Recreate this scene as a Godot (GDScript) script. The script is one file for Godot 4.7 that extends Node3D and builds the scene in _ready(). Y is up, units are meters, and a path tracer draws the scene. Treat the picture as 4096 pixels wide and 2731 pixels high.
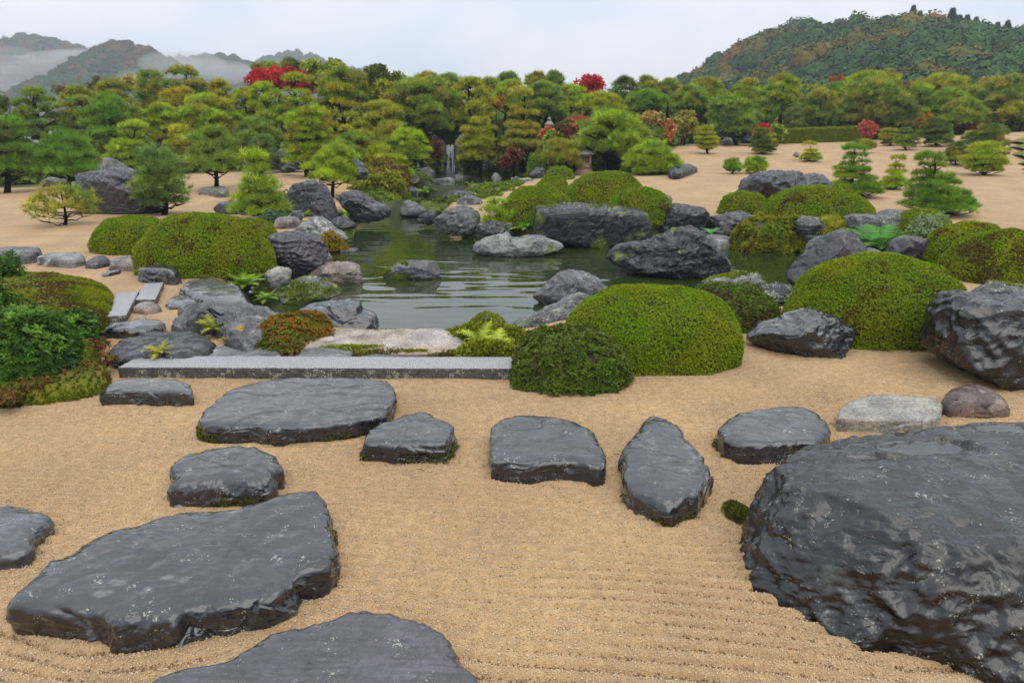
extends Node3D
# A raked-gravel stroll garden round a pond on an overcast autumn day.

const FOV := 53.0
const TILT := 16.27
const EYE := Vector3(0, 2.2, 0)
const POND_LEVEL := -0.35
const POOL_LEVEL := 0.10
const BASIN_LEVEL := 0.45
var focal := 1365.5 / tan(deg_to_rad(FOV * 0.5))
var tilt_sin := sin(deg_to_rad(TILT))
var tilt_cos := cos(deg_to_rad(TILT))
var rnd := RandomNumberGenerator.new()
var soft := FastNoiseLite.new()
var ridge := FastNoiseLite.new()
var cell := FastNoiseLite.new()
var taken := {}
var copies := 0
var M := {}
var S := {}
# measuring frames of the survey pictures: origin x, origin y, size of one step
const FRAME := {
	"V": [0.0, 0.0, 1.7415], "A": [0.0, 600.0, 0.44638], "B": [1024.0, 600.0, 0.44638], "C": [2048.0, 600.0, 0.44638], "D": [3072.0, 600.0, 0.44638],
	"E": [0.0, 1000.0, 0.44638], "F": [1024.0, 1200.0, 0.44638], "G": [2048.0, 1200.0, 0.44638], "H": [3072.0, 1200.0, 0.44638],
	"I": [0.0, 1700.0, 0.6576], "K": [2700.0, 1500.0, 0.7852],
	"L": [0.0, 0.0, 0.44638], "M": [1024.0, 100.0, 0.44638], "N": [2048.0, 100.0, 0.44638], "O": [3072.0, 0.0, 0.44638],
}


# ---------------------------------------------------------------- surveying
func px(frame: String, x: float, y: float) -> Vector2:
	var f: Array = FRAME[frame]
	return Vector2(f[0] + x * f[2], f[1] + y * f[2])


func ray(p: Vector2) -> Vector3:
	var x := (p.x - 2048.0) / focal
	var y := -(p.y - 1365.5) / focal
	return Vector3(x, y * tilt_cos - tilt_sin, -(tilt_cos + y * tilt_sin))


func at(p: Vector2, d: float) -> Vector3:
	var r := ray(p)
	return EYE + r * (d / -r.z)


func on_level(p: Vector2, y: float) -> Vector3:
	var r := ray(p)
	return EYE + r * ((y - EYE.y) / minf(r.y, -0.004))


func metres(p: Vector2, d: float) -> float:   # metres that one step of the survey picture spans at that distance
	return d / -ray(p).z / focal


func on_ground(p: Vector2) -> Vector3:
	var r := ray(p)
	var d := 1.4
	var last := d
	while d < 95.0:
		var q := EYE + r * (d / -r.z)
		if q.y <= land(q.x, d):
			break
		last = d
		d *= 1.02
	for i in 8:
		var mid := (last + d) * 0.5
		var q := EYE + r * (mid / -r.z)
		if q.y <= land(q.x, mid):
			d = mid
		else:
			last = mid
	return EYE + r * (d / -r.z)


# ---------------------------------------------------------------- the land
# x, distance, height of the lie of the land near by; then surveyed picture points with their distance
const NEAR_LAND := [
	[0.0, 0.0, 0.0], [-4.0, 0.0, 0.0], [4.0, 0.0, 0.0], [0.0, 3.0, 0.0], [-4.0, 3.0, 0.0], [4.0, 3.0, 0.0], [0.0, 6.0, 0.0], [-5.0, 6.0, 0.0], [5.0, 6.0, 0.0],
	[-2.5, 8.0, 0.0], [2.5, 8.0, 0.0], [-7.0, 9.0, 0.0], [7.0, 9.0, 0.0], [-5.0, 11.0, 0.0], [-8.0, 14.0, 0.03], [-5.0, 14.0, 0.03], [-12.0, 14.0, 0.05], [-9.0, 17.0, 0.08], [-6.0, 18.0, 0.1],
	[3.0, 13.0, 0.0], [8.0, 12.0, 0.0], [13.0, 12.0, 0.05], [6.0, 17.0, 0.1], [0.0, 20.0, 0.05], [2.0, 20.0, 0.12],
]
const FAR_LAND := [
	[0, 452, 28], [154, 434, 30], [420, 410, 32], [690, 380, 33], [700, 406, 31], [490, 437, 29], [640, 395, 33], [560, 470, 23], [377, 492, 20.5], [270, 490, 20.5],
	[1130, 465, 25], [1240, 425, 27], [1340, 398, 29], [1450, 390, 29.5], [1570, 405, 29], [1600, 480, 20.5], [1620, 352, 38], [1560, 325, 45], [1690, 398, 31], [1694, 332, 43],
	[1863, 372, 35], [1980, 325, 44], [2084, 343, 39], [2158, 333, 42], [2250, 298, 46], [2264, 401, 28], [2158, 490, 20], [2051, 434, 25], [1961, 455, 22], [2352, 288, 47],
	[2340, 450, 22], [2352, 520, 17], [2420, 400, 28], [1040, 397, 41], [900, 405, 33], [960, 440, 30], [1100, 425, 31], [840, 460, 25], [2600, 300, 46],
]
const LAND_N := 110
var land_points: Array[Vector3] = []
var land_grid := PackedFloat32Array()
var pond_line := PackedVector2Array()
var pool_line := PackedVector2Array()
var basin_line := PackedVector2Array()


func survey_land() -> void:
	for n in NEAR_LAND:
		land_points.append(Vector3(n[0] / (n[1] + 5.0), log((n[1] + 4.0) / 4.0), n[2]))
	for n in FAR_LAND:
		var q := at(px("V", n[0], n[1]), n[2])
		land_points.append(Vector3(q.x / (n[2] + 5.0), log((n[2] + 4.0) / 4.0), q.y))
	for n in [[-60.0, 60.0, 0.6], [-30.0, 60.0, 1.4], [0.0, 60.0, 2.0], [30.0, 62.0, 3.0], [60.0, 62.0, 3.4], [-80.0, 95.0, 0.8], [0.0, 95.0, 2.4], [80.0, 95.0, 3.5], [-30.0, 40.0, 0.5], [-16.0, 42.0, 1.0]]:
		land_points.append(Vector3(n[0] / (n[1] + 5.0), log((n[1] + 4.0) / 4.0), n[2]))
	land_grid.resize(LAND_N * LAND_N)
	for i in LAND_N:
		var a := (float(i) / (LAND_N - 1) - 0.5) * 3.2
		for j in LAND_N:
			var b := float(j) / (LAND_N - 1) * 3.26
			var sum := 0.0
			var weight := 0.0
			for q in land_points:
				var u := (a - q.x) * 9.0
				var v := (b - q.y) * 9.0
				var r := u * u + v * v
				var w := exp(-0.5 * r) + 0.002 / (r * r + 1.0)
				sum += w * q.z
				weight += w
			land_grid[i * LAND_N + j] = sum / weight
	for p in [[690, 778], [610, 735], [590, 700], [585, 665], [650, 600], [740, 570], [770, 520], [850, 505], [905, 497], [1000, 497], [1010, 520], [1100, 545], [1230, 560], [1480, 565], [1640, 560], [1700, 574], [1860, 566], [1970, 600], [1990, 650], [1850, 690], [1620, 690], [1330, 745], [1170, 788], [1060, 792], [870, 788]]:
		var q := on_level(px("V", p[0], p[1]), POND_LEVEL)
		pond_line.append(Vector2(q.x, -q.z))
	for p in [[925, 463], [1012, 462], [1060, 450], [1105, 437], [1040, 432], [960, 436], [920, 448]]:
		var q := on_level(px("V", p[0], p[1]), POOL_LEVEL)
		pool_line.append(Vector2(q.x, -q.z))
	for p in [[1020, 428], [1130, 424], [1215, 416], [1225, 408], [1130, 403], [1080, 395], [1010, 395], [990, 408]]:
		var q := on_level(px("V", p[0], p[1]), BASIN_LEVEL)
		basin_line.append(Vector2(q.x, -q.z))


func outside(line: PackedVector2Array, p: Vector2) -> float:   # metres outside a closed line, negative inside
	var best := 1e9
	var inside := false
	var n := line.size()
	for i in n:
		var a := line[i]
		var b := line[(i + 1) % n]
		var ab := b - a
		var t := clampf((p - a).dot(ab) / ab.length_squared(), 0.0, 1.0)
		best = minf(best, (p - a - ab * t).length_squared())
		if (a.y > p.y) != (b.y > p.y) and p.x < (b.x - a.x) * (p.y - a.y) / (b.y - a.y) + a.x:
			inside = not inside
	return -sqrt(best) if inside else sqrt(best)


func lie(x: float, d: float) -> float:
	var dd := clampf(d, 0.0, 100.0)
	var fi := clampf((x / (dd + 5.0) / 3.2 + 0.5) * (LAND_N - 1), 0.0, LAND_N - 1.001)
	var fj := clampf(log((dd + 4.0) / 4.0) / 3.26 * (LAND_N - 1), 0.0, LAND_N - 1.001)
	var i := int(fi)
	var j := int(fj)
	var u := fi - i
	var v := fj - j
	var k := i * LAND_N + j
	return lerpf(lerpf(land_grid[k], land_grid[k + LAND_N], u), lerpf(land_grid[k + 1], land_grid[k + LAND_N + 1], u), v)


func land(x: float, d: float) -> float:
	var h := lie(x, d)
	if d < 7.5 or d > 46.0 or x < -9.0 or x > 12.0:
		return h
	var p := Vector2(x, d)
	var s := outside(pond_line, p)
	if s < 0.6:
		h = lerpf(POND_LEVEL - 0.04 - 0.75 * smoothstep(0.0, 1.6, -s), h, smoothstep(0.0, 0.6, s))
	if d > 24.0:
		s = outside(pool_line, p)
		if s < 0.8:
			h = lerpf(POOL_LEVEL - 0.06 - 0.2 * smoothstep(0.0, 0.8, -s), maxf(h, POOL_LEVEL + 0.1), smoothstep(0.0, 0.8, s))
		s = outside(basin_line, p)
		if s < 0.8:
			h = lerpf(BASIN_LEVEL - 0.06 - 0.2 * smoothstep(0.0, 0.8, -s), maxf(h, BASIN_LEVEL + 0.1), smoothstep(0.0, 0.8, s))
	return h


# ---------------------------------------------------------------- naming
func numbered(called: String) -> String:
	taken[called] = taken.get(called, -1) + 1
	return called if taken[called] == 0 else "%s_%03d" % [called, taken[called]]


func tag(o: Node3D, label: String, category: String, group := "", kind := "") -> Node3D:
	o.set_meta("label", label)
	o.set_meta("category", category)
	if group:
		o.set_meta("group", group)
	if kind:
		o.set_meta("kind", kind)
	return o


func thing(called: String, where: Vector3, label: String, category: String, group := "") -> Node3D:
	var o := Node3D.new()
	o.name = numbered(called)
	o.position = where
	add_child(o, true)
	tag(o, label, category, group)
	return o


func part(called: String, mesh: Mesh, mat: Material, parent: Node3D) -> MeshInstance3D:
	var o := MeshInstance3D.new()
	o.name = called if parent != self else numbered(called)
	o.mesh = mesh
	o.material_override = mat
	parent.add_child(o, true)
	return o


func structure(called: String, mesh: Mesh, mat: Material) -> MeshInstance3D:
	var o := part(called, mesh, mat, self)
	o.set_meta("kind", "structure")
	return o


func scatter(called: String, mesh: Mesh, mat: Material, parent: Node3D, where: Array, tints: PackedColorArray) -> MultiMeshInstance3D:
	var mm := MultiMesh.new()
	mm.transform_format = MultiMesh.TRANSFORM_3D
	mm.use_colors = true
	mm.mesh = mesh
	copies += where.size()
	mm.instance_count = where.size()
	for i in where.size():
		mm.set_instance_transform(i, where[i])
		mm.set_instance_color(i, tints[i])
	var o := MultiMeshInstance3D.new()
	o.name = called if parent != self else numbered(called)
	o.multimesh = mm
	o.material_override = mat
	o.set_meta("kind", "stuff")
	parent.add_child(o, true)
	return o


func facing(y: Vector3, spin: float, size: float) -> Basis:   # a basis whose y axis is Y
	var x := y.cross(Vector3(0.31, 0.17, 0.93)).normalized()
	var z := x.cross(y)
	var c := cos(spin)
	var s := sin(spin)
	return Basis((x * c + z * s) * size, y * size, (z * c - x * s) * size)


func direction() -> Vector3:
	var y := rnd.randf_range(-1.0, 1.0)
	var a := rnd.randf() * TAU
	var r := sqrt(1.0 - y * y)
	return Vector3(r * cos(a), y, r * sin(a))


func surface(v: PackedVector3Array, index := PackedInt32Array(), normals := PackedVector3Array(), colors := PackedColorArray(), uv := PackedVector2Array()) -> ArrayMesh:
	var a := []
	a.resize(Mesh.ARRAY_MAX)
	a[Mesh.ARRAY_VERTEX] = v
	if index.size():
		a[Mesh.ARRAY_INDEX] = index
	if normals.size():
		a[Mesh.ARRAY_NORMAL] = normals
	if colors.size():
		a[Mesh.ARRAY_COLOR] = colors
	if uv.size():
		a[Mesh.ARRAY_TEX_UV] = uv
	var m := ArrayMesh.new()
	m.add_surface_from_arrays(Mesh.PRIMITIVE_TRIANGLES, a)
	return m


func grid(v: PackedVector3Array, rows: int, cols: int, colors := PackedColorArray()) -> ArrayMesh:   # rows x cols points, facing up where rows run away from the eye and columns to the right
	var index := PackedInt32Array()
	index.resize((rows - 1) * (cols - 1) * 6)
	var normals := PackedVector3Array()
	normals.resize(v.size())
	var k := 0
	for i in rows - 1:
		for j in cols - 1:
			var a := i * cols + j
			var b := a + 1
			var c := a + cols
			var d := c + 1
			index[k] = a
			index[k + 1] = c
			index[k + 2] = b
			index[k + 3] = b
			index[k + 4] = c
			index[k + 5] = d
			k += 6
			var n := (v[b] - v[a]).cross(v[c] - v[a])
			normals[a] += n
			normals[b] += n
			normals[c] += n
			normals[d] += n
	for i in normals.size():
		normals[i] = normals[i].normalized()
	return surface(v, index, normals, colors)


func tube(path: Array, radii: Array, sides: int, v: PackedVector3Array, index: PackedInt32Array, normals: PackedVector3Array) -> void:   # adds a tapered tube along PATH
	var first := v.size()
	for i in path.size():
		var t: Vector3 = (path[mini(i + 1, path.size() - 1)] - path[maxi(i - 1, 0)]).normalized()
		var x := t.cross(Vector3(0.2, 0.3, 0.9)).normalized()
		var z := x.cross(t)
		for k in sides:
			var a := TAU * k / sides
			var n := x * cos(a) + z * sin(a)
			v.append(path[i] + n * radii[i] * (1.0 + 0.18 * sin(k * 2.4 + i * 1.7)))
			normals.append(n)
	for i in path.size() - 1:
		for k in sides:
			var a := first + i * sides + k
			var b := first + i * sides + (k + 1) % sides
			index.append_array([a, a + sides, b, b, a + sides, b + sides])


func tube_mesh(path: Array, radii: Array, sides: int) -> ArrayMesh:
	var v := PackedVector3Array()
	var index := PackedInt32Array()
	var normals := PackedVector3Array()
	tube(path, radii, sides, v, index, normals)
	return surface(v, index, normals)


func srgb(r: float, g: float, b: float) -> Color:   # a colour given as linear light
	return Color(r, g, b).linear_to_srgb()


# ---------------------------------------------------------------- textures and materials
func noise(kind: int, freq: float, seed_: int, octaves := 4) -> FastNoiseLite:
	var n := FastNoiseLite.new()
	n.noise_type = kind
	n.frequency = freq
	n.seed = seed_
	n.fractal_type = FastNoiseLite.FRACTAL_FBM if octaves > 1 else FastNoiseLite.FRACTAL_NONE
	n.fractal_octaves = octaves
	return n


func tile(n: FastNoiseLite, w: int, h: int) -> Image:
	var im := n.get_seamless_image(w, h, false, false, 0.12, true)
	im.convert(Image.FORMAT_L8)
	return im


func tone(n: FastNoiseLite, w: int, h: int) -> PackedByteArray:
	return tile(n, w, h).get_data()


func plain_tone(n: FastNoiseLite, w: int) -> PackedByteArray:
	var im := n.get_image(w, w, false, false, true)
	im.convert(Image.FORMAT_L8)
	return im.get_data()


func rgb_texture(bytes: PackedByteArray, w: int, h: int) -> ImageTexture:
	return ImageTexture.create_from_image(Image.create_from_data(w, h, false, Image.FORMAT_RGB8, bytes))


func grey_texture(bytes: PackedByteArray, w: int, h: int) -> ImageTexture:
	return ImageTexture.create_from_image(Image.create_from_data(w, h, false, Image.FORMAT_L8, bytes))


func triplanar(m: StandardMaterial3D, per_metre: float) -> StandardMaterial3D:
	m.uv1_triplanar = true
	m.uv1_world_triplanar = true
	m.uv1_scale = Vector3.ONE * per_metre
	m.uv1_triplanar_sharpness = 4.0
	return m


func plain(c: Color, rough := 0.7, tinted := true) -> StandardMaterial3D:
	var m := StandardMaterial3D.new()
	m.albedo_color = c
	m.roughness = rough
	m.vertex_color_use_as_albedo = tinted
	return m


func leafy(rough: float, through: float, sheen := 0.5) -> StandardMaterial3D:
	var m := plain(Color.WHITE, rough)
	m.metallic_specular = sheen
	m.backlight_enabled = through > 0.0
	m.backlight = Color(through, through, through).linear_to_srgb()
	m.cull_mode = BaseMaterial3D.CULL_DISABLED
	return m


func make_materials() -> void:
	var simplex := FastNoiseLite.TYPE_SIMPLEX_SMOOTH
	# gravel: a grain a few millimetres wide is one cell
	var w := 1024
	var grains := noise(FastNoiseLite.TYPE_CELLULAR, 0.19, 11, 1)
	grains.cellular_return_type = FastNoiseLite.RETURN_CELL_VALUE
	var grain := plain_tone(grains, w)
	grains.cellular_return_type = FastNoiseLite.RETURN_DISTANCE
	var hump := plain_tone(grains, w)
	var patch := tone(noise(simplex, 0.008, 5, 4), w, w)
	var palette := [Color8(222, 192, 153), Color8(209, 175, 130), Color8(203, 168, 122), Color8(196, 158, 112), Color8(207, 171, 127), Color8(215, 184, 142), Color8(192, 147, 101), Color8(201, 164, 119), Color8(178, 142, 103), Color8(208, 174, 129), Color8(193, 171, 144), Color8(151, 125, 101)]
	var out := PackedByteArray()
	out.resize(w * w * 3)
	var high := PackedByteArray()
	high.resize(w * w)
	for i in w * w:
		var g := grain[i]
		var c: Color = palette[(g * 7 + (g >> 3)) % 12]
		var k := (0.80 + 0.15 * patch[i] / 255.0) * 255.0
		out[i * 3] = int(c.r * k)
		out[i * 3 + 1] = int(c.g * k)
		out[i * 3 + 2] = int(c.b * k)
		high[i] = clampi(255 - hump[i], 0, 255)
	var gravel := triplanar(plain(Color.WHITE, 0.85), 1.2)
	gravel.albedo_texture = rgb_texture(out, w, w)
	gravel.heightmap_enabled = true
	gravel.heightmap_texture = grey_texture(high, w, w)
	gravel.heightmap_scale = 0.3
	gravel.heightmap_deep_parallax = false
	var big := PackedByteArray()
	var blotch := tone(noise(simplex, 0.012, 77, 5), 512, 512)
	big.resize(512 * 512 * 3)
	for i in 512 * 512:
		var k := 212 + int(blotch[i] * 0.17)
		big[i * 3] = k
		big[i * 3 + 1] = k
		big[i * 3 + 2] = k - 4
	gravel.detail_enabled = true
	gravel.detail_blend_mode = BaseMaterial3D.BLEND_MODE_MUL
	gravel.detail_albedo = rgb_texture(big, 512, 512)
	gravel.detail_uv_layer = BaseMaterial3D.DETAIL_UV_2
	gravel.uv2_triplanar = true
	gravel.uv2_world_triplanar = true
	gravel.uv2_scale = Vector3.ONE * 0.11
	M.gravel = gravel

	# stone
	w = 512
	var fine := tone(noise(simplex, 0.05, 21, 5), w, w)
	var speck := tone(noise(simplex, 0.16, 22, 3), w, w)
	var area := tone(noise(simplex, 0.012, 23, 3), w, w)
	var veined := noise(simplex, 0.02, 24, 5)
	veined.fractal_type = FastNoiseLite.FRACTAL_RIDGED
	var vein := tone(veined, w, w)
	var stone := PackedByteArray()
	stone.resize(w * w * 3)
	var shine := PackedByteArray()
	shine.resize(w * w)
	high = PackedByteArray()
	high.resize(w * w)
	for i in w * w:
		var k := 128.0 + 108.0 * fine[i] / 255.0
		if speck[i] > 178 - int(area[i] * 0.12):
			k += minf((speck[i] - 178 + int(area[i] * 0.12)) * 2.2, 62.0)
		var dark := smoothstep(212.0, 250.0, float(vein[i]))
		k *= 1.0 - 0.45 * dark
		stone[i * 3] = int(k)
		stone[i * 3 + 1] = int(k)
		stone[i * 3 + 2] = int(k * 1.02)
		shine[i] = clampi(int(20.0 + 190.0 * smoothstep(90.0, 175.0, float(area[i])) + 90.0 * (speck[i] / 255.0 - 0.3) + 60.0 * (fine[i] / 255.0 - 0.5)), 12, 255)
		high[i] = clampi(int(150.0 + 55.0 * (fine[i] / 255.0 - 0.5) + 34.0 * (speck[i] / 255.0 - 0.5) - 95.0 * dark), 0, 255)
	# slate: the same stone with a fine grain drawn out in one direction
	var drawn := noise(simplex, 0.03, 26, 5).get_seamless_image(96, 1024, false, false, 0.15, true)
	drawn.convert(Image.FORMAT_L8)
	drawn.resize(w, w, Image.INTERPOLATE_CUBIC)
	var drawn_tone := drawn.get_data()
	var slate := PackedByteArray()
	slate.resize(w * w * 3)
	var slate_high := PackedByteArray()
	slate_high.resize(w * w)
	for i in w * w:
		var line := drawn_tone[i] / 255.0 - 0.5
		var k := clampf(stone[i * 3] + 95.0 * line, 0.0, 255.0)
		slate[i * 3] = int(k)
		slate[i * 3 + 1] = int(k)
		slate[i * 3 + 2] = int(minf(k * 1.03, 255.0))
		slate_high[i] = clampi(int(high[i] * 0.6 + 60.0 + 130.0 * line), 0, 255)
	var slate_colour := rgb_texture(slate, w, w)
	var slate_relief := grey_texture(slate_high, w, w)
	var stone_colour := rgb_texture(stone, w, w)
	var stone_shine := grey_texture(shine, w, w)
	var stone_high := grey_texture(high, w, w)
	# lichen: crisp pale rosettes and crusts in two densities
	var rosettes := noise(FastNoiseLite.TYPE_CELLULAR, 0.05, 71, 1)
	rosettes.cellular_return_type = FastNoiseLite.RETURN_DISTANCE
	var spot := plain_tone(rosettes, 1024)
	var crumb := tone(noise(simplex, 0.11, 72, 4), 1024, 1024)
	var spread := tone(noise(simplex, 0.009, 73, 3), 1024, 1024)
	var lichens := []
	for share in [0.27, 0.50]:
		var over := PackedByteArray()
		over.resize(1024 * 1024 * 4)
		for i in 1024 * 1024:
			var k := crumb[i] / 255.0 - 0.5
			var a := smoothstep(0.0, 0.10, spread[i] / 255.0 * 0.9 + k * 0.85 - spot[i] / 255.0 * 0.5 - (1.0 - share) + 0.02)
			var tone_ := 140.0 + 75.0 * k
			over[i * 4] = int(clampf(tone_, 0, 255))
			over[i * 4 + 1] = int(clampf(tone_ * 1.02, 0, 255))
			over[i * 4 + 2] = int(clampf(tone_ * 0.93, 0, 255))
			over[i * 4 + 3] = int(a * 255.0 * 0.9)
		lichens.append(ImageTexture.create_from_image(Image.create_from_data(1024, 1024, false, Image.FORMAT_RGBA8, over)))
	for kind in [["wet", 0.5, 0.55, 0.8, 0], ["rugged", 0.5, 2.4, 0.6, 0], ["damp", 0.8, 1.5, 0.9, 0], ["rough", 1.7, 2.4, 0.7, 1]]:
		var m := triplanar(plain(Color.WHITE, 0.5), kind[3])
		m.roughness = minf(kind[1], 1.0)
		m.detail_enabled = true
		m.detail_blend_mode = BaseMaterial3D.BLEND_MODE_MIX
		m.detail_albedo = lichens[kind[4]]
		m.detail_uv_layer = BaseMaterial3D.DETAIL_UV_2
		m.uv2_triplanar = true
		m.uv2_world_triplanar = true
		m.uv2_triplanar_sharpness = 4.0
		m.uv2_scale = Vector3.ONE * (0.62 if kind[4] == 0 else 0.45)
		m.albedo_texture = slate_colour if kind[0] == "wet" else stone_colour
		if kind[0] != "rough":
			m.roughness_texture = stone_shine
			m.roughness_texture_channel = BaseMaterial3D.TEXTURE_CHANNEL_RED
		else:
			m.roughness = 0.62
		if kind[0] in ["wet", "rugged"]:   # a film of rain, thicker in some places
			m.clearcoat_enabled = true
			m.clearcoat = 0.75 if kind[0] == "wet" else 0.4
			m.clearcoat_roughness = 0.16
		m.heightmap_enabled = true
		m.heightmap_texture = slate_relief if kind[0] == "wet" else stone_high
		m.heightmap_scale = kind[2]
		M[kind[0]] = m
	# dressed granite
	var salt := tone(noise(simplex, 0.22, 31, 3), w, w)
	var granite := PackedByteArray()
	granite.resize(w * w * 3)
	for i in w * w:
		var k := 96.0 + 95.0 * smoothstep(70.0, 175.0, float(salt[i])) - 30.0 * (fine[i] / 255.0)
		granite[i * 3] = int(k)
		granite[i * 3 + 1] = int(k)
		granite[i * 3 + 2] = int(k * 1.03)
	var g := triplanar(plain(Color.WHITE, 0.42), 0.75)
	g.albedo_texture = rgb_texture(granite, w, w)
	g.heightmap_enabled = true
	g.heightmap_texture = grey_texture(salt, w, w)
	g.heightmap_scale = 0.35
	M.granite = g
	M.hewn = M.rough.duplicate()
	M.hewn.vertex_color_use_as_albedo = false
	M.hewn.albedo_color = srgb(0.13, 0.125, 0.115)
	# moss and turf
	var tuft := tone(noise(simplex, 0.14, 41, 3), w, w)
	var moss := PackedByteArray()
	moss.resize(w * w * 3)
	for i in w * w:
		var k := 0.45 + 0.6 * tuft[i] / 255.0
		var y := area[i] / 255.0
		moss[i * 3] = int((112.0 + 62.0 * y) * k)
		moss[i * 3 + 1] = int((128.0 + 30.0 * y) * k)
		moss[i * 3 + 2] = int(20.0 * k)
	var ms := triplanar(plain(Color.WHITE, 0.9), 1.3)
	ms.albedo_texture = rgb_texture(moss, w, w)
	ms.heightmap_enabled = true
	ms.heightmap_texture = grey_texture(tuft, w, w)
	ms.heightmap_scale = 1.6
	M.moss = ms
	# bark
	var bark_noise := tone(noise(simplex, 0.06, 51, 4), w, w)
	var bark := triplanar(plain(Color.WHITE, 0.85), 2.5)
	bark.albedo_texture = grey_texture(bark_noise, w, w)
	bark.heightmap_enabled = true
	bark.heightmap_texture = bark.albedo_texture
	bark.heightmap_scale = 2.0
	bark.albedo_color = srgb(0.16, 0.115, 0.085)
	bark.vertex_color_use_as_albedo = false
	M.bark = bark
	M.red_bark = bark.duplicate()
	M.red_bark.albedo_color = srgb(0.34, 0.15, 0.085)
	# water
	var slow := noise(simplex, 0.010, 61, 2).get_seamless_image(384, 1024, false, false, 0.15, true)
	slow.convert(Image.FORMAT_L8)
	slow.resize(1024, 1024, Image.INTERPOLATE_CUBIC)
	var water := triplanar(plain(srgb(0.027, 0.045, 0.012), 0.02, false), 0.14)
	water.albedo_color.a = 0.72
	water.transparency = BaseMaterial3D.TRANSPARENCY_ALPHA
	water.heightmap_enabled = true
	water.heightmap_texture = ImageTexture.create_from_image(slow)
	water.heightmap_scale = 1.0
	M.water = water
	M.puddle = plain(srgb(0.02, 0.02, 0.02), 0.02, false)
	M.puddle.albedo_color.a = 0.3
	M.puddle.transparency = BaseMaterial3D.TRANSPARENCY_ALPHA
	M.grain = plain(Color.WHITE, 0.6)
	M.spray = plain(Color(0.93, 0.95, 0.97), 0.3, false)
	# leaves
	M.needles = leafy(0.6, 0.4, 0.3)
	M.leaf = leafy(0.5, 0.4, 0.25)
	M.glossy_leaf = leafy(0.42, 0.35, 0.25)
	M.far_leaf = leafy(0.8, 0.0, 0.2)
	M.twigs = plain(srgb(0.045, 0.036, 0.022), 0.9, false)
	M.plaster = plain(srgb(0.7, 0.7, 0.68), 0.8, false)
	M.roof_tile = plain(srgb(0.11, 0.115, 0.125), 0.45, false)
	M.inner_shade = plain(srgb(0.06, 0.045, 0.035), 0.7, false)  # dark tone painted for the shade inside the lantern


# ---------------------------------------------------------------- leaves, tufts and sprays (each one small mesh, set out many times)
func leaf_fan(count: int, length: float, width: float, low: float, high: float, seed_: int, droop := 0.0, tip := 1.0) -> ArrayMesh:
	# COUNT pointed leaves round the y axis, each leaning between LOW and HIGH degrees from it
	rnd.seed = seed_
	var v := PackedVector3Array()
	var c := PackedColorArray()
	for i in count:
		var a := TAU * (i + rnd.randf_range(-0.3, 0.3)) / count
		var lean := deg_to_rad(rnd.randf_range(low, high))
		var out := Vector3(cos(a) * sin(lean), cos(lean), sin(a) * sin(lean))
		var side := out.cross(Vector3.UP if absf(out.y) < 0.95 else Vector3.RIGHT).normalized()
		side = side.rotated(out, rnd.randf_range(-0.5, 0.5))
		var l := length * rnd.randf_range(0.75, 1.1)
		var mid := out * l * 0.5 + Vector3(0, 0.05 * l, 0)
		var end := out * l - Vector3(0, droop * l, 0)
		var half := side * width * 0.5
		v.append_array([Vector3.ZERO, mid - half, end, Vector3.ZERO, end, mid + half])
		var k := rnd.randf_range(0.8, 1.15)
		for t in 6:
			c.append(Color(k, k, k * 0.9))
		c[c.size() - 4] = Color(k * tip, k * tip, k * tip)
		c[c.size() - 2] = Color(k * tip, k * tip, k * tip)
	return surface(v, PackedInt32Array(), PackedVector3Array(), c)


func needle_tuft(count: int, length: float, width: float, seed_: int) -> ArrayMesh:
	rnd.seed = seed_
	var v := PackedVector3Array()
	var c := PackedColorArray()
	for i in count:
		var a := TAU * i / count * 2.4
		var lean := deg_to_rad(lerpf(8.0, 78.0, float(i) / count) + rnd.randf_range(-8, 8))
		var out := Vector3(cos(a) * sin(lean), cos(lean), sin(a) * sin(lean))
		var side := out.cross(Vector3(rnd.randf() - 0.5, rnd.randf() - 0.5, rnd.randf() - 0.5)).normalized()
		var base := Vector3(0, 0.12 * length * (i % 3), 0)
		v.append_array([base - side * width * 0.5, base + out * length * rnd.randf_range(0.8, 1.1), base + side * width * 0.5])
		var k := rnd.randf_range(0.75, 1.2)
		for t in 3:
			c.append(Color(k, k, k))
	return surface(v, PackedInt32Array(), PackedVector3Array(), c)


func wood_clump(leaves: int, seed_: int) -> ArrayMesh:   # a whole far-off crown: leaf sprays over a few rounded lobes
	rnd.seed = seed_
	var v := PackedVector3Array()
	var c := PackedColorArray()
	var lobes := []
	for i in 9:
		var d := direction()
		d.y = absf(d.y) * 0.9
		lobes.append([d * 0.55 * rnd.randf_range(0.6, 1.0), rnd.randf_range(0.34, 0.55)])
	for i in leaves:
		var lobe: Array = lobes[i % 9]
		var d := direction()
		if d.y < -0.3:
			d.y = -d.y
		var p: Vector3 = lobe[0] + d * lobe[1] * rnd.randf_range(0.8, 1.05)
		var n := (d + direction() * 0.75).normalized()
		var x := n.cross(Vector3(0.2, 0.9, 0.4)).normalized()
		var z := n.cross(x)
		var s := rnd.randf_range(0.05, 0.10)
		v.append_array([p + x * s, p + z * s * 0.9, p - x * s * 0.6 - z * s])
		var k := rnd.randf_range(0.7, 1.25)
		for t in 3:
			c.append(Color(k, k, k))
	var core := PackedVector3Array()
	var ball := SphereMesh.new()
	ball.radial_segments = 10
	ball.rings = 6
	var arr := ball.get_mesh_arrays()
	for lobe in lobes:
		for i in arr[Mesh.ARRAY_INDEX]:
			v.append(lobe[0] + arr[Mesh.ARRAY_VERTEX][i] * 2.0 * lobe[1] * 0.8)
			c.append(Color(0.85, 0.85, 0.85))
	return surface(v, PackedInt32Array(), PackedVector3Array(), c)


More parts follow.
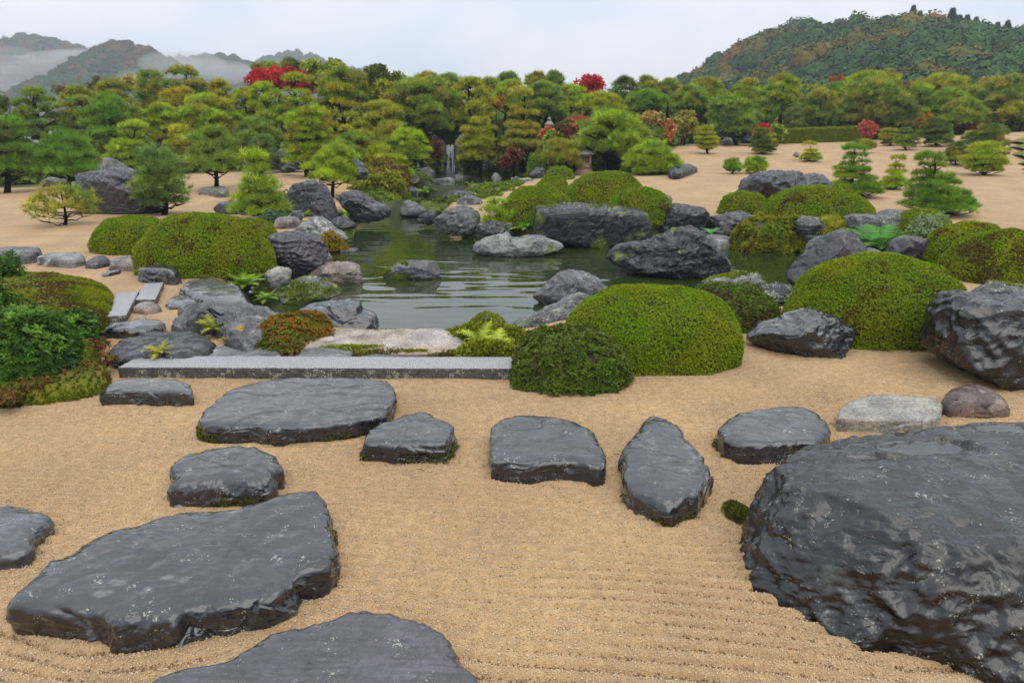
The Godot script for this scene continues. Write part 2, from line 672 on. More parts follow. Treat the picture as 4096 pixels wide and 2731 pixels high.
func make_sprays() -> void:
	S.azalea = leaf_fan(6, 0.032, 0.012, 15, 75, 1, 0.0, 1.1)
	S.broad = leaf_fan(6, 0.052, 0.019, 20, 85, 2, 0.1)
	S.loose = leaf_fan(7, 0.07, 0.026, 15, 80, 3, 0.1)
	S.needle = needle_tuft(16, 0.16, 0.011, 4)
	S.far_needle = needle_tuft(12, 0.24, 0.03, 5)
	S.tree_leaf = leaf_fan(6, 0.24, 0.12, 20, 95, 6, 0.1)
	S.maple = leaf_fan(7, 0.17, 0.07, 30, 110, 7, 0.15)
	S.rhododendron = leaf_fan(9, 0.082, 0.024, 40, 85, 8, 0.12, 1.1)
	S.moss = leaf_fan(6, 0.02, 0.006, 5, 50, 9)
	S.clump = [wood_clump(700, 31), wood_clump(700, 32), wood_clump(700, 33)]


# ---------------------------------------------------------------- stones
func reach(outline: PackedVector2Array, c: Vector2, bins: int) -> PackedFloat32Array:   # how far the outline lies from C in each direction
	var out := PackedFloat32Array()
	out.resize(bins)
	var n := outline.size()
	for k in bins:
		var dir := Vector2.from_angle(TAU * k / bins)
		var far := 0.0
		for i in n:
			var a := outline[i] - c
			var e := outline[(i + 1) % n] - outline[i]
			var den := dir.cross(e)
			if absf(den) < 1e-9:
				continue
			var t := a.cross(e) / den
			var u := a.cross(dir) / den
			if t > 0.0 and u >= -0.001 and u <= 1.001:
				far = maxf(far, t)
		out[k] = far
	var even := out.duplicate()
	for k in bins:
		even[k] = (out[(k + bins - 1) % bins] + 2.0 * out[k] + out[(k + 1) % bins]) * 0.25
	return even


func centre_of(outline: PackedVector2Array) -> Vector2:
	var area := 0.0
	var c := Vector2.ZERO
	var n := outline.size()
	for i in n:
		var k := outline[i].cross(outline[(i + 1) % n])
		area += k
		c += (outline[i] + outline[(i + 1) % n]) * k
	return c / (3.0 * area)


const TINTS := {   # base tint, second tint, share of crust, colour of crust
	"slate": [Color(0.039, 0.037, 0.044), Color(0.032, 0.037, 0.042), 0.12, Color(0.152, 0.156, 0.152)],
	"black": [Color(0.015, 0.014, 0.017), Color(0.019, 0.017, 0.017), 0.04, Color(0.086, 0.090, 0.073)],
	"violet": [Color(0.097, 0.082, 0.102), Color(0.076, 0.080, 0.093), 0.18, Color(0.242, 0.242, 0.242)],
	"grey": [Color(0.177, 0.177, 0.179), Color(0.123, 0.123, 0.129), 0.25, Color(0.363, 0.367, 0.346)],
	"blue": [Color(0.123, 0.129, 0.156), Color(0.100, 0.103, 0.129), 0.10, Color(0.277, 0.284, 0.284)],
	"pale": [Color(0.346, 0.346, 0.332), Color(0.207, 0.207, 0.210), 0.4, Color(0.609, 0.609, 0.582)],
	"cream": [Color(0.579, 0.536, 0.429), Color(0.429, 0.419, 0.365), 0.15, Color(0.644, 0.622, 0.536)],
	"pink": [Color(0.580, 0.495, 0.440), Color(0.540, 0.415, 0.290), 0.2, Color(0.62, 0.57, 0.56)],
	"tan": [Color(0.363, 0.284, 0.235), Color(0.249, 0.208, 0.190), 0.25, Color(0.484, 0.415, 0.346)],
	"brown": [Color(0.294, 0.190, 0.138), Color(0.190, 0.138, 0.121), 0.25, Color(0.415, 0.311, 0.242)],
	"moss": [Color.WHITE, Color.WHITE, 0.0, Color.WHITE],
	"olive": [Color(0.242, 0.242, 0.190), Color(0.166, 0.166, 0.138), 0.25, Color(0.415, 0.415, 0.329)],
}


func stone_mesh(outline: PackedVector2Array, c: Vector2, upright: bool, high: float, deep: float, opt: Dictionary) -> ArrayMesh:
	# the outline lies in the ground plane (flat) or stands upright; HIGH and DEEP are the half thicknesses on the two sides of it
	var bins := 240
	var far := reach(outline, c, bins)
	var mean := 0.0
	for r in far:
		mean += r / bins
	var n: int = opt.get("res", 18)
	var square: float = opt.get("square", 4.0)
	var seed_: int = opt.get("seed", 1)
	var amp: float = opt.get("amp", 0.10) * minf(mean, high * 2.2 if not upright else mean)
	var fine: float = opt.get("fine", 0.016)
	var beds: float = opt.get("beds", 0.0)
	var calm: float = opt.get("calm", 0.35)
	var chip: float = opt.get("chip", 0.9)
	var rift_deep: float = opt.get("rift", 0.035) * mean
	var bed_dir: Vector3 = opt.get("bed_dir", Vector3(0.15, 1.0, 0.25)).normalized()
	var look: Array = TINTS[opt.get("tint", "grey")]
	var moss: float = opt.get("moss", 0.0)
	var slope: Vector2 = opt.get("slope", Vector2.ZERO)
	var off := Vector3(seed_ * 7.31, seed_ * 3.17, seed_ * 5.73)
	var cuts := []   # broad flat faces broken off the side that is seen
	var chisel := RandomNumberGenerator.new()
	chisel.seed = seed_ + 99
	for i in int(opt.get("cut", 6 if upright else 0)):
		var n_cut := Vector3(chisel.randf_range(-1, 1), chisel.randf_range(-0.5, 0.9), chisel.randf_range(0.45, 1.2)) if upright else Vector3(chisel.randf_range(-1, 1), chisel.randf_range(-0.05, 0.42), chisel.randf_range(-0.1, 1.2))
		n_cut = n_cut.normalized()
		var support := 0.0
		for k in 24:
			var dir := Vector2.from_angle(TAU * k / 24.0) * far[k * bins / 24] * 0.85
			support = maxf(support, n_cut.dot(Vector3(dir.x, dir.y, high * 0.75) if upright else Vector3(dir.x, high * 0.75, dir.y)))
		cuts.append([n_cut, support * chisel.randf_range(0.72, 0.95)])
	for given in opt.get("faces", []):
		var n_face: Vector3 = given[0].normalized()
		var support := 0.0
		for k in 48:
			var dir := Vector2.from_angle(TAU * k / 48.0) * far[k * bins / 48] * 0.9
			support = maxf(support, n_face.dot(Vector3(dir.x, high * 0.8, dir.y)))
		cuts.append([n_face, support * given[1]])
	var known := {}
	var v := PackedVector3Array()
	var col := PackedColorArray()
	var out_dir := PackedVector3Array()
	var index := PackedInt32Array()
	var freq: float = 0.85 / maxf(mean, 0.08)
	for face in 6:
		var ids := PackedInt32Array()
		ids.resize((n + 1) * (n + 1))
		for i in n + 1:
			for j in n + 1:
				var key: Vector3i
				match face:
					0: key = Vector3i(n, i, j)
					1: key = Vector3i(0, i, j)
					2: key = Vector3i(i, n, j)
					3: key = Vector3i(i, 0, j)
					4: key = Vector3i(i, j, n)
					_: key = Vector3i(i, j, 0)
				if known.has(key):
					ids[i * (n + 1) + j] = known[key]
					continue
				var dir := Vector3(tan((2.0 * key.x / n - 1.0) * 0.7854), tan((2.0 * key.y / n - 1.0) * 0.7854), tan((2.0 * key.z / n - 1.0) * 0.7854)).normalized()
				var a := dir.x
				var b := dir.y if upright else dir.z
				var h := dir.z if upright else dir.y
				var rxy := sqrt(a * a + b * b)
				var k := pow(pow(rxy, square) + pow(absf(h), square), -1.0 / square)
				var rho := rxy * k
				var zeta := h * k
				var turn := fposmod(atan2(b, a) / TAU, 1.0) * bins
				var t0 := int(turn) % bins
				var big_r := lerpf(far[t0], far[(t0 + 1) % bins], turn - floorf(turn))
				var ca := a / maxf(rxy, 1e-6)
				var cb := b / maxf(rxy, 1e-6)
				var thick := high if zeta > 0.0 else deep
				var p: Vector3
				var o: Vector3
				var side := pow(rho, square - 1.0) / maxf(big_r, 0.02)
				var lid := signf(zeta) * pow(absf(zeta), square - 1.0) / maxf(thick, 0.02)
				if upright:
					p = Vector3(c.x + ca * big_r * rho, c.y + cb * big_r * rho, zeta * thick)
					o = Vector3(ca * side, cb * side, lid).normalized()
				else:
					p = Vector3(c.x + ca * big_r * rho, zeta * thick, c.y + cb * big_r * rho)
					if zeta > 0.0:
						p.y *= 1.0 + (slope.x * ca + slope.y * cb) * rho
					o = Vector3(ca * side, lid, cb * side).normalized()
				for cut in cuts:
					var over: float = cut[0].dot(p) - cut[1]
					if over > 0.0:
						p -= cut[0] * over * 0.9
				var q := p + off
				var warp := Vector3(soft.get_noise_3dv(q * freq * 90.0), soft.get_noise_3dv(q * freq * 90.0 + Vector3(80, 0, 0)), 0.0) / freq * 0.22
				var lump := ridge.get_noise_3dv(q * freq * 55.0)
				var swell := soft.get_noise_3dv(q * freq * 28.0)
				var plate := cell.get_noise_3dv((q + warp) * freq * 95.0 * Vector3(1.0, 1.7, 1.0))
				var flake := cell.get_noise_3dv((q + warp * 0.5) * freq * 270.0 * Vector3(1.0, 2.2, 1.0))
				var rift := absf(soft.get_noise_3dv((q + warp * 0.4) * freq * 70.0 + Vector3(9, 70, 2)))
				var move := amp * (lump * 0.55 + swell * 0.65 + chip * (plate * 0.6 + flake * 0.18)) + fine * ridge.get_noise_3dv(q * 420.0)
				move -= rift_deep * smoothstep(0.05, 0.0, rift)
				if beds > 0.0:
					var s := q.dot(bed_dir) * (10.0 / maxf(minf(mean, 1.0), 0.2)) + swell * 3.0 + soft.get_noise_3dv(q * freq * 70.0) * 1.6
					var f := floorf(s)
					var h0 := fposmod(sin(f * 12.9898 + seed_) * 43758.5, 1.0)
					var h1 := fposmod(sin((f + 1.0) * 12.9898 + seed_) * 43758.5, 1.0)
					move += beds * (lerpf(h0, h1, smoothstep(0.7, 1.0, s - f)) - 0.5) * 1.3 * smoothstep(-0.35, 0.15, soft.get_noise_3dv(q * freq * 50.0 + Vector3(0, 0, 44)))
				if not upright and zeta > 0.5:
					move *= lerpf(1.0, calm, smoothstep(0.75, 0.97, zeta))
				p += o * move
				known[key] = v.size()
				ids[i * (n + 1) + j] = v.size()
				v.append(p)
				out_dir.append(o)
				var tint: Color = look[0].lerp(look[1], smoothstep(-0.25, 0.25, soft.get_noise_3dv(q * 90.0 + Vector3(50, 9, 3))))
				var grain := soft.get_noise_3dv(q * 260.0)
				var crust := soft.get_noise_3dv(q * 520.0) + 0.55 * soft.get_noise_3dv(q * 75.0 + Vector3(5, 5, 5))
				tint *= 1.0 + 0.7 * grain
				var lichen: float = smoothstep(0.0, 0.14, crust - lerpf(0.75, 0.1, look[2]))
				tint = tint.lerp(look[3], lichen)
				if moss > 0.0:
					var m := smoothstep(0.0, 0.16, soft.get_noise_3dv(q * 150.0 + Vector3(3, 30, 7)) + 0.35 * soft.get_noise_3dv(q * 600.0) - lerpf(0.5, -0.35, moss))
					tint = tint.lerp(Color(0.215, 0.277, 0.035) * (1.0 + 0.8 * grain), m)
				tint.a = 1.0
				col.append(tint)
		for i in n:
			for j in n:
				var i0 := ids[i * (n + 1) + j]
				var i1 := ids[(i + 1) * (n + 1) + j]
				var i2 := ids[(i + 1) * (n + 1) + j + 1]
				var i3 := ids[i * (n + 1) + j + 1]
				if (v[i1] - v[i0]).cross(v[i2] - v[i0]).dot(out_dir[i0] + out_dir[i2]) > 0.0:
					index.append_array([i0, i2, i1, i0, i3, i2])
				else:
					index.append_array([i0, i1, i2, i0, i2, i3])
	for pool in opt.get("pools", []):   # hollows that hold rain, each with a rim all round
		var sum := 0.0
		var n_in := 0
		var es := PackedFloat32Array()
		es.resize(v.size())
		for i in v.size():
			es[i] = 9.0
			if v[i].y > high * 0.3:
				es[i] = Vector2((v[i].x - pool[0]) / pool[2], (v[i].z - pool[1]) / pool[3]).length() + 0.5 * soft.get_noise_3dv(v[i] * 450.0)
				if es[i] < 1.0:
					sum += v[i].y
					n_in += 1
		var level := sum / maxi(n_in, 1) - 0.006
		for i in v.size():
			var e := es[i]
			if e < 1.0:
				v[i].y = lerpf(v[i].y, level - 0.012, smoothstep(1.0, 0.85, e))
			elif e < 1.5:
				v[i].y = lerpf(v[i].y, maxf(v[i].y, level + 0.008), smoothstep(1.5, 1.1, e))
		pool.append(level)
	var normals := PackedVector3Array()
	normals.resize(v.size())
	for t in range(0, index.size(), 3):
		var nn := (v[index[t + 2]] - v[index[t]]).cross(v[index[t + 1]] - v[index[t]])
		normals[index[t]] += nn
		normals[index[t + 1]] += nn
		normals[index[t + 2]] += nn
	for i in normals.size():
		normals[i] = normals[i].normalized()
	return surface(v, index, normals, col)


var stones: Array[Vector3] = []   # x, distance and radius of those that the rake went round


func flat_stone(called: String, frame: String, pts: Array, high: float, mat: String, label: String, group := "", opt := {}) -> Node3D:
	# a stone lying in the ground; its lower edge is where it meets the ground, its upper edge is the far rim of its top
	var ps: Array[Vector2] = []
	var top := 1e9
	var low := -1e9
	var mid := Vector2.ZERO
	for i in range(0, pts.size(), 2):
		var p := px(frame, pts[i], pts[i + 1])
		ps.append(p)
		top = minf(top, p.y)
		low = maxf(low, p.y)
		mid += p / (pts.size() / 2.0)
	var y0: float = opt.water if opt.has("water") else on_ground(Vector2(mid.x, lerpf(mid.y, low, 0.5))).y
	y0 += opt.get("lift", 0.0)
	var line := PackedVector2Array()
	if on_ground(Vector2(mid.x, low)).z < -8.4 and not opt.has("lid"):
		opt.wrap = true
	var flat_area := 0.0
	for share in [0.0, 0.92, 0.6, 0.35, 0.15]:   # the far rim lies as high as the outline allows
		var got := PackedVector2Array()
		for p in ps:
			var f := (low - p.y) / (low - top)
			var q := on_level(p, y0 + high * share * (smoothstep(0.12, 0.8, f) if opt.has("wrap") else 1.0 if opt.has("lid") else smoothstep(-0.05, 0.42, f)))
			got.append(Vector2(q.x, q.z))
		var area := 0.0
		for i in got.size():
			area += got[i].cross(got[(i + 1) % got.size()])
		if share == 0.0:
			flat_area = area
			line = got
		elif area / flat_area > 0.45 and Geometry2D.is_point_in_polygon(centre_of(got), got):
			line = got
			break
	var c := centre_of(line)
	for i in line.size():
		line[i] -= c
	opt.seed = taken.size() * 3 + stones.size() * 5 + int(absf(c.x) * 50.0)
	for pool in opt.get("pools", []):
		var q := on_level(px(frame, pool[0], pool[1]), y0 + high * 0.9)
		pool[0] = q.x - c.x
		pool[1] = q.z - c.y
	var mesh := stone_mesh(line, Vector2.ZERO, false, high, opt.get("deep", 0.14), opt)
	var o := part(called, mesh, M[mat], self)
	o.position = Vector3(c.x, y0, c.y)
	for pool in opt.get("pools", []):
		var disc := PackedVector3Array()
		var up := PackedVector3Array()
		for k in 40:
			for q in [Vector2.ZERO, Vector2.from_angle(TAU * k / 40.0), Vector2.from_angle(TAU * (k + 1) / 40.0)]:
				disc.append(Vector3(pool[0] + q.x * pool[2] * 1.12, pool[4], pool[1] + q.y * pool[3] * 1.12))
				up.append(Vector3.UP)
		part("puddle", surface(disc, PackedInt32Array(), up), M.puddle, o)
	tag(o, label, opt.get("category", "rock"), group)
	if opt.get("moss", 0.0) > 0.15:
		cover(o, "moss_tufts", "moss", 1.4, int(1400 * opt.moss + 300), [Color(0.13, 0.15, 0.012), Color(0.19, 0.23, 0.012), Color(0.25, 0.29, 0.015)], true)
	var r := 0.0
	for q in line:
		r += q.length() / line.size()
	if group == "stepping stones in the raked gravel":   # bits of moss where the rim meets the gravel
		var arr := mesh.surface_get_arrays(0)
		var where := []
		var tints := PackedColorArray()
		rnd.seed = hash(label)
		for v in arr[Mesh.ARRAY_VERTEX]:
			if v.y > -0.02 and v.y < 0.05 and soft.get_noise_3dv((v + o.position) * 170.0) > 0.34 and rnd.randf() < 0.16:
				for k in 2:
					where.append(Transform3D(facing((Vector3(v.x, 0, v.z).normalized() * 0.7 + Vector3.UP + direction() * 0.4).normalized(), rnd.randf() * TAU, rnd.randf_range(0.5, 1.0)), v + direction() * 0.012))
					tints.append([Color(0.12, 0.15, 0.012), Color(0.18, 0.21, 0.015), Color(0.08, 0.09, 0.015)][rnd.randi() % 3])
		if where.size() > 4:
			scatter("moss_fringe", S.moss, M.leaf, o, where, tints)
	if -c.y < 9.0:
		stones.append(Vector3(c.x, -c.y, r))
	return o


func boulder(called: String, frame: String, pts: Array, thick: float, mat: String, label: String, group := "", opt := {}) -> Node3D:
	# a stone standing on the ground or in the water: THICK is half its depth as a share of its width
	var ps: Array[Vector2] = []
	var low := Vector2(0, -1e9)
	var left := 1e9
	var right := -1e9
	for i in range(0, pts.size(), 2):
		var p := px(frame, pts[i], pts[i + 1])
		ps.append(p)
		if p.y > low.y:
			low = p
		left = minf(left, p.x)
		right = maxf(right, p.x)
	var d: float = opt.get("d", 0.0)
	if d == 0.0:
		d = -(on_level(low, opt.water).z if opt.has("water") else on_ground(low).z)
	var width := (right - left) * metres(low, d)
	var half := thick * width
	d += half * 0.65
	var line := PackedVector2Array()
	for p in ps:
		var q := at(p, d)
		line.append(Vector2(q.x, q.y))
	var c := centre_of(line)
	for i in line.size():
		line[i] -= c
	opt.seed = taken.size() * 3 + int(absf(c.x) * 70.0) + int(d * 10.0)
	if not opt.has("res"):
		opt.res = clampi(int(width * 330.0 / d), 12, 44)
	if not opt.has("square"):
		opt.square = 2.9
	if not opt.has("fine"):
		opt.fine = 0.022 + 0.012 * width
	if not opt.has("amp"):
		opt.amp = 0.13
	var o := part(called, stone_mesh(line, Vector2.ZERO, true, half, half, opt), M[mat], self)
	o.position = Vector3(c.x, c.y, -d)
	tag(o, label, "rock", group)
	if opt.get("moss", 0.0) > 0.15 and d < 24.0:
		cover(o, "moss_tufts", "moss", 0.6 + d * 0.07, int(1400 * opt.moss + 300), [Color(0.13, 0.15, 0.012), Color(0.19, 0.23, 0.012), Color(0.25, 0.29, 0.015)], true)
	return o


func cover(o: MeshInstance3D, called: String, spray: String, size: float, count: int, colours: Array, only_moss: bool) -> void:
	# small tufts growing on the upper side of a mesh, on its mossy patches alone if ONLY_MOSS
	var arr := o.mesh.surface_get_arrays(0)
	var v: PackedVector3Array = arr[Mesh.ARRAY_VERTEX]
	var n: PackedVector3Array = arr[Mesh.ARRAY_NORMAL]
	var c: PackedColorArray = arr[Mesh.ARRAY_COLOR]
	var index: PackedInt32Array = arr[Mesh.ARRAY_INDEX]
	var where := []
	var tints := PackedColorArray()
	var tries := 0
	while where.size() < count and tries < count * 30:
		tries += 1
		var t := (rnd.randi() % (index.size() / 3)) * 3
		var i := index[t]
		if n[i].y < -0.2 or o.position.y + v[i].y < POND_LEVEL or (only_moss and c[i].g < c[i].r * 1.16):
			continue
		var a := rnd.randf()
		var b := rnd.randf() * (1.0 - a)
		var p := v[i] * (1.0 - a - b) + v[index[t + 1]] * a + v[index[t + 2]] * b
		where.append(Transform3D(facing((n[i] + direction() * 0.5).normalized(), rnd.randf() * TAU, size * rnd.randf_range(0.6, 1.4)), p - n[i] * 0.004))
		var patch := soft.get_noise_3dv((o.position + p) * 130.0) + rnd.randf_range(-0.2, 0.2)
		var tint: Color = colours[clampi(int((patch + 0.5) * colours.size()), 0, colours.size() - 1)] * rnd.randf_range(0.65, 1.3)
		tint.a = 1.0
		tints.append(tint)
	scatter(called, S[spray], M.leaf, o, where, tints)


# ---------------------------------------------------------------- clipped shrubs
func clipped_shrub(called: String, frame: String, x0: float, x1: float, top: float, base: float, label: String, group: String, opt := {}) -> Node3D:
	var mid := px(frame, (x0 + x1) * 0.5, base)
	var d: float = opt.get("d", 0.0)
	if d == 0.0:
		d = -on_ground(mid).z
	var wide := px(frame, x1, base).x - px(frame, x0, base).x
	var half := wide * metres(mid, d) * 0.5
	var deep := half * float(opt.get("deep", 0.85))
	d += deep * 0.8
	half = wide * metres(mid, d) * 0.5
	var here := at(Vector2(mid.x, px(frame, 0, base).y), d)
	here.y = opt.get("foot", land(here.x, d)) - 0.03
	var peak := at(Vector2(mid.x, px(frame, 0, top).y), d)
	var high := peak.y - here.y
	var o := thing(called, here, label, "shrub", group)
	rnd.seed = hash(label)
	var spray: ArrayMesh = S[opt.get("spray", "azalea")]
	var step: float = opt.get("step", 0.034)
	var grow: float = step / 0.034 * float(opt.get("grow", 0.9))
	var brown: float = opt.get("brown", 0.3)
	var fresh: Color = opt.get("fresh", Color(0.220, 0.300, 0.010))
	var rust: Color = opt.get("rust", Color(0.130, 0.062, 0.016))
	var rough: float = opt.get("rough", 0.03)
	var area := TAU * pow((pow(half * deep, 1.6) + pow(half * high, 1.6) + pow(deep * high, 1.6)) / 3.0, 0.625)
	var count := int(area / (step * step) * float(opt.get("thick", 3.2)))
	var where := []
	var tints := PackedColorArray()
	var e := 2.35
	var off := Vector3(here.x * 3.0, 0.0, here.z * 2.0)
	while where.size() < count:
		var dir := direction()
		dir.y = absf(dir.y)
		var k := pow(pow(absf(dir.x), e) + pow(dir.y, e) + pow(absf(dir.z), e), -1.0 / e)
		var q := dir * k
		var p := Vector3(q.x * half, q.y * high, q.z * deep)
		var n := Vector3(signf(q.x) * pow(absf(q.x), e - 1.0) / half, pow(q.y, e - 1.0) / high, signf(q.z) * pow(absf(q.z), e - 1.0) / deep)
		if rnd.randf() > n.length() * minf(minf(half, high), deep) * 1.6:
			continue
		n = n.normalized()
		if p.z < -0.55 * deep and n.y < 0.35:   # the far foot of the shrub
			continue
		var lump := soft.get_noise_3dv((p + off) * 160.0 / maxf(half, 0.4)) * rough * 2.0
		p += n * (lump + rnd.randf_range(-2.4, 0.5) * step * float(opt.get("ragged", 0.55)))
		where.append(Transform3D(facing((n + direction() * 0.55 + Vector3(0, 0.25, 0)).normalized(), rnd.randf() * TAU, grow * rnd.randf_range(0.75, 1.25)), p))
		var bare := soft.get_noise_3dv((p + off) * 190.0) * 0.9 + soft.get_noise_3dv((p + off) * 900.0) * 0.55 + rnd.randf_range(-0.3, 0.3)
		var c := fresh * rnd.randf_range(0.65, 1.3)
		c.r *= 1.0 + 0.35 * soft.get_noise_3dv((p + off) * 110.0 + Vector3(40, 0, 0))
		if bare > lerpf(0.85, -0.25, brown):
			c = rust.lerp(fresh, rnd.randf() * 0.45) * rnd.randf_range(0.6, 1.3)
		c.a = 1.0
		tints.append(c)
	scatter("foliage", spray, M[opt.get("mat", "leaf")], o, where, tints)
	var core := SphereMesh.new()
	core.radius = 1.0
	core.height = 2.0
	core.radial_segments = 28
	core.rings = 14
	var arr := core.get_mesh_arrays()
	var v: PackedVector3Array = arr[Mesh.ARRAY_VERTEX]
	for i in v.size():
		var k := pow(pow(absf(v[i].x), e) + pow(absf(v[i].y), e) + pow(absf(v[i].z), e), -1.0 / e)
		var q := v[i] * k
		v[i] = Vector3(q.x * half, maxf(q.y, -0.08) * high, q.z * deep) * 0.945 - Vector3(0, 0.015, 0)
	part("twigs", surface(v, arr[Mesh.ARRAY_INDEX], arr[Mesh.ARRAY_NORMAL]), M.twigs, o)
	return o


# ---------------------------------------------------------------- pines
const PINE := {
	"green": Color(0.238, 0.363, 0.043), "yellow": Color(0.400, 0.440, 0.024), "olive": Color(0.356, 0.363, 0.040), "dark": Color(0.135, 0.202, 0.034),
	"fresh": Color(0.341, 0.491, 0.025), "gold": Color(0.430, 0.370, 0.022), "blue": Color(0.166, 0.282, 0.062), "deep": Color(0.174, 0.336, 0.029),
}


func pine(frame: String, x: float, top: float, bottom: float, half_px: float, d: float, colour: String, shape: String, label: String, group: String, opt := {}) -> Node3D:
	# the crown spans TOP to BOTTOM and HALF_PX to each side of X at distance D; opt.base is where the trunk meets the ground
	rnd.seed = hash(label)
	var foot: Vector3
	if opt.has("base"):
		foot = on_ground(px(frame, opt.base[0], opt.base[1]))
		d = -foot.z
	var head := at(px(frame, x, top), d)
	var hem := at(px(frame, x, bottom), d)
	var radius := half_px * float(FRAME[frame][2]) * metres(px(frame, x, bottom), d)
	if not opt.has("base"):
		foot = Vector3(head.x + radius * rnd.randf_range(-0.15, 0.15), 0, -d)
		foot.y = land(foot.x, d)
	hem.y = maxf(hem.y, foot.y + 0.05)
	var o := thing("pine_tree", foot, label, "pine tree", group)
	var tall := head.y - foot.y
	var crown := head.y - hem.y
	var lean := Vector3(head.x - foot.x, 0, 0)
	var big := d > 24.0 and not opt.has("near")
	var bark: Material = M.red_bark if opt.get("red", false) else M.bark
	# trunk: one gentle double bend
	var path := []
	var radii := []
	var bend := rnd.randf_range(-0.07, 0.07) * tall + float(opt.get("bend", 0.0)) * tall
	var girth: float = opt.get("girth", clampf(0.028 * tall + 0.012 * radius, 0.03, 0.24))
	for i in 9:
		var t := i / 8.0
		path.append(Vector3(lean.x * pow(t, 0.8), tall * 0.94 * t - 0.08 * (1.0 - t), 0) + Vector3(sin(t * PI * 1.7) * bend, 0, sin(t * PI * 1.3 + 1.0) * bend * 0.6))
		radii.append(girth * (1.25 - 1.05 * t) * (1.25 if i == 0 else 1.0))
	part("trunk", tube_mesh(path, radii, 8), bark, o)
	# pads of needles in layers, each carried by a limb
	var layers: int = opt.get("layers", clampi(int(crown / maxf(radius * 0.36, 0.28)) + 1, 3, 9))
	var pads := []   # centre, radius, height
	var flat: float = opt.get("flat", 0.34)
	if shape == "dome":   # rounded pads close together over the whole crown
		var shell := clampi(int(11.0 + 9.0 * radius / 2.0), 12, 26)
		var up_half := crown * 0.62
		var low_half := crown * 0.38
		var turn := rnd.randf() * TAU
		for i in shell:
			var u := lerpf(-0.62, 1.0, (i + 0.5) / shell)
			var a := turn + i * 2.39996 + rnd.randf_range(-0.35, 0.35)
			var rr := sqrt(maxf(1.0 - u * u, 0.0)) * rnd.randf_range(0.62, 0.82)
			var pr := radius * rnd.randf_range(0.30, 0.46)
			var y := hem.y - foot.y + low_half + (u * (up_half - pr * 0.45) if u > 0.0 else u * low_half)
			pads.append([Vector3(lean.x * clampf(y / tall, 0.0, 1.0) + cos(a) * rr * radius, y, sin(a) * rr * radius), pr, pr * rnd.randf_range(0.42, 0.60)])
		pads.append([Vector3(lean.x, tall - radius * 0.22, 0), radius * 0.4, radius * 0.2])
		layers = 0
	for i in layers:
		var t := (i + 0.35) / layers
		var r := radius
		match shape:
			"layers": r *= sqrt(maxf(1.0 - pow(t, 2.4), 0.0)) * lerpf(0.80, 1.0, minf(t * 3.0, 1.0))
			"cone": r *= 1.0 - 0.80 * t
			"tall": r *= sqrt(maxf(1.0 - pow(absf(t - 0.35) / 0.72, 2.0), 0.0))
			"wide": r *= sqrt(maxf(1.0 - pow(t, 3.0), 0.0)) * (1.0 if i % 2 == 0 else 0.86)
		var y := hem.y - foot.y + crown * t
		if i == layers - 1:
			var pr := maxf(r, radius * 0.42)
			pads.append([Vector3(lean.x, tall - pr * flat * 1.1, 0), pr, pr * flat * 1.25])
			continue
		var count := clampi(int(r / maxf(radius * 0.40, 0.22) * 3.0), 3, 8)
		var turn := rnd.randf() * TAU
		for k in count:
			var a := turn + TAU * (k + rnd.randf_range(-0.25, 0.25)) / count
			var pr := r * rnd.randf_range(0.27, 0.46) * float(opt.get("full", 1.0))
			var out := (r - pr) * rnd.randf_range(0.85, 1.05)
			pads.append([Vector3(lean.x * y / tall + cos(a) * out, y + rnd.randf_range(-0.32, 0.28) * crown / layers, sin(a) * out), pr, pr * flat * rnd.randf_range(0.85, 1.2)])
	var joined_v := PackedVector3Array()
	var joined_i := PackedInt32Array()
	var joined_n := PackedVector3Array()
	for pad in pads:
		var to: Vector3 = pad[0] - Vector3(0, pad[2] * 0.55, 0)
		var t := clampf((to.y - 0.22 * pad[0].length() * 0.3) / tall, 0.12, 0.92)
		var f := t * 8.0
		var from: Vector3 = path[int(f)].lerp(path[mini(int(f) + 1, 8)], f - int(f))
		var elbow := from.lerp(to, 0.5) + Vector3(rnd.randf_range(-0.06, 0.06), rnd.randf_range(-0.10, -0.02), rnd.randf_range(-0.06, 0.06)) * radius
		var g := clampf(girth * (0.5 - 0.28 * t), 0.010, 0.09)
		var limb := [from, from.lerp(elbow, 0.55) + Vector3(0, 0.02, 0), elbow, elbow.lerp(to, 0.55) + Vector3(0, 0.03 * radius, 0), to]
		if big:
			tube(limb, [g, g * 0.8, g * 0.65, g * 0.5, g * 0.3], 5, joined_v, joined_i, joined_n)
		else:
			part("branch", tube_mesh(limb, [g, g * 0.85, g * 0.7, g * 0.5, g * 0.3], 6), bark, o)
		for s in (2 if big else 5):   # twigs that fan out under the pad
			var a := rnd.randf() * TAU
			var end: Vector3 = pad[0] + Vector3(cos(a) * pad[1] * 0.8, pad[2] * rnd.randf_range(-0.2, 0.35), sin(a) * pad[1] * 0.8)
			tube([elbow.lerp(to, 0.6), to.lerp(end, 0.5) + Vector3(0, -0.02, 0), end], [g * 0.45, g * 0.32, g * 0.15], 4, joined_v, joined_i, joined_n)
	part("limbs" if big else "twigs", surface(joined_v, joined_i, joined_n), bark, o).set_meta("kind", "stuff")
	# needles
	var tuft_size: float = opt.get("tuft", clampf(0.0068 * d, 0.14, 0.34))
	var mesh: ArrayMesh = S.far_needle if big else S.needle
	var unit := tuft_size / (0.24 if big else 0.16)
	var density: float = opt.get("density", 1.0)
	var where := []
	var tints := PackedColorArray()
	var base: Color = PINE[colour]
	var second: Color = PINE[opt.get("second", colour)]
	var off := Vector3(foot.x, foot.y, foot.z)
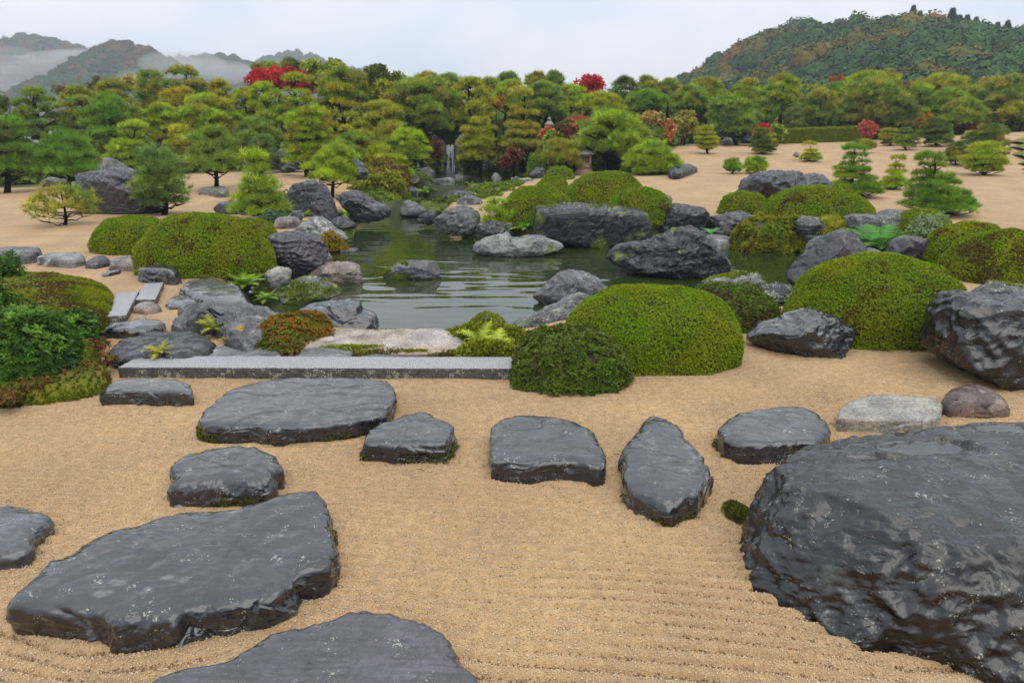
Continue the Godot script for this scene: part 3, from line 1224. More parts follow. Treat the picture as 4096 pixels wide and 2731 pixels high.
	for pad in pads:
		var area: float = PI * pad[1] * pad[1] * 1.5
		var count := int(area / (tuft_size * tuft_size) * 4.6 * density) + 6
		var shift := rnd.randf_range(0.85, 1.15)
		for i in count:
			var dir := direction()
			if dir.y < -0.05:
				dir.y = -dir.y
			var wob := 1.0 + 0.75 * soft.get_noise_3dv((off + pad[0] + dir * pad[1]) * 70.0 / sqrt(pad[1]))
			var rr := rnd.randf_range(0.6, 1.0) * wob
			var p: Vector3 = pad[0] + Vector3(dir.x * pad[1], dir.y * pad[2], dir.z * pad[1]) * rr
			var up := (Vector3(dir.x * 0.8, dir.y * 0.5 + 0.6, dir.z * 0.8) + direction() * 0.5).normalized()
			where.append(Transform3D(facing(up, rnd.randf() * TAU, unit * rnd.randf_range(0.7, 1.2)), p))
			var mix := smoothstep(-0.15, 0.25, soft.get_noise_3dv((off + p) * 60.0))
			var c := base.lerp(second, mix) * shift * rnd.randf_range(0.55, 1.5)
			c.r *= rnd.randf_range(0.9, 1.2)
			c.a = 1.0
			tints.append(c)
	scatter("crown", mesh, M.needles, o, where, tints)
	return o


# ---------------------------------------------------------------- other trees, bushes, ferns
func leafy_tree(called: String, frame: String, x: float, top: float, bottom: float, half_px: float, d: float, colours: Array, label: String, category: String, group := "", opt := {}) -> Node3D:
	rnd.seed = hash(label)
	var head := at(px(frame, x, top), d)
	var hem := at(px(frame, x, bottom), d)
	var radius := half_px * float(FRAME[frame][2]) * metres(px(frame, x, bottom), d)
	var foot := Vector3(head.x, land(head.x, d), -d)
	var o := thing(called, foot, label, category, group)
	var crown := (head.y - hem.y) * 0.5
	var mid := Vector3(0, (head.y + hem.y) * 0.5 - foot.y, 0)
	var spray: ArrayMesh = S[opt.get("spray", "tree_leaf")]
	var leaf: float = opt.get("leaf", clampf(0.0075 * d, 0.1, 0.4))
	var unit: float = leaf / 0.24
	var lobes := []
	var count: int = opt.get("lobes", 22)
	for i in count:
		var dir := direction()
		var r := pow(rnd.randf(), 0.4) * 0.74
		lobes.append([mid + Vector3(dir.x * radius, dir.y * crown, dir.z * radius) * r, minf(radius, crown) * rnd.randf_range(0.20, 0.46)])
	var bark: Material = M.bark
	var v := PackedVector3Array()
	var index := PackedInt32Array()
	var normals := PackedVector3Array()
	var girth := clampf(0.05 * radius, 0.012, 0.2)
	var fork := Vector3(0, maxf(mid.y - crown * 0.75, 0.1), 0)
	part("trunk", tube_mesh([Vector3(0, -0.1, 0), fork * 0.5 + Vector3(girth, 0, 0), fork, mid + Vector3(0, crown * 0.3, 0)], [girth * 1.4, girth * 1.1, girth, girth * 0.3], 7), bark, o)
	for lobe in lobes:
		tube([fork.lerp(mid, rnd.randf() * 0.6), fork.lerp(lobe[0], 0.6) + direction() * radius * 0.06, lobe[0]], [girth * 0.5, girth * 0.35, girth * 0.1], 4, v, index, normals)
	part("limbs", surface(v, index, normals), bark, o).set_meta("kind", "stuff")
	var where := []
	var tints := PackedColorArray()
	for lobe in lobes:
		var n := int(lobe[1] * lobe[1] * 12.5 / (leaf * leaf) * float(opt.get("density", 1.3))) + 5
		var c0: Color = colours[rnd.randi() % colours.size()]
		for i in n:
			var dir := direction()
			var p: Vector3 = lobe[0] + dir * lobe[1] * rnd.randf_range(0.55, 1.08) * Vector3(1.15, 0.85, 1.15)
			if p.y < 0.02:
				continue
			where.append(Transform3D(facing((dir + direction() * 0.7 + Vector3(0, 0.35, 0)).normalized(), rnd.randf() * TAU, unit * rnd.randf_range(0.7, 1.25)), p))
			var c: Color = c0.lerp(colours[rnd.randi() % colours.size()], rnd.randf() * 0.6) * rnd.randf_range(0.7, 1.3)
			c.a = 1.0
			tints.append(c)
	scatter("crown", spray, M[opt.get("mat", "leaf")], o, where, tints)
	return o


func frond_mesh(length: float, arch: float, seed_: int, green: Color) -> ArrayMesh:   # a fern leaf: an arching midrib with narrow leaflets in two rows
	rnd.seed = seed_
	var v := PackedVector3Array()
	var c := PackedColorArray()
	var steps := 15
	var pts := []
	for i in steps + 1:
		var t := float(i) / steps
		pts.append(Vector3(0, length * (0.85 * t - arch * t * t), -length * 0.75 * pow(t, 1.25)))
	for i in range(1, steps):
		var t := float(i) / steps
		var along: Vector3 = (pts[i + 1] - pts[i - 1]).normalized()
		var wide := length * 0.26 * sin(PI * pow(t, 0.7)) + 0.004
		for s in [-1.0, 1.0]:
			var tip: Vector3 = pts[i] + Vector3(s * wide, -0.12 * wide, 0) + along * wide * 0.45 + Vector3(0, rnd.randf_range(-0.01, 0.01), 0)
			var root: Vector3 = along * length / steps * 0.42
			v.append_array([pts[i] - root, tip, pts[i] + root])
			var k := rnd.randf_range(0.8, 1.2)
			for q in 3:
				c.append(Color(green.r * k, green.g * k, green.b * k))
	for i in steps:
		var w := Vector3(0.004 * (1.0 - float(i) / steps) + 0.001, 0, 0)
		v.append_array([pts[i] - w, pts[i + 1], pts[i] + w])
		for q in 3:
			c.append(Color(0.16, 0.15, 0.04))
	return surface(v, PackedInt32Array(), PackedVector3Array(), c)


func fern(where: Vector3, size: float, count: int, green: Color, label: String, group := "ferns between the stones") -> Node3D:
	var o := thing("fern", where, label, "fern", group)
	rnd.seed = hash(label)
	var kinds := [frond_mesh(size, 0.55, 3, green), frond_mesh(size * 0.85, 0.75, 4, green), frond_mesh(size, 0.4, 5, green * 0.85)]
	for i in count:
		rnd.seed = hash(label) + i * 13
		var f := part("frond", kinds[i % 3], M.leaf, o)
		f.rotation = Vector3(rnd.randf_range(-0.45, 0.3), TAU * i / count + rnd.randf_range(-0.3, 0.3), 0)
		f.scale = Vector3.ONE * rnd.randf_range(0.7, 1.1)
	return o


func low_plant(called: String, where: Vector3, half: Vector3, spray: String, size: float, count: int, colours: Array, mat: String, label: String, category: String, group := "", stems := true) -> Node3D:
	# a loose mound of sprays on thin stems
	var o := thing(called, where, label, category, group)
	rnd.seed = hash(label)
	var places := []
	var tints := PackedColorArray()
	var v := PackedVector3Array()
	var index := PackedInt32Array()
	var normals := PackedVector3Array()
	for i in count:
		var dir := direction()
		dir.y = absf(dir.y)
		var r := pow(rnd.randf(), 0.33) * (1.0 + 0.45 * soft.get_noise_3dv((where + dir * half) * 120.0))
		var p := Vector3(dir.x * half.x, dir.y * half.y, dir.z * half.z) * r
		places.append(Transform3D(facing((dir + Vector3(0, 0.6, 0) + direction() * 0.5).normalized(), rnd.randf() * TAU, size * rnd.randf_range(0.7, 1.25)), p))
		var c: Color = colours[rnd.randi() % colours.size()] * rnd.randf_range(0.7, 1.3)
		c.a = 1.0
		tints.append(c)
		if stems and i % 6 == 0:
			var root := Vector3(p.x * 0.25, -0.03, p.z * 0.25)
			tube([root, root.lerp(p, 0.5) + direction() * 0.03, p], [0.007, 0.005, 0.002], 4, v, index, normals)
	scatter("foliage", S[spray], M[mat], o, places, tints)
	if v.size():
		part("stems", surface(v, index, normals), M.bark, o).set_meta("kind", "stuff")
	return o


# ---------------------------------------------------------------- the setting
func make_sky() -> ImageTexture:
	var w := 1024
	var h := 512
	var n := noise(FastNoiseLite.TYPE_SIMPLEX_SMOOTH, 0.9, 91, 5)
	var im := Image.create(w, h, false, Image.FORMAT_RGBF)
	for j in h:
		var up := (0.5 - (j + 0.5) / h) * PI
		for i in w:
			var a := TAU * i / w
			var dir := Vector3(cos(up) * cos(a), sin(up) * 2.2, cos(up) * sin(a))
			var k := n.get_noise_3dv(dir * 1.3 + Vector3(2.0, 0, 1.0))
			var t := smoothstep(-0.28, 0.30, k)
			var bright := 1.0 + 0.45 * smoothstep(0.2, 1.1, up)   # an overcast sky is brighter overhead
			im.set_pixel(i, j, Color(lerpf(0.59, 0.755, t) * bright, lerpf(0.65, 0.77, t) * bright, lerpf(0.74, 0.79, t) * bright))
	return ImageTexture.create_from_image(im)


func furrow(x: float, d: float) -> Vector2:   # (1 in the middle of a furrow of the rake, 0 between; how deep the rake went)
	var s := d
	for q in stones:
		var r := Vector2(x - q.x, d - q.y)
		var rr := q.z * q.z * 1.15
		var l := r.length_squared()
		if l < rr * 5.0:
			s -= r.y * rr / maxf(l, rr) * 0.36 * smoothstep(5.0, 1.0, l / rr)
	s += soft.get_noise_3d(x * 35.0, d * 60.0, 4.0) * 0.10
	var wave := 0.5 + 0.5 * cos(s * TAU / 0.078)
	return Vector2(pow(wave, 2.5), 0.5 + 0.5 * clampf(0.45 + 1.3 * soft.get_noise_3d(x * 45.0, d * 110.0, 77.0), 0.0, 1.0))


func rake(x: float, d: float) -> float:   # height of the raked gravel above the lie of the land
	var f := furrow(x, d)
	return -0.034 * f.x * f.y + 0.010 * soft.get_noise_3d(x * 80.0, d * 160.0, 20.0)


func tree_line(x: float, d: float) -> float:   # metres beyond the edge where raked sand gives way to the wood floor
	var a := x / maxf(d, 1.0)
	const EDGE := [[-1.4, 27.0], [-0.85, 29.0], [-0.62, 32.5], [-0.42, 34.5], [-0.30, 36.0], [-0.20, 33.0], [-0.12, 33.0], [-0.05, 32.0], [0.02, 31.0], [0.10, 30.5], [0.15, 31.5], [0.20, 36.0], [0.25, 46.5], [0.40, 46.5], [0.6, 46.5], [0.78, 50.0], [1.4, 52.0]]
	for i in EDGE.size() - 1:
		if a < EDGE[i + 1][0]:
			return d - lerpf(EDGE[i][1], EDGE[i + 1][1], clampf((a - EDGE[i][0]) / (EDGE[i + 1][0] - EDGE[i][0]), 0.0, 1.0))
	return d - 52.0


func build_ground() -> void:
	var rows := PackedFloat32Array()
	for d in [-1500.0, -300.0, -60.0, -20.0, -8.0, -3.0, -1.0, 0.0, 0.6, 1.0]:
		rows.append(d)
	var d := 1.3
	while d < 9.5:
		rows.append(d)
		d *= 1.0034
	while d < 100.0:
		rows.append(d)
		d *= 1.016
	for e in [110.0, 140.0, 200.0, 400.0, 900.0, 1800.0]:
		rows.append(e)
	var cols := 300
	var v := PackedVector3Array()
	var c := PackedColorArray()
	v.resize(rows.size() * cols)
	c.resize(rows.size() * cols)
	var k := 0
	for r in rows:
		var wide := 7.0 + 1.35 * maxf(r, 0.0) + (maxf(-r, 0.0) * 1.5)
		for j in cols:
			var s := 2.0 * j / (cols - 1) - 1.0
			var x := signf(s) * pow(absf(s), 1.35) * wide
			var y := land(x, r)
			var tint := Color.WHITE
			if r > 0.5 and r < 9.5:
				y += rake(x, r) * smoothstep(9.3, 7.0, r)
			elif r >= 9.5 and r < 60.0:
				y += 0.02 * soft.get_noise_3d(x * 40.0, r * 60.0, 20.0)
			if r > 7.5 and r < 46.0 and x > -9.0 and x < 12.0:
				var p := Vector2(x, r)
				var wet := outside(pond_line, p)
				if r > 24.0:
					wet = minf(wet, minf(outside(pool_line, p), outside(basin_line, p)))
				tint = tint.lerp(Color(0.07, 0.13, 0.05), smoothstep(0.62, 0.30, wet - (0.7 if x > 3.5 else 0.0) + 0.5 * soft.get_noise_3d(x * 110.0, r * 110.0, 8.0)))
			if r > 23.5 and r < 44.0 and x > -6.0 and x < 4.0:   # mossy banks of the stream
				var bank := minf(outside(pool_line, Vector2(x, r)), outside(basin_line, Vector2(x, r))) + 1.2 * soft.get_noise_3d(x * 60.0, r * 60.0, 18.0)
				if x < 0.2 + 0.10 * (r - 26.0):
					tint = tint.lerp(Color(0.24, 0.46, 0.12), smoothstep(2.6, 1.9, bank) * smoothstep(0.10, 0.35, minf(outside(pond_line, Vector2(x, r)), minf(outside(pool_line, Vector2(x, r)), outside(basin_line, Vector2(x, r))))))
			if r > 24.0:
				var wild := tree_line(x, r) + 1.6 * soft.get_noise_3d(x * 30.0, r * 30.0, 50.0)
				tint = tint.lerp(Color(0.15, 0.27, 0.10), smoothstep(-0.15, 0.25, wild))
			v[k] = Vector3(x, y, -r)
			c[k] = tint
			k += 1
	structure("gravel_ground", grid(v, rows.size(), cols, c), M.gravel)


func sheet(called: String, line: PackedVector2Array, y: float, mat: Material) -> void:   # a level sheet inside a closed line of x and distance
	var v := PackedVector3Array()
	for p in line:
		v.append(Vector3(p.x, y, -p.y))
	var tri := Geometry2D.triangulate_polygon(line)
	var index := PackedInt32Array()
	for t in range(0, tri.size(), 3):
		var a := line[tri[t]]
		var b := line[tri[t + 1]]
		var e := line[tri[t + 2]]
		if (b - a).cross(e - a) < 0.0:
			index.append_array([tri[t], tri[t + 1], tri[t + 2]])
		else:
			index.append_array([tri[t], tri[t + 2], tri[t + 1]])
	var n := PackedVector3Array()
	n.resize(v.size())
	n.fill(Vector3.UP)
	structure(called, surface(v, index, n), mat)


func widened(line: PackedVector2Array, by: float) -> PackedVector2Array:
	var got := Geometry2D.offset_polygon(line, by, Geometry2D.JOIN_ROUND)
	return got[0]


func ridge_height(line: Array, x: float) -> float:
	if x <= line[0].x:
		return line[0].y
	for i in line.size() - 1:
		if x < line[i + 1].x:
			return lerpf(line[i].y, line[i + 1].y, smoothstep(0.0, 1.0, (x - line[i].x) / (line[i + 1].x - line[i].x)))
	return line[line.size() - 1].y


func wooded_hill(called: String, crest: Array, d_front: float, d_ridge: float, floor_y: float, tree: float, count: int, colours: Array, label: String, seed_: int, drop := 0.4) -> void:
	# a hill whose skyline was surveyed at the distance D_RIDGE; its wood is one mass of crowns
	var line := []
	for i in range(0, crest.size(), 2):
		var q := at(px("V", crest[i], crest[i + 1]), d_ridge)
		line.append(Vector2(q.x, q.y - tree * drop))
	var x0: float = line[0].x
	var x1: float = line[line.size() - 1].x
	var high := func(x: float, d: float) -> float:
		var t := clampf((d - d_front) / (d_ridge - d_front), 0.0, 2.0)
		var up := t * (1.12 - 0.12 * t) if t <= 1.0 else cos((t - 1.0) * 0.9)
		var edge := smoothstep(x0 - 0.25 * (d_ridge - d_front), x0, x) * smoothstep(x1 + 0.3 * (d_ridge - d_front), x1, x)
		return floor_y + (ridge_height(line, x) - floor_y) * up * edge + soft.get_noise_3d(x * 300.0 / d_ridge, d * 300.0 / d_ridge, seed_) * tree * 0.7 * minf(t, 1.0)
	var v := PackedVector3Array()
	var rows := 30
	var cols := 70
	for i in rows:
		var d := lerpf(d_front, d_ridge * 2.0 - d_front, i / (rows - 1.0))
		for j in cols:
			var x := lerpf(x0 - 0.3 * (d_ridge - d_front), x1 + 0.35 * (d_ridge - d_front), j / (cols - 1.0))
			v.append(Vector3(x, high.call(x, d), -d))
	structure(called, grid(v, rows, cols), plain(srgb(0.03, 0.04, 0.02), 0.95, false))
	rnd.seed = seed_
	var places := [[], [], []]
	var tints := [PackedColorArray(), PackedColorArray(), PackedColorArray()]
	for i in count:
		var x := rnd.randf_range(x0 - tree, x1 + tree)
		var t := rnd.randf()
		var d := lerpf(d_front + 2.0, d_ridge * 1.06 - 0.06 * d_front, t)
		var s := tree * rnd.randf_range(0.65, 1.15)
		var y: float = high.call(x, d)
		var k := rnd.randi() % 3
		places[k].append(Transform3D(Basis(Vector3.UP, rnd.randf() * TAU).scaled(Vector3(s, s * rnd.randf_range(0.75, 1.1), s)), Vector3(x, y + s * 0.15, -d)))
		var area := soft.get_noise_3d(x * 900.0 / d_ridge, d * 900.0 / d_ridge, seed_ + 40.0) * 0.8 + rnd.randf_range(-0.35, 0.35)
		var c: Color = colours[0]
		if area > 0.2:
			c = colours[1 + rnd.randi() % (colours.size() - 1)]
		elif rnd.randf() < 0.12:
			c = colours[rnd.randi() % colours.size()]
		c *= rnd.randf_range(0.8, 1.2)
		c.a = 1.0
		tints[k].append(c)
	var o := Node3D.new()
	o.name = numbered("woods")
	add_child(o, true)
	tag(o, label, "woods", "", "stuff")
	for k in 3:
		scatter("crowns", S.clump[k], M.far_leaf, o, places[k], tints[k])


func mist(frame: String, x: float, y: float, half_x: float, half_y: float, d: float, thickness: float, depth: float) -> void:
	var f := FogVolume.new()
	f.name = numbered("mist")
	f.shape = RenderingServer.FOG_VOLUME_SHAPE_ELLIPSOID
	var s := metres(px(frame, x, y), d) * float(FRAME[frame][2])
	f.size = Vector3(half_x * s * 2.0, half_y * s * 2.0, depth)
	f.position = at(px(frame, x, y), d)
	var m := FogMaterial.new()
	m.density = 0.5 * thickness / depth
	m.albedo = Color(0.97, 0.975, 0.98)
	f.material = m
	f.set_meta("kind", "stuff")
	add_child(f, true)


func build_setting() -> void:
	build_ground()
	# water
	sheet("pond_water", widened(pond_line, 0.5), POND_LEVEL, M.water)
	sheet("upper_pool_water", widened(pool_line, 0.06), POOL_LEVEL, M.water)
	sheet("basin_water", widened(basin_line, 0.4), BASIN_LEVEL, M.water)
	# hills
	var evergreen := Color(0.055, 0.105, 0.036)
	wooded_hill("hill_terrain", [1530, 205, 1570, 185, 1600, 160, 1650, 125, 1700, 96, 1760, 66, 1810, 50, 1870, 40, 1940, 32, 2000, 36, 2060, 46, 2110, 58, 2160, 66, 2230, 70, 2300, 72, 2400, 62, 2600, 60, 2800, 60], 72, 185, 2.6, 5.2, 1500, [evergreen, Color(0.15, 0.115, 0.03), Color(0.20, 0.12, 0.03), Color(0.11, 0.11, 0.035), Color(0.13, 0.13, 0.03), Color(0.065, 0.09, 0.04)], "dark evergreen wood with brown and ochre autumn crowns covering the hill behind the right of the garden", 301, 1.0)
	var far := [evergreen, Color(0.15, 0.115, 0.03), Color(0.20, 0.12, 0.03), Color(0.11, 0.11, 0.035), Color(0.16, 0.06, 0.04)]
	wooded_hill("hill_terrain", [30, 300, 60, 240, 120, 182, 180, 142, 240, 106, 265, 99, 290, 101, 330, 116, 370, 132, 410, 160, 460, 200, 520, 250], 330, 440, 2.0, 5.0, 1500, far, "autumn wood on the middle misty hill at the left, with a small round summit", 302)
	wooded_hill("hill_terrain", [-260, 150, -100, 118, -20, 96, 20, 83, 60, 79, 90, 82, 130, 93, 180, 112, 240, 128, 300, 170, 380, 210], 460, 610, 2.0, 7.0, 1300, far, "hazy autumn wood on the tall hill at the far left, half sunk in mist", 303)
	wooded_hill("hill_terrain", [330, 220, 380, 165, 420, 136, 470, 126, 520, 129, 560, 142, 600, 152, 650, 175, 720, 210], 480, 640, 2.0, 7.0, 900, far, "hazy wood on the low hill whose top shows through mist behind the red maple", 304)
	wooded_hill("hill_terrain", [520, 190, 580, 146, 620, 129, 650, 119, 690, 123, 730, 136, 760, 150, 860, 172, 1000, 200, 1100, 215], 640, 820, 2.0, 8.0, 900, far, "bluish wood on the most distant hill, above the small skyline pine", 305)
	# the wood that goes on behind the garden
	rnd.seed = 404
	var places := [[], [], []]
	var tints := [PackedColorArray(), PackedColorArray(), PackedColorArray()]
	for i in 900:
		var x := rnd.randf_range(-75.0, 85.0)
		var d := rnd.randf_range(67.0, 80.0) if x < -25.0 else rnd.randf_range(57.0, 72.0)
		var s := rnd.randf_range(1.6, 2.8)
		places[i % 3].append(Transform3D(Basis(Vector3.UP, rnd.randf() * TAU).scaled(Vector3(s, s, s)), Vector3(x, land(x, d) + rnd.randf_range(0.2, 2.4), -d)))
		var c: Color = [Color(0.09, 0.14, 0.03), Color(0.12, 0.17, 0.03), Color(0.07, 0.11, 0.03), Color(0.16, 0.18, 0.03)][rnd.randi() % 4] * rnd.randf_range(0.7, 1.3)
		c.a = 1.0
		tints[i % 3].append(c)
	var belt := Node3D.new()
	belt.name = numbered("woods")
	add_child(belt, true)
	tag(belt, "green wood closing the view behind the garden's pines", "woods", "", "stuff")
	for k in 3:
		scatter("crowns", S.clump[k], M.far_leaf, belt, places[k], tints[k])
	# mist lying between the hills
	for m in [[150, 142, 110, 26, 452, 1.5, 30], [60, 150, 100, 22, 448, 1.0, 26], [30, 180, 90, 30, 446, 1.5, 26], [215, 128, 100, 16, 455, 1.1, 30], [70, 215, 130, 26, 444, 1.0, 24], [390, 150, 70, 30, 322, 1.1, 26], [330, 175, 60, 18, 320, 0.5, 20], [440, 150, 80, 32, 465, 1.5, 40], [500, 165, 100, 26, 470, 1.2, 40], [560, 175, 110, 24, 600, 1.0, 50], [650, 165, 90, 22, 620, 0.8, 50], [20, 120, 60, 14, 450, 0.5, 20]]:
		mist("V", m[0], m[1], m[2], m[3], m[4], m[5], m[6])


func build_lawn() -> void:
	# the lawn that runs down the far right
	var line := PackedVector2Array()
	for p in [[2302, 298], [2330, 291], [2380, 288], [2480, 290], [2600, 296], [2600, 420], [2420, 430], [2365, 405], [2345, 380], [2325, 350], [2308, 326]]:
		var q := on_ground(px("V", p[0], p[1]))
		line.append(Vector2(q.x, minf(-q.z, 52.0)))
	var v := PackedVector3Array()
	var n := 60
	var box := Rect2(line[0], Vector2.ZERO)
	for p in line:
		box = box.expand(p)
	var index := PackedInt32Array()
	var inside := []
	for i in n + 1:
		for j in n + 1:
			var p := box.position + box.size * Vector2(j, i) / n
			var s := outside(line, p)
			inside.append(s < 0.25)
			v.append(Vector3(p.x, land(p.x, p.y) + 0.22 * smoothstep(0.25, -0.25, s) - 0.06, -p.y))
	for i in n:
		for j in n:
			var a := i * (n + 1) + j
			if inside[a] and inside[a + 1] and inside[a + n + 1] and inside[a + n + 2]:
				index.append_array([a, a + n + 1, a + 1, a + 1, a + n + 1, a + n + 2])
	var normals := PackedVector3Array()
	normals.resize(v.size())
	normals.fill(Vector3(0, 1, 0))
	structure("lawn", surface(v, index, normals), M.moss)


# ---------------------------------------------------------------- stones, listed from the eye outwards
func build_stones() -> void:
	var step := "stepping stones in the raked gravel"
	# foreground stepping stones
	flat_stone("stepping_stone", "I", [45, 1180, 60, 1110, 120, 980, 290, 830, 340, 815, 440, 760, 520, 700, 640, 640, 830, 605, 920, 570, 1060, 540, 1220, 520, 1460, 505, 1530, 470, 1640, 445, 1740, 400, 1850, 375, 1930, 385, 1985, 440, 1995, 500, 2020, 570, 2020, 620, 2050, 690, 2050, 780, 2020, 840, 1980, 870, 1870, 890, 1810, 930, 1800, 980, 1680, 1060, 1630, 1110, 1510, 1150, 1350, 1220, 1120, 1275, 1105, 1350, 1060, 1355, 960, 1340, 860, 1345, 770, 1365, 700, 1335, 660, 1280, 540, 1250, 380, 1230, 250, 1215, 100, 1195], 0.168, "wet", "largest wet slate stepping stone, a long slanting slab with pale lichen flecks", step, {"res": 110, "tint": "slate", "square": 9.0, "amp": 0.085, "fine": 0.022})
	flat_stone("stepping_stone", "I", [-260, 500, 0, 500, 150, 488, 250, 505, 318, 545, 240, 625, 205, 660, 205, 720, 150, 770, 60, 830, 0, 865, -260, 900], 0.098, "wet", "violet slate stepping stone cut by the left edge of the picture", step, {"res": 36, "tint": "violet"})
	flat_stone("stepping_stone", "I", [1010, 440, 1015, 350, 1030, 250, 1080, 200, 1140, 165, 1240, 150, 1330, 130, 1450, 122, 1560, 135, 1650, 165, 1695, 205, 1710, 255, 1650, 270, 1660, 310, 1600, 345, 1540, 400, 1450, 430, 1300, 455, 1180, 485, 1080, 492, 1030, 485], 0.161, "wet", "rounded dark stepping stone just behind the largest slab, like a loaf", step, {"res": 64, "tint": "slate", "square": 5.0, "amp": 0.07})
	flat_stone("stepping_stone", "I", [640, 1700, 850, 1575, 980, 1510, 1100, 1480, 1300, 1455, 1400, 1420, 1480, 1370, 1580, 1310, 1700, 1260, 1850, 1230, 2010, 1170, 2129, 1130, 2229, 1125, 2379, 1150, 2519, 1170, 2599, 1220, 2689, 1265, 2749, 1330, 2809, 1420, 2849, 1500, 2899, 1568, 2920, 1700, 2700, 1850, 1900, 1950, 1000, 1880], 0.154, "wet", "blue and violet slate stepping stone cut off by the bottom edge", step, {"res": 90, "tint": "violet", "square": 9.0, "amp": 0.075, "fine": 0.02})
	flat_stone("stepping_stone", "V", [453, 965, 462, 945, 490, 920, 520, 895, 560, 880, 620, 867, 700, 863, 780, 861, 850, 865, 895, 870, 905, 885, 905, 920, 895, 940, 870, 955, 800, 975, 700, 1010, 630, 1022, 600, 1012, 575, 1008, 540, 1012, 490, 1000, 470, 990, 460, 975], 0.14, "wet", "broad leaf shaped slate stepping stone with flowing grain, below the granite bridge", step, {"res": 100, "tint": "slate", "square": 9.0, "amp": 0.07, "beds": 0.022, "bed_dir": Vector3(0.2, 1.0, 0.45), "fine": 0.02})
	flat_stone("stepping_stone", "F", [945, 1420, 945, 1350, 965, 1240, 1010, 1180, 1120, 1115, 1240, 1080, 1330, 1040, 1480, 1010, 1540, 1020, 1640, 1075, 1735, 1110, 1750, 1150, 1735, 1230, 1690, 1300, 1650, 1350, 1630, 1430, 1560, 1445, 1380, 1440, 1200, 1440, 1100, 1430, 1000, 1440], 0.147, "wet", "angular chunky slate stepping stone, third from the right in the curved row", step, {"res": 64, "tint": "slate", "square": 9.0, "amp": 0.09, "beds": 0.02})
	flat_stone("stepping_stone", "V", [1125, 1005, 1128, 980, 1150, 962, 1190, 952, 1240, 953, 1290, 957, 1340, 975, 1365, 990, 1375, 1010, 1388, 1040, 1387, 1075, 1385, 1105, 1370, 1112, 1350, 1105, 1335, 1092, 1310, 1084, 1275, 1080, 1240, 1090, 1195, 1098, 1175, 1085, 1150, 1075, 1130, 1072], 0.14, "wet", "flat topped slate stepping stone with puddles and a hollowed front edge", step, {"res": 70, "tint": "slate", "square": 9.0, "amp": 0.06, "pools": [[1200, 985, 0.13, 0.07], [1275, 972, 0.10, 0.05]]})
	flat_stone("stepping_stone", "V", [1428, 1035, 1440, 1010, 1465, 985, 1475, 960, 1495, 950, 1530, 952, 1555, 965, 1572, 985, 1580, 1005, 1605, 1025, 1625, 1050, 1635, 1078, 1620, 1100, 1610, 1130, 1600, 1160, 1570, 1185, 1535, 1206, 1510, 1190, 1490, 1170, 1460, 1145, 1440, 1120, 1430, 1085], 0.154, "wet", "glossy pear shaped stepping stone narrowing to a point towards the viewer", step, {"res": 72, "tint": "slate", "square": 5.5, "amp": 0.06})
	flat_stone("stepping_stone", "V", [1648, 985, 1665, 965, 1690, 945, 1740, 938, 1790, 933, 1840, 935, 1870, 945, 1900, 968, 1905, 990, 1870, 1020, 1830, 1045, 1790, 1060, 1740, 1062, 1705, 1060, 1690, 1030, 1670, 1010], 0.154, "wet", "dark flat stepping stone half hidden by the huge black boulder", step, {"res": 64, "tint": "slate", "square": 9.0, "amp": 0.07})
	flat_stone("stepping_stone", "V", [1926, 965, 1930, 940, 1965, 918, 2000, 908, 2040, 906, 2100, 908, 2150, 912, 2162, 925, 2162, 955, 2120, 985, 2000, 990, 1930, 980], 0.105, "damp", "cream coloured wavy grained stepping stone behind the huge black boulder", step, {"res": 40, "tint": "cream", "square": 9.0, "amp": 0.05, "beds": 0.02, "bed_dir": Vector3(0.1, 0.6, 1.0)})
	flat_stone("cobble", "V", [2160, 915, 2175, 897, 2210, 886, 2250, 885, 2290, 898, 2318, 918, 2322, 942, 2290, 955, 2230, 955, 2180, 940], 0.17, "damp", "smooth reddish brown cobble on the gravel at the right", "", {"res": 28, "tint": "brown", "square": 2.4, "amp": 0.04, "fine": 0.003})
	flat_stone("stepping_stone", "V", [228, 902, 240, 882, 280, 868, 330, 868, 400, 872, 435, 880, 442, 905, 430, 922, 380, 928, 300, 930, 245, 928, 230, 915], 0.126, "wet", "oblong slate stepping stone at the left, before the end of the bridge", step, {"res": 40, "tint": "slate", "square": 9.0, "amp": 0.06})
	# the huge boulder and its neighbours on the right
	flat_stone("giant_boulder", "V", [1705, 1125, 1720, 1085, 1760, 1045, 1830, 1005, 1870, 988, 1950, 966, 2060, 942, 2150, 939, 2240, 945, 2352, 937, 2520, 950, 2680, 1080, 2720, 1350, 2620, 1580, 2480, 1640, 2350, 1630, 2300, 1572, 2220, 1512, 2130, 1462, 2080, 1432, 1960, 1422, 1900, 1370, 1850, 1330, 1830, 1290, 1770, 1232, 1730, 1190, 1710, 1158], 0.53, "rugged", "huge wet black boulder filling the lower right, with puddles and lichen on top", "", {"res": 120, "tint": "black", "wrap": true, "square": 3.8, "amp": 0.13, "chip": 0.12, "calm": 0.45, "fine": 0.045, "deep": 0.2, "slope": Vector2(0.10, -0.02), "rift": 0.0, "faces": [[Vector3(-0.7, 0.45, 0.55), 0.80], [Vector3(-0.25, 0.45, 0.85), 0.80], [Vector3(0.35, 0.4, 0.9), 0.84], [Vector3(-0.9, 0.3, -0.2), 0.88], [Vector3(-0.1, 0.7, -0.7), 0.84]], "pools": [[2130, 1045, 0.26, 0.10], [2300, 1010, 0.14, 0.07], [1990, 1060, 0.10, 0.05]]})
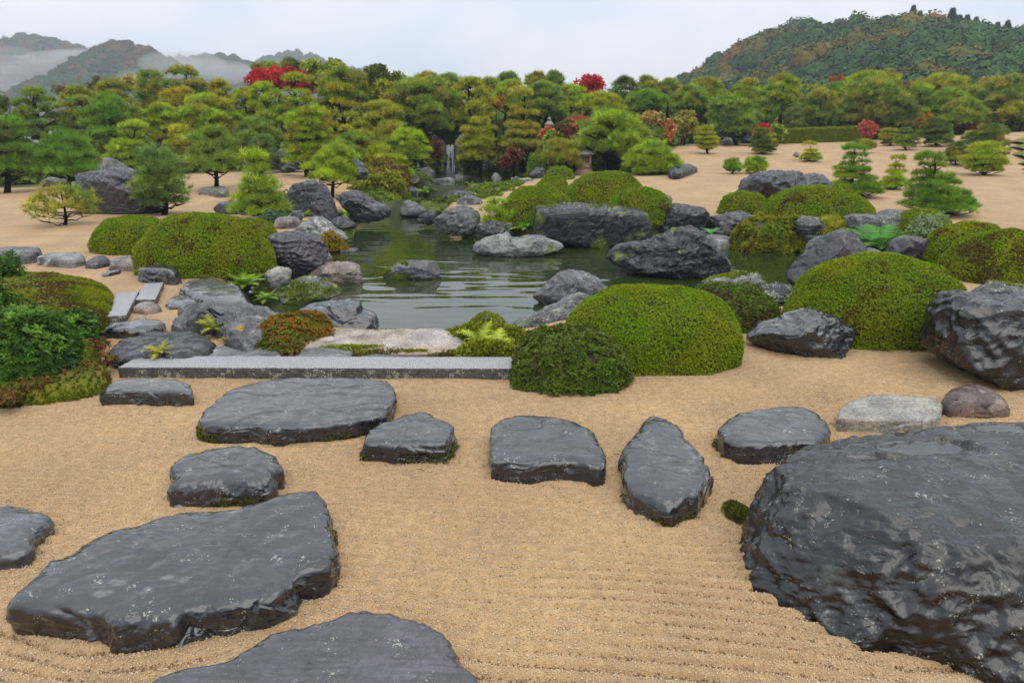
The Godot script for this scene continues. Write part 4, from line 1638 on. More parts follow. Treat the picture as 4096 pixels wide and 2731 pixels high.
	boulder("boulder", "V", [2160, 815, 2165, 770, 2180, 730, 2195, 705, 2215, 682, 2260, 685, 2310, 695, 2352, 705, 2450, 710, 2540, 780, 2520, 900, 2400, 905, 2352, 892, 2290, 882, 2240, 862, 2200, 842, 2180, 827], 0.42, "rugged", "large black boulder with a cracked flat face beside the big right hand azalea", "", {"res": 56, "tint": "black", "amp": 0.13, "square": 3.4, "fine": 0.045, "chip": 0.4, "rift": 0.015, "d": 6.0})
	boulder("boulder", "D", [1850, 1330, 1960, 1240, 2060, 1195, 2200, 1205, 2320, 1225, 2450, 1300, 2450, 1480, 2294, 1500, 2000, 1480, 1880, 1420], 0.4, "rough", "grey lichen spotted rock under the reddish azaleas at the right edge", "rocks round the azaleas", {"tint": "grey", "d": 8.2, "moss": 0.25})
	boulder("boulder", "D", [1440, 1065, 1500, 1058, 1565, 1068, 1612, 1095, 1612, 1170, 1560, 1190, 1480, 1150], 0.5, "damp", "small smooth dark rock poking out above the right shoulder of the big azalea", "rocks round the azaleas", {"tint": "slate", "d": 9.0})
	boulder("boulder", "D", [1600, 1180, 1680, 1190, 1730, 1230, 1765, 1290, 1740, 1380, 1650, 1380], 0.5, "damp", "slanting dark rock between the big azalea and the black boulder", "rocks round the azaleas", {"tint": "violet", "d": 8.0})
	boulder("boulder", "V", [1725, 787, 1728, 770, 1760, 747, 1800, 737, 1830, 726, 1850, 718, 1890, 718, 1925, 735, 1960, 756, 1978, 776, 1981, 792, 1950, 800, 1915, 814, 1890, 816, 1860, 810, 1830, 802, 1780, 797], 0.36, "wet", "low pyramid shaped slate boulder in front of the big right hand azalea", "", {"res": 40, "tint": "slate", "amp": 0.08, "beds": 0.01, "square": 2.6})
	# right shore
	var right := "rocks along the right bank of the pond"
	boulder("boulder", "D", [190, 1140, 260, 1050, 330, 960, 400, 900, 480, 820, 570, 760, 640, 720, 680, 708, 720, 740, 790, 800, 830, 850, 860, 910, 870, 1000, 760, 1160, 400, 1230, 220, 1200], 0.36, "damp", "pointed violet grey boulder rising behind the big right hand azalea", right, {"res": 34, "tint": "violet", "d": 11.5, "amp": 0.07, "square": 2.4})
	boulder("boulder", "D", [855, 915, 930, 890, 990, 908, 1025, 945, 1000, 990, 870, 990], 0.5, "rough", "small whitish rock between the pointed boulder and the fern", right, {"tint": "pale", "d": 12.6})
	boulder("boulder", "D", [1085, 940, 1110, 860, 1160, 800, 1280, 790, 1400, 805, 1430, 900, 1400, 980, 1340, 1010, 1200, 990], 0.45, "damp", "smooth purple rock beside the fern, left of the reddish azaleas", right, {"tint": "violet", "d": 12.8, "square": 3.2})
	boulder("boulder", "D", [725, 660, 740, 600, 800, 583, 930, 590, 1050, 597, 1058, 560, 1130, 540, 1235, 558, 1235, 640, 1170, 700, 1100, 790, 1060, 850, 860, 880, 760, 800], 0.3, "rough", "upright stone block with a rough mottled grey face, right of the large rear azalea", right, {"res": 30, "tint": "grey", "d": 16.0, "square": 5.0, "amp": 0.05, "fine": 0.03})
	boulder("boulder", "D", [255, 640, 330, 588, 430, 608, 515, 650, 505, 730, 450, 800, 350, 880, 310, 800], 0.45, "rough", "thin bedded layered rock behind the small yellow shrub", right, {"res": 26, "tint": "grey", "d": 16.2, "beds": 0.05, "bed_dir": Vector3(0.1, 1, 0)})
	boulder("boulder", "D", [340, 910, 370, 850, 470, 780, 535, 768, 510, 840, 420, 930], 0.45, "rough", "ragged grey rock at the waterline, left foot of the pointed boulder", right, {"tint": "grey", "d": 12.6})
	boulder("boulder", "C", [1800, 810, 1830, 700, 1850, 620, 1920, 580, 2060, 568, 2180, 600, 2140, 680, 2080, 760, 2015, 845, 1900, 830], 0.4, "damp", "leaning brownish grey rock between the dark block and the loose shrub", right, {"res": 26, "tint": "violet", "d": 17.6, "beds": 0.02, "square": 3.2})
	boulder("boulder", "C", [1770, 600, 1850, 588, 1893, 600, 1880, 690, 1800, 700], 0.5, "rough", "small rough rock wedged above the gap in the right bank", right, {"tint": "slate", "d": 18.6})
	boulder("boulder", "C", [1225, 800, 1215, 660, 1330, 560, 1390, 510, 1470, 497, 1690, 515, 1730, 560, 1770, 650, 1765, 740, 1730, 800, 1400, 800], 0.42, "damp", "squared dark boulder with a wet top, right of the great flat topped block", right, {"res": 34, "tint": "slate", "d": 17.8, "square": 4.2, "amp": 0.06})
	boulder("boulder", "C", [150, 790, 200, 700, 208, 560, 225, 512, 480, 494, 560, 488, 700, 506, 950, 505, 1100, 522, 1170, 542, 1200, 640, 1226, 790, 1150, 815, 960, 845, 820, 865, 600, 845, 480, 820, 300, 800], 0.3, "damp", "great flat topped stone block standing in the pond, streaked with moss and white lichen", right, {"res": 54, "tint": "slate", "square": 7.0, "cut": 0, "amp": 0.035, "fine": 0.022, "water": POND_LEVEL, "moss": 0.22})
	boulder("boulder", "D", [-240, 400, -190, 270, -80, 230, 60, 210, 160, 230, 240, 220, 280, 250, 380, 220, 470, 225, 540, 280, 560, 350, 400, 440, 0, 460, -180, 440], 0.3, "damp", "long bluish ridge of rock on the sand behind the large rear azalea", right, {"res": 34, "tint": "blue", "d": 20.5, "beds": 0.03, "amp": 0.2, "fine": 0.09})
	boulder("boulder", "C", [1380, 400, 1410, 410, 1437, 440, 1430, 500, 1380, 500], 0.5, "rough", "small grey rock peeping out right of the azaleas on the mound", right, {"tint": "grey", "d": 20.5})
	boulder("boulder", "C", [1950, 590, 2120, 560, 2150, 620, 2000, 640], 0.5, "rough", "low rock at the foot of the small round azalea on the sand", right, {"tint": "grey", "d": 19.0})
	# stones standing in the pond
	var isle := "rocks standing in the pond"
	boulder("island_rock", "C", [885, 970, 935, 880, 1000, 845, 1210, 820, 1330, 770, 1480, 735, 1620, 724, 1680, 768, 1790, 880, 1900, 960, 1962, 1030, 1960, 1095, 1850, 1140, 1500, 1145, 1250, 1115, 1050, 1075, 900, 1010], 0.3, "damp", "large dark craggy rock with a humped top in the middle of the pond", isle, {"res": 54, "tint": "slate", "water": POND_LEVEL, "amp": 0.13, "beds": 0.025, "square": 2.6, "moss": 0.08})
	boulder("island_rock", "B", [1950, 910, 1960, 850, 2060, 790, 2200, 762, 2265, 750, 2290, 800, 2370, 800, 2440, 773, 2540, 773, 2620, 803, 2680, 815, 2740, 848, 2748, 885, 2650, 908, 2500, 945, 2300, 950, 2100, 945, 1990, 935], 0.22, "rough", "pale lichen whitened double rock in the pond before the great block", isle, {"res": 40, "tint": "pale", "water": POND_LEVEL, "amp": 0.12, "square": 2.6, "moss": 0.06})
	boulder("island_rock", "B", [1125, 1128, 1180, 1070, 1280, 1020, 1400, 1004, 1580, 1000, 1612, 1030, 1644, 1090, 1630, 1140, 1500, 1150, 1300, 1155, 1150, 1150], 0.22, "damp", "flat topped island rock with a moss fringe, alone in the middle of the pond", isle, {"res": 36, "tint": "grey", "water": POND_LEVEL, "square": 5.0, "moss": 0.3, "amp": 0.05})
	flat_stone("island_rock", "B", [735, 902, 780, 882, 880, 878, 912, 893, 860, 914, 760, 920], 0.07, "damp", "thin grey disc of rock just breaking the water", isle, {"res": 16, "tint": "grey", "water": POND_LEVEL, "square": 3.0})
	flat_stone("island_rock", "C", [1715, 820, 1760, 800, 1850, 798, 1950, 825, 1958, 880, 1850, 900, 1780, 875], 0.25, "rough", "low whitish rock in the water behind the craggy island", isle, {"res": 22, "tint": "pale", "water": POND_LEVEL, "deep": 0.3})
	boulder("island_rock", "C", [195, 1310, 280, 1250, 350, 1180, 440, 1100, 520, 1088, 660, 1108, 760, 1150, 830, 1220, 900, 1255, 860, 1340, 680, 1400, 500, 1410, 400, 1405, 290, 1375], 0.4, "damp", "smooth grey dome of rock rising from the water behind the near round azalea", isle, {"res": 40, "tint": "grey", "water": POND_LEVEL, "amp": 0.05, "square": 2.3})
	boulder("island_rock", "C", [-60, 1600, 30, 1545, 150, 1505, 280, 1445, 420, 1390, 500, 1325, 600, 1298, 690, 1322, 700, 1400, 640, 1500, 480, 1640, 200, 1720, 0, 1720], 0.32, "rough", "long sloping rock mottled with white lichen, touching the near round azalea", isle, {"res": 42, "tint": "grey", "d": 8.6, "amp": 0.1, "moss": 0.1, "square": 2.5})
	boulder("island_rock", "F", [1845, 310, 1870, 270, 1920, 215, 1980, 155, 2060, 122, 2165, 150, 2235, 215, 2220, 290, 2120, 345, 1980, 360, 1880, 345], 0.45, "rough", "small mossy rock with a lichen crust at the right end of the pink slab", isle, {"res": 30, "tint": "olive", "d": 8.3, "moss": 0.7, "square": 2.3})
	boulder("island_rock", "C", [1725, 1195, 1850, 1150, 1980, 1133, 2060, 1122, 2150, 1105, 2245, 1170, 2300, 1260, 2220, 1330, 2000, 1320, 1800, 1260], 0.42, "rough", "grey rock capped with brown green moss behind the dark brown azalea", isle, {"res": 32, "tint": "grey", "d": 10.4, "moss": 0.5, "square": 2.4})
	boulder("boulder", "D", [-150, 1300, 0, 1230, 130, 1218, 225, 1240, 200, 1360, 160, 1520, 60, 1540, -100, 1420], 0.45, "rough", "flaking layered dark rock between the brown azalea and the big right hand azalea", right, {"res": 28, "tint": "slate", "d": 9.4, "beds": 0.04})
	# left shore
	var left := "rocks along the left bank of the pond"
	boulder("boulder", "B", [285, 480, 300, 370, 330, 310, 430, 287, 560, 295, 620, 360, 660, 450, 700, 550, 720, 620, 660, 650, 500, 610, 380, 570], 0.42, "damp", "tall brown tinged boulder beneath the leaning pine on the left bank", left, {"res": 34, "tint": "violet", "d": 20.2, "amp": 0.07, "square": 3.2})
	boulder("boulder", "B", [730, 440, 790, 375, 880, 366, 960, 390, 1010, 440, 1080, 475, 1160, 490, 1186, 540, 1183, 600, 1020, 632, 900, 635, 850, 560, 770, 500], 0.36, "damp", "smooth purple boulder sloping into the far water on the left", left, {"res": 32, "tint": "violet", "water": POND_LEVEL, "d": 21.3, "beds": 0.02, "square": 2.8})
	boulder("boulder", "B", [158, 690, 190, 620, 260, 600, 350, 604, 392, 660, 395, 705, 350, 730, 220, 730], 0.45, "rough", "rounded brown grey rock beside the small clump of blue green leaves", left, {"tint": "tan", "d": 17.4})
	boulder("boulder", "B", [340, 750, 420, 660, 500, 612, 560, 604, 620, 650, 700, 710, 780, 750, 812, 800, 760, 830, 650, 830, 570, 790, 460, 790], 0.4, "rough", "white lichen covered boulder with a peaked top on the left bank", left, {"res": 34, "tint": "pale", "d": 16.6, "square": 2.5, "amp": 0.11})
	boulder("boulder", "B", [68, 800, 200, 752, 320, 734, 450, 770, 560, 830, 620, 895, 632, 940, 590, 1040, 480, 1080, 450, 1160, 370, 1170, 240, 1020, 110, 900], 0.36, "damp", "big rugged purple boulder beside the large left hand azalea", left, {"res": 44, "tint": "violet", "d": 12.6, "amp": 0.1, "beds": 0.025, "square": 2.9})
	boulder("boulder", "B", [400, 752, 520, 748, 585, 785, 570, 850, 470, 830], 0.5, "rough", "low grey rock between the white boulder and the purple boulder", left, {"tint": "grey", "d": 14.6})
	boulder("boulder", "B", [565, 1040, 605, 965, 640, 918, 672, 970, 662, 1030, 600, 1060], 0.5, "rough", "small pale wedge of rock at the water beside the purple boulder", left, {"tint": "pale", "d": 13.6})
	boulder("boulder", "B", [463, 1140, 480, 1070, 540, 1040, 680, 1025, 820, 1020, 900, 1043, 930, 1090, 938, 1185, 800, 1200, 650, 1190, 500, 1170], 0.3, "damp", "oblong brown streaked rock lying in the water off the left bank", left, {"res": 32, "tint": "tan", "water": POND_LEVEL, "square": 3.8, "amp": 0.07})
	boulder("boulder", "B", [215, 1330, 280, 1230, 400, 1160, 540, 1145, 620, 1190, 700, 1230, 728, 1295, 600, 1340, 450, 1360, 330, 1375, 250, 1370], 0.36, "rough", "mossy rounded rock in the shallows in front of the fern bank", left, {"res": 34, "tint": "olive", "water": POND_LEVEL, "moss": 0.5, "square": 2.4})
	boulder("boulder", "B", [655, 655, 700, 610, 800, 605, 840, 640, 885, 662, 882, 700, 800, 705, 720, 700], 0.5, "damp", "dark low rock at the water below the yellow ferns", left, {"tint": "slate", "d": 18.4})
	boulder("boulder", "F", [382, 115, 420, 68, 560, 50, 770, 36, 900, 50, 932, 110, 1040, 150, 1075, 220, 1075, 275, 800, 285, 580, 300, 480, 240], 0.36, "wet", "blocky black rock with a pale top at the water's near left edge", left, {"res": 44, "tint": "slate", "d": 8.9, "square": 4.0, "amp": 0.08, "fine": 0.022})
	boulder("boulder", "B", [75, 1150, 120, 1080, 180, 1055, 270, 1060, 303, 1100, 275, 1190, 200, 1250, 130, 1240], 0.45, "rough", "small tan rock tucked between the fern and the large left hand azalea", left, {"tint": "cream", "d": 11.6, "moss": 0.1})
	boulder("boulder", "B", [290, 600, 330, 550, 390, 540, 420, 600, 380, 650, 310, 640], 0.5, "rough", "grey rock half hidden by weeds at the foot of the tall boulder", left, {"tint": "grey", "d": 18.6})
	# left path
	var path := "stones along the path on the left"
	flat_stone("path_stone", "E", [1590, 330, 1650, 285, 1800, 245, 1900, 238, 2010, 260, 2120, 305, 2190, 400, 2240, 470, 2050, 450, 1850, 440, 1700, 370], 0.16, "wet", "broad wet slate shelf with brown leaf stains below the large left hand azalea", path, {"lid": true, "res": 36, "tint": "grey", "square": 3.4, "beds": 0.012})
	flat_stone("path_stone", "E", [1485, 468, 1530, 415, 1640, 395, 1800, 418, 1800, 455, 1640, 488, 1520, 490], 0.07, "wet", "thin tongue of slate lying flush with the gravel below the wet shelf", path, {"lid": true, "res": 24, "tint": "grey", "square": 3.0})
	flat_stone("path_stone", "E", [1750, 490, 1790, 440, 1900, 405, 1970, 415, 1960, 440, 1850, 480], 0.12, "wet", "small dark wedge of slate between the wet shelf and the craggy slab", path, {"res": 18, "tint": "slate"})
	flat_stone("path_stone", "E", [1550, 610, 1620, 555, 1780, 505, 1930, 458, 2100, 430, 2250, 448, 2400, 470, 2530, 530, 2510, 650, 2400, 740, 2200, 780, 2050, 745, 1980, 655, 1900, 615, 1780, 605, 1640, 630], 0.22, "damp", "large craggy ridged slab between the path and the pond", path, {"lid": true, "res": 64, "tint": "grey", "square": 3.4, "amp": 0.13, "calm": 1.0, "chip": 2.0, "fine": 0.055, "beds": 0.055, "bed_dir": Vector3(0.2, 1, 0.4)})
	flat_stone("path_stone", "E", [860, 775, 880, 710, 950, 660, 1150, 620, 1300, 595, 1400, 600, 1455, 640, 1440, 675, 1300, 705, 1150, 745, 960, 788], 0.13, "wet", "long narrow wet stepping stone just below the two paving slabs", path, {"res": 34, "tint": "slate", "square": 3.6})
	flat_stone("path_stone", "E", [930, 885, 1020, 810, 1200, 758, 1350, 710, 1600, 712, 1750, 710, 1850, 750, 1915, 800, 1890, 860, 1700, 945, 1500, 955, 1100, 955, 1000, 935], 0.15, "damp", "big slate slab with fine parallel scratches behind the left end of the bridge", path, {"lid": true, "res": 44, "tint": "slate", "square": 3.6, "amp": 0.06})
	flat_stone("path_stone", "E", [1740, 965, 1800, 900, 1900, 852, 2080, 840, 2250, 850, 2450, 868, 2525, 950, 2500, 975, 2000, 975], 0.06, "damp", "pale cracked flat slab right behind the bridge", path, {"lid": true, "res": 36, "tint": "pale", "square": 5.0, "beds": 0.008})
	flat_stone("cobble", "E", [1190, 562, 1210, 510, 1300, 485, 1400, 490, 1447, 530, 1420, 558, 1300, 583], 0.12, "damp", "rounded pinkish cobble beside the two paving slabs", path, {"res": 20, "tint": "tan", "square": 2.4, "amp": 0.03, "fine": 0.003})
	flat_stone("path_stone", "E", [1238, 278, 1262, 222, 1330, 192, 1500, 186, 1582, 210, 1615, 295, 1560, 312, 1400, 295, 1290, 292], 0.24, "wet", "dark blocky slate step at the head of the two paving slabs", path, {"res": 30, "tint": "slate", "square": 5.0, "beds": 0.02})
	flat_stone("path_stone", "E", [328, 125, 345, 80, 420, 47, 600, 40, 700, 50, 767, 120, 655, 162, 500, 152, 405, 147], 0.18, "damp", "pale topped broad stone at the back of the moss mound", path, {"res": 28, "tint": "pale", "square": 5.0})
	flat_stone("path_stone", "E", [-150, 65, 60, 25, 200, 28, 352, 30, 362, 85, 250, 125, 150, 130, -150, 130], 0.22, "damp", "flat topped grey stone at the far left end of the path", path, {"res": 28, "tint": "grey", "square": 5.0})
	flat_stone("cobble", "E", [758, 168, 800, 110, 870, 85, 960, 83, 1002, 120, 960, 148, 860, 174], 0.17, "damp", "smooth purplish cobble in the curve of path stones behind the moss mound", path, {"res": 20, "tint": "violet", "square": 2.5, "amp": 0.03, "fine": 0.003})
	flat_stone("path_stone", "E", [988, 183, 1020, 130, 1180, 95, 1285, 78, 1325, 130, 1265, 190, 1100, 192], 0.18, "damp", "dark ridged path stone touching the left foot of the large azalea", path, {"res": 26, "tint": "tan", "square": 3.4})
	flat_stone("path_stone", "E", [912, 230, 980, 197, 1080, 180, 1070, 200, 990, 235, 930, 243], 0.06, "wet", "thin dark sliver of slate sunk in the gravel near the moss mound", path, {"res": 14, "tint": "slate"})
	flat_stone("path_stone", "E", [1608, 705, 1660, 650, 1780, 610, 1882, 630, 1885, 665, 1700, 705], 0.15, "damp", "small rounded slate under the golden fern", path, {"res": 18, "tint": "slate", "square": 2.8})
	flat_stone("path_stone", "E", [1095, 1005, 1110, 960, 1200, 943, 1260, 960, 1245, 1010], 0.12, "wet", "small violet chip of rock at the left end of the bridge", path, {"res": 16, "tint": "violet"})
	flat_stone("path_stone", "F", [325, 512, 420, 440, 530, 408, 640, 410, 862, 455, 852, 515], 0.10, "damp", "grey triangular slab between the bridge and the pink slab", path, {"lid": true, "res": 24, "tint": "grey", "square": 5.0})
	flat_stone("path_stone", "F", [890, 512, 980, 470, 1100, 460, 1250, 475, 1375, 508], 0.07, "damp", "thin grey green sliver of slab against the bridge", path, {"lid": true, "res": 18, "tint": "grey", "square": 4.0})
	flat_stone("pink_slab", "F", [345, 398, 560, 330, 582, 290, 700, 268, 900, 260, 1200, 262, 1650, 260, 1742, 275, 1850, 320, 1915, 390, 1912, 445, 1700, 455, 1400, 478, 1200, 468, 1000, 442, 720, 432, 500, 432], 0.10, "damp", "wide pink and orange cracked slab at the water's edge behind the bridge", "", {"res": 56, "tint": "pink", "lid": true, "square": 9.0, "amp": 0.035, "chip": 2.2, "calm": 1.0, "beds": 0.014, "bed_dir": Vector3(0.3, 1.0, 0.9), "fine": 0.014, "deep": 0.3})
	# rocks among the pines on the left sand
	var sand := "rocks on the sand among the left hand pines"
	boulder("crag", "A", [640, 500, 655, 420, 700, 350, 745, 282, 745, 235, 800, 215, 1000, 205, 1060, 228, 1130, 268, 1150, 308, 1250, 328, 1340, 350, 1362, 430, 1430, 515, 1425, 560, 1160, 580, 900, 570, 840, 540, 740, 520], 0.34, "damp", "big folded dark crag on the sand behind the sparse small pine", sand, {"res": 48, "tint": "violet", "amp": 0.14, "square": 2.8, "fine": 0.04})
	boulder("crag", "A", [840, 270, 870, 200, 900, 140, 945, 78, 1010, 92, 1080, 150, 1200, 190, 1210, 290, 1050, 300, 900, 300], 0.4, "rough", "pointed grey crag behind the big folded crag", sand, {"tint": "grey", "d": 27.0, "amp": 0.14})
	flat_stone("crag", "A", [1780, 392, 1788, 350, 1900, 343, 2010, 343, 2042, 390, 2058, 412, 1960, 416, 1850, 398], 0.22, "rough", "flat dark rock ring round the foot of a pine", sand, {"res": 24, "tint": "olive", "square": 5.0})
	boulder("crag", "A", [1930, 540, 1990, 470, 2080, 460, 2220, 480, 2320, 520, 2300, 620, 2100, 605, 2000, 580], 0.4, "damp", "low bluish rock under the soft pine above the large azalea", sand, {"tint": "blue", "d": 20.3, "square": 2.6})
	boulder("crag", "A", [365, 345, 395, 270, 440, 250, 560, 250, 592, 290, 520, 340], 0.4, "rough", "distant mossy flat rock between the two left hand pines", sand, {"tint": "olive", "d": 31.0})
	boulder("crag", "B", [150, 165, 160, 80, 180, 10, 270, -10, 330, 50, 430, 100, 442, 160, 200, 172], 0.4, "rough", "dark steep rock wall behind the tall pine on the pale dune", sand, {"tint": "blue", "d": 34.5, "res": 26})
	boulder("crag", "B", [216, 200, 240, 150, 270, 135, 360, 168, 310, 200], 0.45, "rough", "small dark pyramid rock alone on the pale dune", sand, {"tint": "slate", "d": 32.5})
	boulder("crag", "B", [840, 170, 850, 100, 890, 80, 955, 130, 998, 190, 985, 265, 900, 250], 0.45, "rough", "grey lichened rock right of the soft green pine at the water", sand, {"tint": "grey", "d": 25.5})
	# stream rocks
	var stream := "rocks along the stream below the waterfall"
	boulder("stream_rock", "B", [1410, 190, 1450, 165, 1540, 158, 1602, 200, 1607, 255, 1540, 265, 1450, 245], 0.45, "rough", "rounded grey rock left of the waterfall's foot", stream, {"tint": "grey", "d": 37.0, "beds": 0.04})
	boulder("stream_rock", "B", [1565, 335, 1600, 270, 1680, 250, 1760, 258, 1802, 320, 1785, 380, 1700, 402, 1600, 398], 0.45, "rough", "layered light grey rock in the middle of the stream", stream, {"tint": "grey", "d": 32.0, "beds": 0.05})
	boulder("stream_rock", "B", [1265, 405, 1290, 345, 1380, 328, 1470, 350, 1492, 400, 1400, 430, 1300, 428], 0.4, "rough", "wide grey rock above the small cascade on the left", stream, {"tint": "slate", "d": 29.0, "beds": 0.04})
	boulder("stream_rock", "B", [1690, 268, 1740, 230, 1830, 210, 1930, 243, 1942, 270, 1830, 285], 0.4, "damp", "low purple rock just below the waterfall", stream, {"tint": "violet", "d": 36.0})
	boulder("stream_rock", "B", [1828, 325, 1880, 275, 2000, 265, 2092, 290, 2095, 345, 1960, 352], 0.4, "rough", "long pale rock lying across the stream", stream, {"tint": "pale", "d": 34.0})
	boulder("stream_rock", "B", [2095, 325, 2100, 270, 2140, 203, 2180, 230, 2212, 290, 2205, 335], 0.45, "rough", "peaked pale rock beside the little side cascade", stream, {"tint": "pale", "d": 35.0})
	boulder("stream_rock", "B", [1648, 500, 1680, 410, 1760, 373, 1880, 378, 1990, 385, 2004, 412, 1900, 450, 1780, 520, 1700, 525], 0.4, "damp", "long dark rock against the left edge of the sand mound", stream, {"tint": "slate", "d": 24.8, "square": 2.6})
	boulder("stream_rock", "B", [1775, 525, 1830, 440, 1920, 403, 2005, 440, 2052, 525, 1930, 540], 0.42, "rough", "grey pitted rock at the tip of the sand mound", stream, {"tint": "grey", "d": 22.8})
	boulder("stream_rock", "B", [1588, 720, 1600, 610, 1700, 558, 1850, 500, 1930, 518, 2005, 568, 1995, 660, 1940, 745, 1700, 748], 0.4, "rough", "big fissured rock at the water's edge left of the fern and yellow pine", stream, {"res": 32, "tint": "grey", "d": 18.6, "amp": 0.12, "fine": 0.04})
	boulder("stream_rock", "B", [1443, 640, 1460, 590, 1560, 545, 1622, 558, 1605, 645, 1530, 668], 0.42, "damp", "pair shaped dark rock in the water below the cascade", stream, {"tint": "slate", "d": 21.3})
	boulder("stream_rock", "B", [1960, 750, 1990, 660, 2100, 640, 2200, 650, 2300, 660, 2310, 760, 2100, 768], 0.36, "rough", "dark rock shelf beneath the small yellow pine at the water", stream, {"tint": "slate", "d": 18.2})
	boulder("stream_rock", "B", [1300, 575, 1320, 470, 1400, 462, 1480, 510, 1540, 540, 1500, 585, 1400, 590], 0.4, "rough", "broken slanting rocks at the left of the small cascade", stream, {"tint": "grey", "d": 24.2, "beds": 0.06, "bed_dir": Vector3(1, 0.5, 0)})
	boulder("stream_rock", "B", [1335, 250, 1350, 178, 1400, 195, 1445, 240, 1502, 300, 1400, 312], 0.45, "rough", "mossy grey rock behind the leaning pine trunk by the stream", stream, {"tint": "olive", "d": 32.0, "moss": 0.2})
	boulder("stream_rock", "C", [145, 225, 220, 160, 300, 168, 302, 250, 200, 250], 0.45, "rough", "dark rough rock left of the small clipped shrub by the lantern", stream, {"tint": "grey", "d": 31.5, "beds": 0.05})
	boulder("stream_rock", "C", [-20, 305, 60, 260, 150, 248, 208, 275, 100, 310], 0.4, "rough", "whitish flat rock at the top of the sand mound by the stream", stream, {"tint": "pale", "d": 29.5})
	boulder("stream_rock", "B", [2280, 320, 2290, 250, 2340, 240, 2400, 290, 2380, 330], 0.45, "rough", "small grey rock at the right end of the stream", stream, {"tint": "grey", "d": 34.0})
	boulder("stream_rock", "C", [505, 190, 520, 110, 575, 100, 600, 190], 0.45, "rough", "grey rock just left of the brown stone lantern", stream, {"tint": "grey", "d": 32.5})
	boulder("stream_rock", "B", [1295, 592, 1306, 466, 1400, 460, 1520, 464, 1640, 462, 1660, 592], 0.14, "damp", "dark wet ledge over which the low wide cascade slides", stream, {"tint": "slate", "d": 25.30, "square": 6.0, "amp": 0.05, "beds": 0.04, "bed_dir": Vector3(1, 0.3, 0)})
	# cliff round the waterfall
	boulder("cliff_rock", "M", [1795, 1360, 1800, 1120, 1815, 990, 1900, 940, 2010, 955, 2100, 1050, 2150, 1160, 2160, 1370], 0.45, "rough", "tall mossy cliff rock on the right of the waterfall", "rocks of the waterfall cliff", {"tint": "olive", "d": 40.0, "moss": 0.45, "res": 30, "fine": 0.08, "square": 3.6})
	boulder("cliff_rock", "M", [2080, 1370, 2100, 1200, 2160, 1110, 2294, 1120, 2420, 1180, 2450, 1370], 0.4, "rough", "rugged cliff rock with pale streaks further right of the waterfall", "rocks of the waterfall cliff", {"tint": "grey", "d": 38.5, "moss": 0.3, "res": 28, "fine": 0.08, "square": 3.6})
	boulder("cliff_rock", "M", [1500, 1370, 1510, 1160, 1560, 1060, 1640, 1010, 1690, 1060, 1700, 1240, 1700, 1370], 0.45, "rough", "dark overgrown cliff rock on the left of the waterfall", "rocks of the waterfall cliff", {"tint": "olive", "d": 40.5, "moss": 0.4, "res": 26, "square": 3.4})
	boulder("cliff_rock", "M", [1560, 1380, 1570, 1000, 1640, 960, 1750, 950, 1850, 960, 1890, 1380], 0.5, "rough", "dark wet rock face behind the falling water", "rocks of the waterfall cliff", {"tint": "black", "d": 43.4, "res": 26, "square": 5.0, "amp": 0.04})
	# rocks on the right sand
	var dune := "rocks on the sand slope on the right"
	boulder("dune_rock", "N", [1262, 1080, 1330, 1066, 1392, 1130, 1406, 1205, 1300, 1200], 0.45, "damp", "dark rounded rock right of the large layered pine's shoulder", dune, {"tint": "slate", "d": 33.0})
	flat_stone("dune_rock", "N", [1395, 1352, 1430, 1270, 1480, 1250, 1600, 1253, 1667, 1290, 1605, 1332, 1480, 1368], 0.3, "rough", "flat dark rock on the sand at the tip of the layered pine's lowest branch", dune, {"res": 26, "tint": "slate", "square": 4.0, "amp": 0.12})
	boulder("dune_rock", "N", [1422, 1028, 1440, 970, 1540, 965, 1547, 1030], 0.4, "rough", "grey rock at the far edge of the sand below the yellowing bush", dune, {"tint": "blue", "d": 44.5})
	boulder("dune_rock", "N", [1832, 1015, 1860, 960, 1920, 943, 1992, 978, 2004, 1030, 1900, 1028], 0.45, "damp", "large dark rock behind the trunk of the big far pine", dune, {"tint": "slate", "d": 44.0})
	boulder("dune_rock", "N", [1878, 1045, 1920, 1003, 1970, 1022, 1992, 1068, 1910, 1075], 0.45, "damp", "small smooth rock in front of the big far pine's trunk", dune, {"tint": "blue", "d": 42.0})
	boulder("dune_rock", "N", [2055, 1040, 2080, 980, 2130, 968, 2192, 1030, 2155, 1060], 0.45, "damp", "pointed dark rock right of the big far pine's trunk", dune, {"tint": "slate", "d": 43.0})
	boulder("dune_rock", "D", [228, 45, 258, 15, 285, 38, 265, 68], 0.5, "rough", "small light grey stone on the sand beside a little dwarf pine", dune, {"tint": "pale", "d": 34.5})


